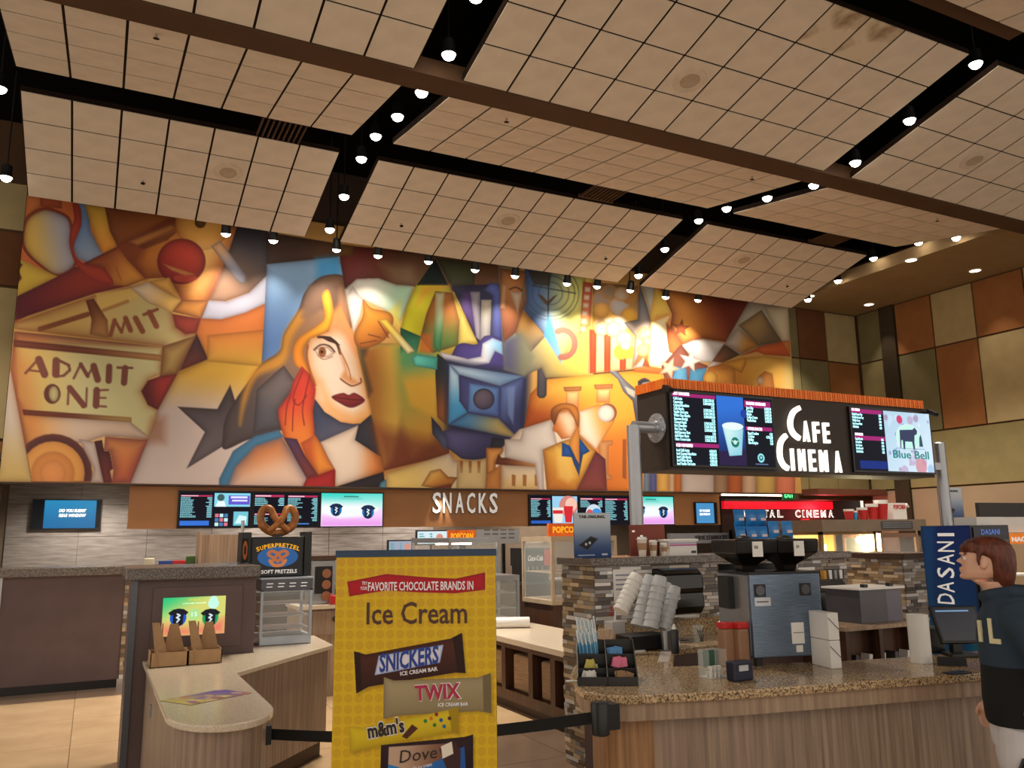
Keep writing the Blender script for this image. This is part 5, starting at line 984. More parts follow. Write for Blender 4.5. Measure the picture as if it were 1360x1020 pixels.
# ---------- things on the ledge
def led(x, y, Y=WY+.1): q = atY(x, y, Y); return Vector((q.x, Y, zl))
a, b_ = led(763,740), led(812,740); zt_ = atY(790, 681, WY+.1).z
def tail(c, w_, h_):
    c.R(0,0,w_,h_,(196,206,216), c2=(40,66,120), g=[(0,h_*.1),(0,h_)]); c.S([(w_*.1,h_*.72),(w_*.45,h_*.52),(w_*.66,h_*.58),(w_*.36,h_*.84)], (30,34,40), ed=(110,110,120), ew=.6); c.O(w_*.32,h_*.7,1.1,(190,200,206)); c.O(w_*.42,h_*.67,1.1,(190,200,206)); c.R(w_*.1,h_*.93,w_*.55,h_*.95,(190,200,220)); c.R(w_*.74,h_*.91,w_*.9,h_*.95,(200,210,226))
for i, (xa, xb, ya, yb, Y_, lb) in enumerate([(763,812,681,740,WY+.1,'blue TAIL-DIALING poster standing on the granite ledge'),(1250,1282,647,698,SY+.33,'tilted blue poster behind the right grey pipe')]):
    a, b_ = atY(xa, yb, Y_), atY(xb, yb, Y_); zt_ = atY(xa, ya, Y_).z; zb_ = zl if i == 0 else a.z
    t = thing('movie_poster', lb, 'poster', ((a.x+b_.x)/2, Y_, zb_)); pane('poster_print', a.x, b_.x, zb_, zt_, Y_, tail, m_print, t, 4, .006)
    txt('TAIL-DIALING.', 'poster_title', t_d, t, ((a.x+b_.x)/2, Y_-.002, zt_-(zt_-zb_)*.12), .022, width=(b_.x-a.x)*.72, bold=.02)
    M().prismx([(Y_+.01,zb_),(Y_+.11,zb_),(Y_+.02,zt_-.08)], (a.x+b_.x)/2-.02, (a.x+b_.x)/2+.02).build('easel_back', m_blackp, t)
    if i: B('stand_pole', m_blackp, t, (a.x+b_.x)/2-.015, (a.x+b_.x)/2+.015, Y_+.02, Y_+.05, 0, zb_+.02)
a, b_ = led(838,739,WY+.30), led(884,739,WY+.30); zt_ = atY(860, 697, WY+.30).z
t = thing('menu_card', 'red-brown upright card behind the paper cups on the ledge', 'sign', ((a.x+b_.x)/2, WY+.35, zl)); B('card', mat('rust_card',(130,54,38),.6), t, a.x, b_.x, WY+.30, WY+.315, zl, zt_); B('foot', m_fasc2, t, a.x+.03, b_.x-.03, WY+.315, WY+.385, zl, zl+.015)
B('small_print', m_letw, t, a.x+.02, a.x+.045, WY+.297, WY+.30, zt_-.06, zt_-.045); B('small_print', m_letw, t, a.x+.1, a.x+.125, WY+.297, WY+.30, zt_-.1, zt_-.085)
m_paper = mat('paper_cup',(226,216,202),.6); m_sleeve = mat('cup_sleeve',(176,140,104),.8)
for x, ytop, lb in [(853.5,713,'tallest'),(868,717,'middle sized'),(882.5,721,'smallest')]:
    p = led(x, 739, WY+.12); h_ = atY(x, ytop, WY+.12).z-zl; t = thing('paper_cup', f'{lb} of three lidded paper coffee cups on the ledge', 'cup', p, group='paper cups on the ledge'); rr = h_*.27
    M().lathe([(rr*.68,0),(rr*.95,h_*.88),(rr*.9,h_*.88)], 18, p).build('cup', m_paper, t, smooth=True); M().lathe([(rr*.82,h_*.33),(rr*.95,h_*.68),(rr*.9,h_*.68)], 18, p).build('sleeve', m_sleeve, t, smooth=True); M().lathe([(rr*1.03,h_*.86),(rr*1.03,h_*.91),(rr*.9,h_*.93),(rr*.86,h_),(rr*.2,h_)], 18, p).build('lid', m_white, t, smooth=True)
a, b_ = led(890,739,WY+.14), led(926,739,WY+.14); zt_ = atY(905, 716, WY+.14).z
t = thing('donation_box', 'white box with pink and purple stripes on the ledge', 'box', ((a.x+b_.x)/2, WY+.2, zl)); B('box', m_white, t, a.x, b_.x, WY+.14, WY+.28, zl, zt_-.02); B('lid', m_white, t, a.x-.012, b_.x+.012, WY+.128, WY+.292, zt_-.02, zt_, bevel=.004); B('stripe', mat('pink_stripe',(190,90,150),.5), t, a.x+.002, b_.x-.002, WY+.137, WY+.14, zt_-.055, zt_-.042); B('stripe', mat('violet_stripe',(150,140,190),.5), t, a.x+.002, b_.x-.002, WY+.137, WY+.14, zt_-.036, zt_-.028); B('code_panel', mat('navy_panel',(50,50,80),.5), t, b_.x-.06, b_.x-.01, WY+.137, WY+.14, zl+.015, zl+.035)
a, b_ = led(886,738,WY+.45), led(964,736,WY+.45); zt_ = atY(930, 708, WY+.45).z
t = thing('serving_sign', 'grey metal board reading SERVE STARBUCKS on the ledge', 'sign', ((a.x+b_.x)/2, WY+.45, zl)); B('board', mat('grey_board',(140,138,142),.45,.3), t, a.x, b_.x, WY+.40, WY+.44, zl+.09, zt_); B('leg', MATS['grey_board'], t, a.x, a.x+.25, WY+.40, WY+.44, zl, zl+.09); B('leg', MATS['grey_board'], t, b_.x-.04, b_.x, WY+.40, WY+.44, zl, zl+.09)
txt('SERVE STARBUCKS', 'lettering', t_d, t, (b_.x-.2, WY+.397, zl+.12), .036, width=.36, bold=.02)
txt('5.00', 'price', mat('price_glow',(255,236,120),.5,emit=1,var=0), t, (b_.x-.09, WY+.399, zl+.03), .045, bold=.03)
m_chip = mat('chip_bag',(40,140,210),.35,col2=(20,96,180),scale=8); m_chipr = mat('chip_print',(226,206,214),.5)
r_ = thing('bag_rack', 'dark wire rack holding the blue snack bags on the ledge', 'rack', led(1000,737,WY+.3)); p0 = led(972,737,WY+.42); p1 = led(1052,737,WY+.42)
B('tray', m_blackp, r_, p0.x, p1.x, WY+.14, WY+.46, zl, zl+.015); B('back', m_blackp, r_, p0.x, p1.x, WY+.44, WY+.46, zl+.015, zl+.2); B('riser', m_blackp, r_, p0.x+.02, p0.x+.34, WY+.27, WY+.42, zl+.015, atY(996,699,WY+.34).z-.012); B('riser', m_blackp, r_, p0.x-.03, p0.x+.34, WY+.15, WY+.265, zl+.015, atY(998,720,WY+.19).z-.012); B('riser', m_blackp, r_, p0.x+.36, p1.x, WY+.15, WY+.265, zl+.015, atY(1036,716,WY+.19).z-.014)
n = 0
for (cx, ty, rowy, cols) in [(0,'upper',(677,699),[981,996.5,1010]),(1,'lower',(699,720),[983,998,1012]),(2,'right',(692,716),[1027,1045])]:
    for i, x in enumerate(cols):
        Yb = WY+.34 if cx == 0 else WY+.19; a = atY(x-7.2, rowy[1], Yb); e = atY(x+7.2, rowy[0], Yb); zb_ = a.z; h_ = e.z-a.z; xc = (a.x+e.x)/2; w_ = (e.x-a.x)*.46; zt_ = zb_+h_
        lb = f"blue snack bag, {ORD[i]} from the left in the {ty} row above the grinder" if cx < 2 else f"blue snack bag right of the others above the grinder, {'left' if i == 0 else 'right'} one"
        t = thing('snack_bag', lb, 'snack bag', (xc, Yb, zb_), group='blue snack bags')
        b = M(); ps = []
        for j, (f_, d_) in enumerate([(0,.006),(.08,.012),(.3,.035),(.6,.035),(.85,.018),(.96,.006),(1,.004)]):
            zz = zb_+(zt_-zb_)*f_; ps.append([(xc-w_*(1-.06*(j in (2,3))), Yb-d_*.2, zz), (xc-w_*.5, Yb-d_, zz), (xc+w_*.5, Yb-d_, zz), (xc+w_*(1-.06*(j in (2,3))), Yb-d_*.2, zz), (xc+w_*.5, Yb+d_*.6, zz), (xc-w_*.5, Yb+d_*.6, zz)])
        vs = [v for q in ps for v in q]; fs = [(k_*6+j, k_*6+(j+1) % 6, (k_+1)*6+(j+1) % 6, (k_+1)*6+j) for k_ in range(6) for j in range(6)]+[(5,4,3,2,1,0), tuple(36+j for j in range(6))]
        b.add(vs, fs).build('bag', m_chip, t, smooth=True); B('label_print', m_chipr, t, xc-w_*.45, xc+w_*.45, Yb-.0375, Yb-.0335, zb_+h_*.34, zb_+h_*.5)
# ---------- things on the granite counter
def fix(name, label, cat, p, group=None): return thing(name, label, cat, p, group=group)
# grinder machine, local frame turned towards the camera
pa, pb = cz(1003,886), cz(1097,881); an = math.atan2(pb.y-pa.y, pb.x-pa.x); w_ = (pb-pa).length; D_ = (pa-EYE).dot(CF); h_ = (886-766)/F*D_
r = thing('coffee_machine', 'steel coffee machine with twin black bean hoppers on the granite', 'coffee machine', (pa.x, pa.y, CZ), rz=an)
m_stb = mat('steel_blue',(120,136,156),.3,.75,stretch=(1,1,30),scale=10,col2=(96,112,132)); dp = .42
bd = B('body', m_stb, r, 0, w_, 0, dp, .05, h_, bevel=.006); B('top_tray', m_blackp, r, -.005, w_+.005, -.005, dp, h_, h_+.012); B('top_rim', m_blackp, r, 0, w_, dp-.02, dp, h_, h_+.05); B('side_panel', m_steel, r, -.004, 0, .03, dp, .06, h_-.01)
for x in (.03, w_-.06):
    for y in (.03, dp-.06): B('foot', m_blackp, r, x, x+.04, y, y+.04, .001, .05)
for x in (.06, w_-.11):
    f_ = B('fan_grille', m_blackp, r, x-.035, x+.04, -.006, 0, h_-.135, h_-.06); M().lathe([(.008,-.003),(.03,-.003),(.03,.003)], 16, (x+.002,-.008,h_-.098)).build('fan_hub', m_steeld, f_) if False else M().disc((x+.002,-.006,h_-.098), .03, 'y', 16, .003).build('fan_ring', m_steeld, f_)
B('maker_plate', mat('plate_silver',(206,210,216),.3,.4), r, .022, .13, -.004, 0, h_-.19, h_-.14); txt('Fetco', 'plate_script', t_d, r, (.076, -.0045, h_-.172), .02, shear=.3, width=.075, ext=.0008) if False else M().box(.035,.115,-.005,-.004,h_-.168,h_-.162).build('plate_script', t_d, r)
for (x0, x1, z0_, z1_) in [(.26,.345,.125,.25),(.285,.33,.075,.115)]: B('paper_notice', m_white, r, x0, x1, -.003, 0, z0_, z1_)
M().tube([(.27,-.004,.19),(.34,-.004,.19)], .002, 5).build('notice_rule', m_blackp, r); B('side_grip', m_blackp, r, -.045, -.004, .2, .34, h_-.22, h_-.02)
for i, x in enumerate((w_*.17, w_*.77)):
    hp = M(); c_ = (x, .2); wt = w_*.30; pr = [(wt*.30,h_+.012,.05),(wt*.34,h_+.05,.06),(wt*.98,h_+.125,.16),(wt*1.0,h_+.2,.17),(wt*.98,h_+.212,.165)]
    vs = []; 
    for (a, zz, e) in pr: vs += [(c_[0]-a, c_[1]-e, zz), (c_[0]+a, c_[1]-e, zz), (c_[0]+a, c_[1]+e, zz), (c_[0]-a, c_[1]+e, zz)]
    fs = [(k_*4+j, k_*4+(j+1) % 4, (k_+1)*4+(j+1) % 4, (k_+1)*4+j) for k_ in range(4) for j in range(4)]+[(3,2,1,0),(16,17,18,19)]
    hh = hp.add(vs, fs).build('bean_hopper', mat('hopper_black',(22,17,15),.2), r, bevel=.006); B('hopper_label', m_white, hh, x-.035, x+.035, .03-.004, .033-.0, h_+.105, h_+.198); M().sph((x+.0,.2,h_+.217), .05, rz=.02).build('lid_knob', m_blackp, hh, smooth=True)
txt('ES', 'label_text', t_d, r, (w_*.17-.01, .024, h_+.155), .018); txt('D', 'label_text', t_d, r, (w_*.77-.01, .024, h_+.155), .018)
# cartons right of machine
pa2 = cz(1099,889)
for i, (z0_, z1_) in enumerate([(0,.16),(.162,.32)]):
    t = thing('white_carton', ('lower' if i == 0 else 'upper')+' of two stacked white cartons beside the coffee machine', 'carton', (pa2.x+.01, pa2.y, CZ+z0_), rz=an, group='white cartons'); B('box', m_white, t, .02, .09, 0, .2, .001, z1_-z0_, bevel=.003); b = M(); b.tube([(.02,-.002,.13),(.09,-.002,.06)], .002, 5); b.build('strap', m_blackp, t)
# red lid jars
m_cocoa = mat('cocoa_powder',(150,112,84),.5)
for i, x in enumerate((971.5, 991)):
    p = cz(x, 886); D_ = (p-EYE).dot(CF); hj = (886-829)/F*D_; w2 = 9/F*D_; t = fix('powder_jar', ('left' if i == 0 else 'right')+' clear jar of brown powder with red lid', 'jar', p, 'red lid jars')
    B('jar', m_cocoa, t, p.x-w2, p.x+w2, p.y, p.y+.07, CZ+.001, CZ+hj*.86, bevel=.012); B('lid', m_red, t, p.x-w2*1.02, p.x+w2*1.02, p.y-.003, p.y+.073, CZ+hj*.86, CZ+hj, bevel=.006)
p = cz(989, 905); t = fix('card_reader', 'dark blue box with silver label in front of the jars', 'card reader', p); B('body', mat('navy_box',(26,34,56),.4), t, p.x-.068, p.x+.068, p.y, p.y+.07, CZ+.001, CZ+.105, bevel=.008); B('label', MATS['plate_silver'], t, p.x-.035, p.x+.03, p.y-.003, p.y, CZ+.055, CZ+.085)
p = cz(956, 901); t = fix('creamer_caddy', 'clear acrylic caddy with tray of creamers on the granite', 'caddy', p)
B('acrylic_back', m_glass, t, p.x-.06, p.x+.06, p.y+.10, p.y+.104, CZ+.001, CZ+.15); B('acrylic_side', m_glass, t, p.x-.064, p.x-.06, p.y+.01, p.y+.104, CZ+.001, CZ+.15); B('acrylic_side', m_glass, t, p.x+.06, p.x+.064, p.y+.01, p.y+.104, CZ+.001, CZ+.15); B('tray', m_white, t, p.x-.064, p.x+.064, p.y+.005, p.y+.104, CZ+.0005, CZ+.004); B('green_card', mat('green_card',(40,84,64),.6), t, p.x-.03, p.x+.05, p.y+.094, p.y+.098, CZ+.05, CZ+.14)
for i in range(4):
    for j in range(2):
        q = Vector((p.x-.042+i*.028, p.y+.024+j*.03, CZ+.0045)); c_ = M().lathe([(.009,0),(.013,.026),(.014,.028),(.004,.029)], 10, q).build('creamer_cup', m_white, None, smooth=True); tag(c_, f"white creamer cup, {ORD[i]} from the left in the {'front' if j == 0 else 'back'} row of the caddy", 'creamer', 'creamer cups')
q = Vector((p.x+.0, p.y+.04, CZ+.0345))
for i in range(3): q = Vector((p.x-.03+i*.03, p.y+.04, CZ+.034)); tag(M().lathe([(.009,0),(.013,.026),(.014,.028),(.004,.029)], 10, q).build('creamer_cup', m_white, None, smooth=True), f'white creamer cup, {ORD[i]} from the left on top of the pile', 'creamer', 'creamer cups')
# sugar and straw caddy
pa, pb = cz(767,911), cz(848,911); an2 = math.atan2(pb.y-pa.y, pb.x-pa.x); w_ = (pb-pa).length
r = thing('condiment_caddy', 'black sloping caddy of straws and sugar packets at the counter corner', 'caddy', (pa.x, pa.y, CZ), rz=an2); m_cd = mat('caddy_black',(24,22,20),.35); dd = .34
for x in (0, w_*.5-.003, w_-.006): M().prismx([(0,.001),(dd,.001),(dd,.20),(dd-.05,.20),(0,.045)], x, x+.006).build('side_wall', m_cd, r)
B('floor', m_cd, r, .006, w_-.006, 0, dd, .001, .006); B('front_wall', m_cd, r, .006, w_-.006, 0, .006, .006, .045); B('back_wall', m_cd, r, .006, w_-.006, dd-.006, dd, .006, .20)
for i in range(2): B('divider', m_cd, r, .006, w_-.006, .11+i*.11, .116+i*.11, .006, .075+i*.06)
cq = {'white': mat('packet_white',(232,228,222),.6), 'blue': mat('packet_blue',(90,150,206),.6), 'pink': mat('packet_pink',(226,120,150),.6), 'yellow': mat('packet_yellow',(206,190,90),.6), 'brown': mat('packet_brown',(150,116,80),.6)}
q = random.Random(5); nn = {}
for c_, x0, y0, z0_, k_ in [('yellow',.04,.14,.075,3),('white',.05,.05,.035,4),('white',.06,.15,.05,4),('blue',w_*.62,.24,.13,6),('pink',w_*.66,.14,.085,7),('brown',w_*.62,.04,.03,3),('brown',w_*.74,.03,.034,2)]:
    for i in range(k_):
        nn[c_] = nn.get(c_, 0)+1; b = M(); b.T = Matrix.Translation((pa.x, pa.y, CZ)) @ Matrix.Rotation(an2, 4, 'Z') @ Matrix.Translation((x0+q.uniform(-.005,.045), y0+i*.009, z0_+q.uniform(0,.012))) @ Matrix.Rotation(q.uniform(-.5,-.2), 4, 'X') @ Matrix.Rotation(q.uniform(-.4,.4), 4, 'Y'); b.box(-.022,.022,-.0012,.0012,-.022,.03)
        tag(b.build('sugar_packet', cq[c_], None), f'{c_} sweetener packet stuffed in the black caddy', 'packet', f'{c_} packets in the caddy')
m_strw = mat('straw_blue',(110,176,216),.5); m_strw2 = mat('straw_tip',(216,226,230),.5)
NS = max(4, int((w_*.5-.045)/.0112)); 
for i in range(2*NS):
    t_ = i % NS; b = M(); x = .03+t_*.0112; x = min(x, w_*.5-.012); y = .25+(i//NS)*.045+(t_ % 2)*.014; T_ = Matrix.Translation((pa.x, pa.y, CZ)) @ Matrix.Rotation(an2, 4, 'Z'); lx = -.028
    t = thing('wrapped_straw', 'blue and white wrapped straw standing in the black caddy', 'straw', T_ @ Vector((x, y, .008)), group='wrapped straws in the caddy'); z1_ = .25+(i//NS)*.06+q.uniform(-.015,.015)
    b.T = T_; b.tube([(x,y,.008),(x+lx*.6,y,.008+z1_*.72)], .005, 6); b.build('wrapper', m_strw, t); b = M(); b.T = T_; b.tube([(x+lx*.6,y,.008+z1_*.72),(x+lx,y,.008+z1_)], .0052, 6); b.build('wrapper_end', m_strw2, t)
# things further back on the counter
def up(x, y, ytop, z=CZ): p = cz(x, y); D_ = (p-EYE).dot(CF); return p, (y-ytop)/F*D_, D_/F
p, hh, s_ = up(805,864,836); t = fix('stirrer_bag', 'clear bag of tan wooden stirrers beside the straws', 'bag', p); M().lathe([(8*s_,0),(13*s_,hh*.3),(14*s_,hh*.75),(9*s_,hh)], 14, p).build('bag', mat('bag_film',(206,180,150),.2,alpha=.45), t, smooth=True)
for i in range(9): a = i*.7; M().tube([p+Vector((.012*math.cos(a),.012*math.sin(a),.004)), p+Vector((.035*math.cos(a),.03*math.sin(a),hh*.95))], .003, 5).build('stirrer', m_kraft, t)
p, hh, s_ = up(823,859,826); t = fix('syrup_tub', 'pale square tub with a pump spout on the counter', 'tub', p); B('tub', mat('tub_grey',(196,192,192),.5), t, p.x-11*s_, p.x+11*s_, p.y, p.y+.11, CZ+.001, CZ+hh, bevel=.01); M().tube([(p.x,p.y+.05,CZ+hh),(p.x+.01,p.y+.05,CZ+hh+.09),(p.x+.06,p.y+.04,CZ+hh+.1)], .008, 8).build('pump', m_white, t)
p, hh, s_ = up(786,846,790); t = fix('pump_bottle', 'black pump dispenser behind the straws', 'bottle', p); M().lathe([(.035,0),(.035,hh*.55),(.012,hh*.62),(.012,hh*.85)], 12, p).build('bottle', m_glass, t); M().tube([p+Vector((0,0,hh*.62)), p+Vector((0,0,hh*.98)), p+Vector((-.06,0,hh))], .014, 8).build('pump_head', m_blackp, t)
p, hh, s_ = up(806,850,803); t = fix('lid_stack', 'stack of red cup lids behind the straws', 'cup lids', p); M().lathe([(.03,0),(.03,hh*.68)], 12, p).build('pillar', m_blackp, t)
for i in range(4): M().lathe([(.05,hh*.68+i*.018),(.085,hh*.68+i*.018+.004),(.085,hh*.68+i*.018+.013),(.05,hh*.68+i*.018+.015)], 20, p).build('lid', m_red, t)
m_cupc = mat('clear_cup',(226,230,234),.25,alpha=.72)
p, hh, s_ = up(862,863,836); r = fix('cup_holder', 'black angled cup and lid holder on the counter', 'cup holder', p); B('tray', m_blackp, r, p.x-.17, p.x+.17, p.y-.03, p.y+.19, CZ+.001, CZ+.1, bevel=.01); base_ = Vector((p.x, p.y+.08, CZ+.10))
for i, (x0, y0, x1, y1, rr, w__) in enumerate([(822,812,858,758,9.5,'leftmost'),(846,832,876,757,10,'second from left'),(862,834,888,757,9.5,'third from left'),(868,834,896,766,8.5,'fourth from left'),(880,836,908,772,8,'rightmost')]):
    Yc = base_.y+(.075 if i % 2 else -.075); a, e = atY(x0+2, y0, Yc), atY(x1-9, y1, Yc+.02); a.z = max(a.z, CZ+.103); dv = e-a; Lc = dv.length; t = thing('cup_stack', f'slanted stack of clear plastic cups in the holder, {w__}', 'cup stack', a, group='cup stacks in the holder'); qt = dv.to_track_quat('Z', 'Y').to_matrix().to_4x4(); n_ = 7
    for j in range(n_):
        b = M(); b.T = Matrix.Translation(a+dv*(j/n_*.82)) @ qt; R_ = rr*s_*1.12; b.lathe([(R_*.78,0),(R_*1.0,Lc*.17),(R_*1.04,Lc*.175),(R_*.7,Lc*.18)] if False else [(R_*1.0,0),(R_*1.03,.006),(R_*.82,Lc*.18),(R_*.3,Lc*.181)], 14); b.build('cup', m_cupc if i else m_white, t, smooth=True)
# towel dispenser on the stone wall
X0d, X1d, z0d, z1d = rect(884, 755, 936, 817, WY-.2); t = thing('towel_dispenser', 'black rounded paper towel dispenser on the stone wall', 'dispenser', ((X0d+X1d)/2, WY-.1, z0d))
pf = [(WY-.021,z0d),(WY-.16,z0d),(WY-.2,z0d+.06),(WY-.2,z0d+.12),(WY-.185,z0d+.16),(WY-.2,z0d+.2),(WY-.19,z1d-.05),(WY-.13,z1d),(WY-.021,z1d)]
bd = M().prismx(pf, X0d, X1d).build('cover', mat('smoked_black',(14,13,13),.15), t, bevel=.015); M().disc((X0d+.12, WY-.201, z0d+.13), .014, 'y', 10, .004).build('lock', m_steel, bd); B('towel_edge', m_white, t, X0d+.05, X1d-.05, WY-.14, WY-.13, z0d-.02, z0d)
X0d, X1d, z0d, z1d = rect(815, 756, 842, 800, WY-.025); t = thing('wall_notice', 'white paper notice taped to the stone wall behind the cups', 'notice', (X0d, WY-.03, z0d)); B('paper', m_white, t, X0d, X1d, WY-.024, WY-.0215, z0d, z1d)
for i in range(4): B('print_line', mat('print_grey',(150,150,170),.6), t, X0d+.02, X1d-.03-.02*(i % 2), WY-.0255, WY-.024, z1d-.05-i*.035, z1d-.038-i*.035)
# sink, tap, bottles
p = cz(908, 851); t = thing('bar_sink', 'small steel bar sink sunk in the back counter', 'sink', p); M().lathe([(.04,.002),(.11,.003),(.155,.006),(.16,.002)], 24, p, 1, .7).build('bowl', m_steel, t, smooth=True)
p = cz(899, 856); t = thing('tap', 'curved chrome tap over the bar sink', 'tap', p); M().tube([p, p+Vector((0,0,.12)), p+Vector((-.01,-.01,.17)), p+Vector((-.05,-.03,.185)), p+Vector((-.085,-.05,.16)), p+Vector((-.09,-.055,.12))], .009, 10).build('spout', m_steel, t, smooth=True); M().lathe([(.025,0),(.02,.03)], 12, p).build('collar', m_steel, t)
p, hh, s_ = up(897,868,834); t = fix('sauce_bottle', 'dark squeeze bottle with white tip by the tap', 'bottle', p); M().lathe([(.026,0),(.028,.01),(.028,hh*.85),(.02,hh*.92)], 14, p).build('bottle', mat('dark_bottle',(40,38,42),.4), t, smooth=True); M().lathe([(.018,hh*.92),(.006,hh*1.12)], 10, p).build('tip', m_white, t)
p, hh, s_ = up(927.5,854,831); t = fix('patterned_glass', 'clear tumbler with dark swirls beside the sink', 'glass', p); M().lathe([(.028,0),(.04,hh),(.037,hh),(.026,.006)], 16, p).build('tumbler', m_glass, t, smooth=True)
for i in range(3): M().tube([p+Vector((-.03+.02*i,-.036,hh*.75)), p+Vector((-.01+.015*i,-.035,hh*.45)), p+Vector((.0+.01*i,-.03,.012))], .0035, 5).build('swirl', m_blackp, t)
p, hh, s_ = up(960,853,820); t = fix('soap_bottle', 'white pump bottle behind the powder jars', 'bottle', p); M().lathe([(.035,0),(.035,hh*.75),(.014,hh*.85)], 14, p).build('bottle', m_white, t, smooth=True); M().tube([p+Vector((0,0,hh*.8)), p+Vector((0,0,hh*1.12)), p+Vector((-.05,-.02,hh*1.15))], .008, 8).build('pump', m_white, t)
p, hh, s_ = up(853,856,832); t = fix('steel_tumbler', 'brushed steel tumbler before the cup holder', 'tumbler', p); M().lathe([(.034,0),(.042,hh),(.038,hh),(.03,.01)], 18, p-Vector((.03,.34,0))).build('tumbler', m_steel, t, smooth=True)
p = cz(848, 865); t = M().lathe([(.01,.001),(.05,.001),(.05,.008),(.01,.01)], 20, p).build('coaster', m_white, None); tag(t, 'single round white coaster lying flat on the granite', 'coaster')
a, e = cz(873,880), cz(892,864); o = M().add([(a.x,a.y,CZ+.002),(cz(888,880).x,cz(888,880).y,CZ+.002),(e.x,e.y,CZ+.002),(cz(878,864).x,cz(878,864).y,CZ+.002)], [(0,1,2,3)]); o.add([(v[0],v[1],CZ+.0005) for v in o.v[:4]], [(3,2,1,0)]); o = o.build('bar_mat', mat('mat_grey',(186,176,168),.8,scale=60,col2=(150,140,132)), None); tag(o, 'small speckled grey mat on the granite near the sink', 'mat')
p = cz(772, 906); b = M(); b.T = Matrix.Translation((p.x-.03, p.y+.02, CZ+.006)) @ Matrix.Rotation(-.5, 4, 'Z'); b.box(-.05,.05,-.008,.008,-.005,.005); tag(b.build('white_pen', m_white, None, bevel=.003), 'white plastic pen on the counter edge beside the caddy', 'pen')
# right part of the counter
p, hh, s_ = up(1224,880,818); t = fix('paper_towel_roll', 'upright white paper towel roll on the granite', 'paper towel', p); M().lathe([(.018,.001),(13.5*s_,.001),(13.5*s_,hh),(.018,hh),(.016,hh-.01)], 24, p).build('paper', m_white, t, smooth=True); M().lathe([(.012,.0005),(.0175,.0005),(.0175,hh-.002),(.012,hh-.002)], 14, p).build('core', m_kraft, t)
pm = cz(1283, 873); r = thing('pos_terminal', 'black tilted touch screen till on the granite counter', 'till', pm, rz=-.42)
M().prism([(-.1,-.02),(.1,-.02),(.08,.16),(-.08,.16)], .001, .02).build('foot', m_blackp, r, bevel=.004); B('neck', m_blackp, r, -.03, .03, .08, .13, .02, .16)
b = M(); b.T = Matrix.Translation((.0,.06,.19)) @ Matrix.Rotation(math.radians(-28), 4, 'X'); b.box(-.15,.16,-.012,.012,-.12,.13); b.build('monitor', m_blackp, r, bevel=.006)
b = M(); b.T = Matrix.Translation((.0,.06,.19)) @ Matrix.Rotation(math.radians(-28), 4, 'X'); b.box(-.135,.145,-.0135,-.012,-.105,.115); sc__ = b.build('glass_screen', mat('dark_screen',(40,46,66),.15), r); b = M(); b.T = Matrix.Translation((.0,.06,.19)) @ Matrix.Rotation(math.radians(-28), 4, 'X'); b.box(-.12,.1,-.0145,-.0135,.088,.098); b.build('status_text', mat('text_blue',(110,150,190),.5,emit=.4), sc__)
p = cz(1243, 866); t = thing('receipt_printer', 'black receipt printer between the paper roll and the till', 'printer', p, rz=-.3); B('body', m_blackp, t, -.06, .08, 0, .18, .001, .15, bevel=.012); B('lid', m_steeld, t, -.05, .07, .03, .15, .15, .158); B('cable_box', m_blackp, t, -.08, .02, -.07, -.01, .001, .03)
a, e = cz(1253,896), cz(1290,893); b = M(); b.T = Matrix.Translation((a+e)/2) @ Matrix.Rotation(-.15, 4, 'Z'); b.box(-.075,.075,-.035,.035,.001,.009); t = b.build('phone', m_blackp, None, bevel=.004); tag(t, 'dark phone lying flat near the counter edge', 'phone'); b = M(); b.T = Matrix.Translation((a+e)/2) @ Matrix.Rotation(-.15, 4, 'Z'); b.box(-.05,.05,-.025,.025,.009,.0095); b.build('screen', mat('phone_screen',(60,84,130),.2), t)
b = M(); pq = cz(1262, 884); b.T = Matrix.Translation(pq) @ Matrix.Rotation(-.7, 4, 'Z'); b.prismx([(-.02,.001),(.02,.001),(.0,.05)], -.07, .09); tag(b.build('card_stand', m_blackp, None), 'small black wedge stand in front of the till', 'stand')
# ================================================= far right: cinema entrance
EY = 15.5; xa, xb = atY(958, 680, EY).x, 17.9
w_ = B('wall_cinema', mat('entrance_brown',(46,28,22),.7), None, xa, xb, EY, EY+.1, 0, 3.0); tag(w_, 'dark entrance wall of the digital cinema', kind='structure')
X0, X1, z0, z1 = rect(962, 666, 1106, 676, EY-.1); t = thing('red_light_band', 'glowing red band above the digital cinema letters', 'light', ((X0+X1)/2, EY-.1, z0)); B('band', mat('red_glow',(226,16,40),.5,emit=.55,var=.1), t, X0, X1, EY-.1, EY-.001, z0, z1); B('cap', m_fasc2, t, X0, X1, EY-.12, EY-.001, z1, z1+.04)
X0, X1, z0, z1 = rect(960, 655.5, 1117, 659, EY-.35); t = thing('strip_light', 'long white strip light over the cinema entrance', 'light', ((X0+X1)/2, EY-.3, z0)); B('tube', m_lens2, t, X0, X1, EY-.35, EY-.3, z0, z1); B('tray', m_white, t, X0, X1, EY-.3, EY-.001, z0, z1+.03)
t = thing('cinema_sign', 'white outlined letters DIGITAL CINEMA on the dark entrance', 'sign', (16, EY-.05, 1.9))
for wd, xs_, wid in [('DIGITAL',[987,994,1002,1010,1017.5,1026,1036],.17),('CINEMA',[1060,1067.5,1075,1084,1094,1104],.17)]:
    for ch, x in zip(wd, xs_): p = atY(x, 686.8, EY-.01); txt(ch, 'letter', m_led, t, (p.x, EY-.01, p.z), .168, bold=.03, ext=.008, width=.06 if ch == 'I' else wid); txt(ch, 'letter_core', mat('letter_dark',(40,20,18),.5), t, (p.x, EY-.02, p.z+.008), .152, bold=-.018, ext=.004, width=(.06 if ch == 'I' else wid)*.86)
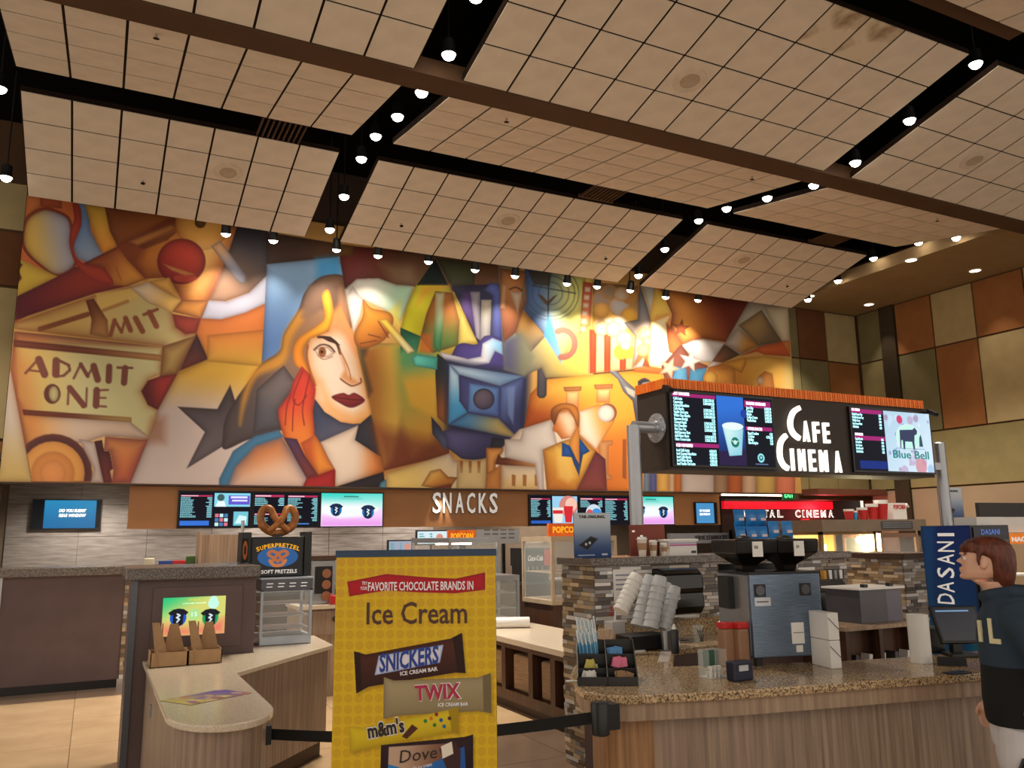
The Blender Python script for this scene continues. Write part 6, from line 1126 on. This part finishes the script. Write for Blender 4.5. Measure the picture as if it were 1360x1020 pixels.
X0, X1, z0, z1 = rect(1078, 692, 1112, 760, EY-.05); B('door_1', mat('door_dark',(26,20,18),.5), None, X0, X1, EY-.05, EY-.001, 0, z1); tag(bpy.data.objects['door_1'], 'dark doorway leading into the digital cinema', kind='structure'); 
X0, X1, _, _ = rect(1066, 692, 1077, 760, EY-.05); o = B('trim_door', mat('red_jamb',(170,20,34),.5), None, X0, X1, EY-.06, EY-.001, 0, z1+.06); tag(o, 'red door jamb of the digital cinema entrance', kind='structure')
X0, X1, z0, z1 = rect(1040, 650, 1055, 664, EY-.5); t = thing('exit_sign', 'green lit EXIT sign hanging over the cinema entrance', 'exit sign', ((X0+X1)/2, EY-.5, z0)); B('housing', mat('exit_green',(10,90,40),.5,emit=.25), t, X0, X1, EY-.5, EY-.45, z0, z1); txt('EXIT', 'lettering', mat('exit_glow',(90,255,140),.5,emit=1.5,var=0), t, ((X0+X1)/2, EY-.503, z0+.06), (z1-z0)*.6, bold=.03, width=(X1-X0)*.8); B('hanger', m_black, t, (X0+X1)/2-.01, (X0+X1)/2+.01, EY-.48, EY-.46, z1, 3.0)
l = bpy.data.lights.new('entrance_light', 'POINT'); l.energy = 25; l.color = (1,.1,.12); l.shadow_soft_size = .2; lo_ = bpy.data.objects.new('entrance_light', l); link(lo_); lo_.location = (16.2, EY-.35, 2.25)
tag(B('trim_soffit', mat('rust_soffit',(112,62,44),.7), None, 15.25, 17.6, 14.4, 14.9, 2.6, 2.74), 'rust brown soffit under the right wall panels', kind='structure')
# ---------- right hand concession island
IY = 8.6; X0, X1, z0, z1 = rect(1092, 706, 1166, 772, IY); X2, X3, z2, z3 = rect(1088, 690, 1226, 705.5, IY)
r = thing('island_counter', 'dark island counter under the lit popcorn machine', 'counter', ((X0+X1)/2, IY, 0)); B('body', m_dwood, r, X0-.05, X3+.2, IY+.02, IY+1.0, 0, z0-.04); B('top', m_steeld, r, X0-.08, X3+.25, IY-.03, IY+1.05, z0-.04, z0)
z0 += .002; r = thing('popcorn_machine', 'brightly lit popcorn machine with glass walls', 'popcorn machine', ((X0+X1)/2, IY+.4, z0)); m_brz = mat('bronze_frame',(150,120,84),.4,.5)
for x in (X0, X1-.05):
    for y in (IY, IY+.75): B('corner_post', m_brz, r, x, x+.05, y, y+.05, z0, z1)
B('roof', m_brz, r, X0, X1, IY, IY+.8, z1-.04, z1); B('back_wall', mat('popcorn_glow',(206,164,70),.5), r, X0+.05, X1-.05, IY+.74, IY+.78, z0, z1-.04); B('glass_front', m_glass, r, X0+.05, X1-.05, IY+.01, IY+.016, z0, z1-.04)
M().lathe([(.1,0),(.16,.06),(.16,.16),(.05,.2)], 18, (X0+.35, IY+.45, z1-.34)).build('kettle', m_steel, r, smooth=True); lp = atY(1142, 717, IY+.2); M().sph(tuple(lp), .055).build('lamp_bulb', m_lens, r, smooth=True); M().tube([lp+Vector((0,0,.05)), Vector((lp.x, lp.y, z1-.03))], .015, 6).build('lamp_stem', m_brz, r)
l = bpy.data.lights.new('lamp_light', 'POINT'); l.energy = 45; l.color = (1,.85,.5); l.shadow_soft_size = .06; lo_ = bpy.data.objects.new('lamp_light', l); link(lo_, r); lo_.location = lp+Vector((0,-.09,-.04))-r.location
b = M(); q = random.Random(3)
for i in range(160): b.sph((X0+.1+q.random()*(X1-X0-.2), IY+.12+q.random()*.55, z0+.04+q.random()*.14), .03, nu=5, nv=3)
b.build('popcorn', mat('popcorn_yellow',(226,196,120),.8), r, kind='stuff')
r = thing('canopy_shelf', 'grey shelf box over the popcorn machine', 'shelf', ((X2+X3)/2, IY, z2)); B('box', mat('taupe_box',(132,116,98),.6), r, X2, X3, IY-.05, IY+.85, z2+.001, z3); B('slotted_panel', m_steeld, r, (X2+X3)/2+.1, X3-.3, IY-.055, IY-.05, z2+.03, z3-.03)
for i in range(3): B('slot', m_steel, r, (X2+X3)/2+.13, X3-.33, IY-.06, IY-.055, z2+.05+i*.03, z2+.06+i*.03)
B('leg', m_steeld, r, X3-.045, X3, IY+.02, IY+.07, z0, z2+.001); B('leg', m_steeld, r, X3-.045, X3, IY+.76, IY+.81, z0, z2+.001)
tubs = [(1131,676,8,'small red and white tub at the left end of the shelf',m_red),(1139,678,4,'blue cup standing among the popcorn tubs',mat('cup_blue',(60,150,206),.5)),(1149,674,8,'squat red popcorn tub next to the blue cup',m_red),(1162,669,9,'red popcorn tub with white rim, middle of the shelf',m_red),(1174,664,10,'tallest red popcorn tub on the shelf',m_red)]
for x, yt_, w2, lb, mm in tubs:
    a = atY(x-w2*.5, 690, IY+.2); e = atY(x+w2*.5, yt_, IY+.2); h_ = e.z-z3; t = thing('popcorn_tub', lb, 'tub', ((a.x+e.x)/2, IY+.25, z3)); rr = abs(e.x-a.x)/2
    M().lathe([(rr*.72,0),(rr,h_*.82)], 14, ((a.x+e.x)/2, IY+.25, z3)).build('tub', mm, t, smooth=True); M().lathe([(rr*1.02,h_*.8),(rr*1.04,h_),(rr*.9,h_)], 14, ((a.x+e.x)/2, IY+.25, z3)).build('rim', m_white, t, smooth=True)
a = atY(1187, 690, IY+.15); e = atY(1203, 668, IY+.15); t = thing('popcorn_box', 'white box with red POPCORN lettering on the shelf', 'box', ((a.x+e.x)/2, IY+.2, z3)); B('box', m_white, t, a.x, e.x, IY+.15, IY+.35, z3, e.z); txt('POPCORN', 'lettering', m_red, t, ((a.x+e.x)/2, IY+.148, e.z-.09), .06, width=(e.x-a.x)*.85, bold=.03)
a = atY(1206, 690, IY+.15); t = M().tube([(a.x,IY+.2,z3),(a.x+.02,IY+.2,z3+.2),(a.x+.06,IY+.2,z3+.23),(a.x+.09,IY+.2,z3+.19)], .02, 8).build('white_scoop', m_white, None, smooth=True); tag(t, 'white curved scoop handle at the right end of the shelf', 'scoop')
X0, X1, z0_, z1_ = rect(1170, 708, 1222, 770, IY+.0); case('pink framed glass case beside the popcorn machine', X0+.03, X1-.02, IY, IY+.7, z0+.001, z1_, shelves=1, m=mat('rose_frame',(176,140,120),.45,.3))
# ---------- behind the cafe counter, right
BYY = 4.6; X0, X1, z0_, z1_ = rect(1124, 829, 1216, 880, BYY)
r = thing('lid_cabinet', 'brown cabinet with slots of white cup lids behind the counter', 'cabinet', ((X0+X1)/2, BYY, 0)); B('body', m_dwood, r, X0, X1, BYY+.1, BYY+.5, 0, z1_-.03); B('top', m_wood2, r, X0-.02, X1+.02, BYY-.02, BYY+.52, z1_-.03, z1_)
for x in (X0, (X0+X1)/2-.02, X1-.04): B('stile', m_dwood, r, x, x+.04, BYY, BYY+.1, .3, z1_-.031)
B('rail', m_dwood, r, X0, X1, BYY, BYY+.1, .5, .62)
for i in range(5): x = X0+.09+i*.14; b = M(); b.T = Matrix.Translation((x, BYY+.05, .63)) @ Matrix.Rotation(.15, 4, 'Y'); b.box(-.018,.018,-.04,.04,.01,.21); b.build('lid_sleeve', m_white if i in (1,2,4) else m_steeld, r)
zc_ = z1_; X0, X1, z0_, z1_ = rect(1140, 782, 1198, 826, BYY+.1); t = thing('blender_box', 'grey sound box of the blender on the brown cabinet', 'blender', ((X0+X1)/2, BYY+.25, zc_)); B('cover', mat('smoke_grey',(78,76,84),.3), t, X0, (X0+X1)/2+.05, BYY+.08, BYY+.42, zc_+.001, z1_); B('side_cover', mat('violet_grey',(104,100,116),.3), t, (X0+X1)/2+.05, X1, BYY+.1, BYY+.42, zc_+.001, z1_); B('lid', m_white, t, X0-.02, X1+.0, BYY+.06, BYY+.44, z1_, z1_+.015); B('control_knob', m_blackp, t, X0+.08, X0+.12, BYY+.1, BYY+.14, z1_+.015, z1_+.04); B('control_knob', m_blackp, t, X1-.12, X1-.08, BYY+.1, BYY+.14, z1_+.015, z1_+.04)
X0, X1, z0_, z1_ = rect(1091, 772, 1142, 832, 5.22); X0 = max(X0, Xr+.02); t = thing('ice_bin', 'black ice bin with curved hood behind the coffee machine', 'ice bin', ((X0+X1)/2, 5.3, 0)); B('cabinet', m_steeld, t, X0, X1-.04, 5.2, 5.46, 0, CZ)
M().prismx([(5.2,CZ+.001),(5.46,CZ+.001),(5.46,z1_),(5.36,z1_+.01),(5.25,z1_-.08),(5.2,z0_+.1)], X0, X1-.04).build('hood', mat('bin_black',(30,30,34),.25), t, bevel=.01); B('front_lip', m_steel, t, X0, X1-.02, 5.15, 5.199, z0_+.03, z0_+.07)
for i in range(4):
    a = atY(1094+i*7, 771, 5.4); a.x = max(a.x, X0+.02+i*.046); q = thing('tea_box', f'small tea packet box, {ORD[i]} from the left on the ice bin', 'box', (a.x, 5.4, z1_+.011), group='tea packet boxes'); B('box', [mat('tea_orange',(206,150,60),.6), m_white, mat('tea_grey',(150,150,156),.6), m_white][i], q, a.x-.012, a.x+.022, 5.38, 5.42, z1_+.011, z1_+.085); B('spine', m_blackp, q, a.x+.022, a.x+.034, 5.375, 5.425, z1_+.011, z1_+.09)
# water coolers
NY = 5.3; nc = atY(1288, 699, NY); XS = nc.x; zt_c = nc.z+.01; FY = atX(1223, 700, XS).y; X3 = atY(1346, 760, NY).x; DY = NY
r = thing('water_cooler', 'tall blue drinks cooler with DASANI down its side', 'cooler', (XS+.3, NY+.2, 0)); B('body', m_blackp, r, XS, X3, NY, FY, 0, zt_c)
def dblue(c, w_, h_):
    c.R(0,0,w_,h_,(16,50,124), c2=(22,100,146), g=[(w_,0),(w_*.3,h_)]); c.S([(0,0),(w_*.3,0),(w_*.12,h_*.4),(w_*.3,h_),(0,h_)], (24,100,166), al=.6, soft=8); c.S([(w_*.6,h_),(w_*.9,h_*.5),(w_,h_*.6),(w_,h_)], (20,140,150), al=.6, soft=10)
gx_, gy_ = np.meshgrid(np.linspace(0, 60, 80), np.linspace(0, 170, 160)); cv = Canvas(gx_, gy_); cv.aa = 1; dblue(cv, 60, 170)
sheet('blue_panel', lambda u, v: (XS-.004, FY+(NY-FY)*u, zt_c+(.1-zt_c)*v), 80, 160, cv.C, m_print, r, .003)
for ch, y in zip('DASANI', [796,780,761,743,726,710]):
    q_ = atX(1267, y, XS-.012); txt(ch, 'letter', m_letw, r, (XS-.012, q_.y, q_.z), .18, rz=-math.pi/2, spin=-math.pi/2, width=.03 if ch == 'I' else .1, bold=.004)
B('header', mat('cooler_header',(16,22,44),.4,emit=.1), r, XS+.03, X3-.02, NY-.012, NY, zt_c-.12, zt_c-.02); txt('DASANI', 'header_text', mat('header_blue',(90,120,190),.5,emit=.4), r, (XS+.28, NY-.015, zt_c-.09), .05, width=.28); B('door_glass', mat('cooler_glass',(20,24,32),.1), r, XS+.03, X3-.03, NY-.01, NY, .2, zt_c-.14); B('handle', m_steel, r, XS+.035, XS+.055, NY-.04, NY-.011, .8, 1.3)
X0, X1, z0_, z1_ = rect(1291, 688, 1326, 699, DY+.25)
tag(B('white_tray', m_white, None, X0, X1, DY+.2, DY+.45, zt_c+.001, z1_+.01), 'white carton tray lying on top of the drinks cooler', 'tray')
X0, X1, z0_, z1_ = rect(1301, 668, 1400, 692, 6.8); t = thing('dark_board', 'dark grey board behind the drinks cooler', 'board', ((X0+X1)/2, 6.8, 0)); B('board', mat('board_grey',(58,56,58),.6), t, X0, X1, 6.8, 6.85, z0_, z1_); B('post', m_blackp, t, X0+.1, X0+.15, 6.85, 6.9, 0, z1_); B('post', m_blackp, t, X1-.15, X1-.1, 6.85, 6.9, 0, z1_)
X0, X1, z0_, z1_ = rect(1340, 708, 1385, 722, 5.9); t = thing('nacho_stand', 'white rack with an orange NACHOS sign behind the boy', 'rack', ((X0+X1)/2, 5.9, 0)); B('sign_board', mat('nacho_orange',(226,120,20),.5,emit=.3), t, X0, X1, 5.9, 5.94, z0_, z1_); txt('NACHOS', 'lettering', m_letw, t, ((X0+X1)/2-.02, 5.897, z0_+.025), .05, width=(X1-X0)*.8, bold=.03); B('top_card', m_white, t, X0+.0, X1, 5.95, 5.97, z1_+.01, z1_+.18)
for x in (X0, X1-.03): B('post', m_white, t, x, x+.03, 5.94, 5.97, 0, z1_+.02)
for i in range(5): B('shelf', m_white, t, X0, X1, 5.97, 6.3, .35+i*.22, .37+i*.22)
# ================================================= person
PD_ = 4.35; pp = EYE+ray(1342, 800)*PD_; fv = CF*math.sin(.47)-CR*math.cos(.47); ang = math.atan2(fv.y, fv.x); S_ = PD_/F
r = thing('person', 'person with short auburn hair in a navy and black hoodie looking up left', 'person', (pp.x, pp.y, 0), rz=ang)
def smooth_mesh(name, b, m, vox, parent, it=6):
    o = b.build(name, m, parent, smooth=True); md = o.modifiers.new('remesh', 'REMESH'); md.mode = 'VOXEL'; md.voxel_size = vox; md.use_smooth_shade = True
    s2 = o.modifiers.new('smooth', 'SMOOTH'); s2.iterations = it; s2.factor = .5; return o
m_skin = mat('skin', (226,176,148), .5, var=.05, scale=12)
def ring(b, secs, n=20, pw=2.2):
    """stack of rings: (z, x_front, x_back, half width, y centre)"""
    vs = []; fs = []
    for (z, xf, xb_, hw_, yc) in secs:
        cx, rx = (xf+xb_)/2, (xf-xb_)/2
        for j in range(n):
            t = 2*math.pi*j/n; c, s = math.cos(t), math.sin(t); vs.append((cx+rx*math.copysign(abs(c)**(2/pw), c), yc+hw_*math.copysign(abs(s)**(2/pw), s), z))
    for i in range(len(secs)-1):
        for j in range(n): fs.append((i*n+j, i*n+(j+1) % n, (i+1)*n+(j+1) % n, (i+1)*n+j))
    fs += [tuple(range(n-1, -1, -1)), tuple((len(secs)-1)*n+j for j in range(n))]; b.add(vs, fs)
b = M()
ring(b, [(1.30,.06,-.09,.06,0),(1.40,.105,-.035,.056,0),(1.455,.13,.0,.055,0),(1.48,.165,.0,.058,0)])                       # neck
ring(b, [(1.488,.205,.09,.03,0),(1.50,.214,.05,.05,0),(1.525,.212,.02,.062,0),(1.56,.206,-.0,.068,0),(1.60,.203,-.015,.073,0),(1.64,.198,-.02,.075,0),(1.67,.175,-.005,.068,0),(1.695,.13,.04,.04,0)], 24)
b.add([(.20,-.011,1.612),(.20,.011,1.612),(.236,-.009,1.586),(.236,.009,1.586),(.205,-.016,1.568),(.205,.016,1.568),(.15,0,1.60),(.15,0,1.57)], [(0,2,3,1),(2,4,5,3),(0,6,7,4,2),(1,3,5,7,6),(0,1,6),(4,7,5)])     # nose
for z, x, rr in [(1.545,.211,.011),(1.533,.209,.011)]: b.tube([(x-.008,-.022,z),(x+.004,0,z),(x-.008,.022,z)], [.005,rr*.85,.005], 8)
b.sph((.209,0,1.505), .016, .02, .014); b.sph((.196,0,1.625), .02, .05, .01)
for s in (-1, 1): b.sph((.108,s*.075,1.575), .02, .009, .03)
ring(b, [(.72,.09,-.09,.12,0),(.95,.1,-.1,.14,0),(1.15,.11,-.1,.14,0),(1.32,.08,-.09,.15,0),(1.37,.05,-.07,.08,0)])
for s in (-1, 1):
    ox = .015 if s < 0 else -.22; b.tube([(0,s*.14,1.32),(-.02,s*.2,1.28),(-.03+ox*.4,s*.215,1.06),(.05+ox,s*.205,.93),(.11+ox,s*.19,.86)], [.05,.047,.04,.034,.026], 10)
    hx, hy, hz = .13, s*.186, .835; b.T = Matrix.Translation((ox, 0, 0))
    b.tube([(.10,hy,.87),(.125,hy,.84),(.15,hy,.80),(.158,hy,.785)], [.026,.036,.037,.03], 8, flat=.6)
    for i, (dx, L) in enumerate([(.022,.075),(.008,.085),(-.008,.08),(-.022,.062)]): b.tube([(.15+dx*.6,hy,.80),(.158+dx,hy,.785-L*.4),(.152+dx,hy-s*.01,.785-L*.8),(.14+dx,hy-s*.018,.785-L)], [.0105,.0095,.009,.007], 7)
    b.tube([(.14,hy,.84),(.175,hy-s*.01,.815),(.19,hy-s*.015,.785),(.188,hy-s*.02,.765)], [.012,.0115,.01,.007], 7)
    b.T = None; b.tube([(0,s*.085,.8),(.01,s*.09,.46),(-.02,s*.09,.09),(.0,s*.09,.05)], [.085,.06,.042,.04], 12); b.tube([(-.04,s*.09,.05),(.14,s*.095,.035)], [.035,.03], 8)
body = smooth_mesh('body', b, m_skin, .0055, r, 3)
for s in (-1, 1):
    e = M().sph((.192,s*.036,1.60), .011).build('eye', m_white, body); M().sph((.2005,s*.037,1.601), .005).build('iris', mat('iris_dark',(50,36,28),.3), e); M().tube([(.196,s*.018,1.622),(.197,s*.034,1.626),(.186,s*.052,1.621)], .004, 6).build('eyebrow', mat('brow',(110,60,36),.7), body)
M().tube([(.2,-.02,1.5395),(.2165,0,1.5395),(.2,.02,1.5395)], .0028, 6).build('mouth', mat('lips',(190,110,96),.5), body)
# hair cap
m_hair = mat('auburn_hair', (112,50,26), .55, stretch=(1,1,.25), scale=60, col2=(70,30,16))
b = M(); ring(b, [(1.455,.05,-.02,.055,0),(1.49,.07,-.035,.072,0),(1.53,.082,-.045,.082,0),(1.57,.088,-.05,.088,0),(1.60,.098,-.05,.09,0),(1.625,.165,-.05,.09,0),(1.64,.205,-.048,.09,0),(1.668,.205,-.036,.086,0),(1.692,.18,-.01,.074,0),(1.712,.13,.03,.045,0),(1.716,.1,.06,.02,0)], 24)
for i in range(11): t = (i-5)/5; b.tube([(.16,t*.07,1.685),(.2-.035*t*t,t*.078,1.655),(.207-.05*t*t,t*.08,1.632-.004*(i % 3))], [.02,.014,.005], 6)
for s in (-1, 1): b.tube([(.12,s*.078,1.64),(.13,s*.082,1.59),(.128,s*.078,1.56)], [.016,.01,.004], 6)
hair = smooth_mesh('hair', b, m_hair, .006, r, 3)
# hoodie
mh = bpy.data.materials.new('hoodie_cloth'); mh.use_nodes = True; t_ = mh.node_tree; bs = t_.nodes['Principled BSDF']; bs.inputs['Roughness'].default_value = .9
tc = t_.nodes.new('ShaderNodeTexCoord'); sx_ = t_.nodes.new('ShaderNodeSeparateXYZ'); cr_ = t_.nodes.new('ShaderNodeValToRGB'); mp2 = t_.nodes.new('ShaderNodeMapRange'); mp2.inputs[1].default_value = 1.0; mp2.inputs[2].default_value = 1.12
t_.links.new(tc.outputs['Object'], sx_.inputs[0]); t_.links.new(sx_.outputs[2], mp2.inputs[0]); t_.links.new(mp2.outputs[0], cr_.inputs[0]); t_.links.new(cr_.outputs[0], bs.inputs['Base Color'])
cr_.color_ramp.elements[0].position = .52; cr_.color_ramp.elements[0].color = (*lin((16,15,16)), 1); cr_.color_ramp.elements[1].position = .56; cr_.color_ramp.elements[1].color = (*lin((42,58,74)), 1)
b = M()
ring(b, [(.772,.168,-.13,.175,0),(.79,.174,-.14,.18,0),(.90,.18,-.145,.185,0),(1.05,.172,-.145,.185,0),(1.2,.178,-.15,.19,0),(1.29,.165,-.15,.195,0),(1.35,.135,-.14,.17,0),(1.395,.115,-.12,.11,0),(1.42,.12,-.09,.085,0)], 28, 2.4)
b.tube([(.12,0,1.40),(.09,.07,1.415),(.0,.1,1.435),(-.09,.07,1.43),(-.13,0,1.41),(-.09,-.07,1.43),(0,-.1,1.435),(.09,-.07,1.415)], .032, 8, closed=True)
b.sph((-.13,0,1.35), .06, .1, .09)
for s in (-1, 1): ox = .015 if s < 0 else -.22; b.tube([(0,s*.15,1.32),(-.02,s*.21,1.285),(-.035+ox*.4,s*.232,1.07),(.04+ox,s*.22,.95),(.095+ox,s*.2,.885)], [.085,.08,.068,.06,.046], 14)
hood = smooth_mesh('hoodie', b, mh, .009, r, 5)
for i, (ch, z, h__, x) in enumerate([('I',1.185,.10,.158),('L',1.185,.115,.10)]):
    b_t = txt(ch, 'chest_letter', mat('print_cream',(226,218,176),.7), r, (.0,0,0), h__, bold=.03, ext=.006, width=[.02,.055][i]); b_t.location = (x, [.118,.172][i], z); b_t.rotation_euler = (0, 0, math.radians([131,153][i]))
M().sph((.0,.189,.85), .014, .004, .014).build('logo_patch', mat('patch_grey',(70,70,72),.6), hood)
# trousers
b = M(); ring(b, [(.66,.155,-.12,.15,0),(.74,.16,-.125,.16,0),(.82,.15,-.12,.155,0)], 24)
for s in (-1, 1): b.tube([(.015,s*.085,.76),(.035,s*.095,.6),(.03,s*.1,.42),(.0,s*.1,.12),(.0,s*.1,.09)], [.115,.108,.092,.075,.07], 16)
tr = smooth_mesh('trousers', b, mat('white_cloth',(216,212,214),.85), .009, r, 5)
for i in range(3): b = M(); b.tube([(.03-.034*i,.214,.645),(.06-.034*i,.214,.58),(.085-.034*i,.203,.48)], .011, 6); b.build('side_stripe', m_blackp, tr)
for s in (-1, 1): b = M(); b.tube([(-.06,s*.095,.045),(.06,s*.097,.045),(.16,s*.1,.035),(.185,s*.1,.03)], [.042,.046,.038,.022], 12); b.build('shoe', m_white, r, smooth=True)
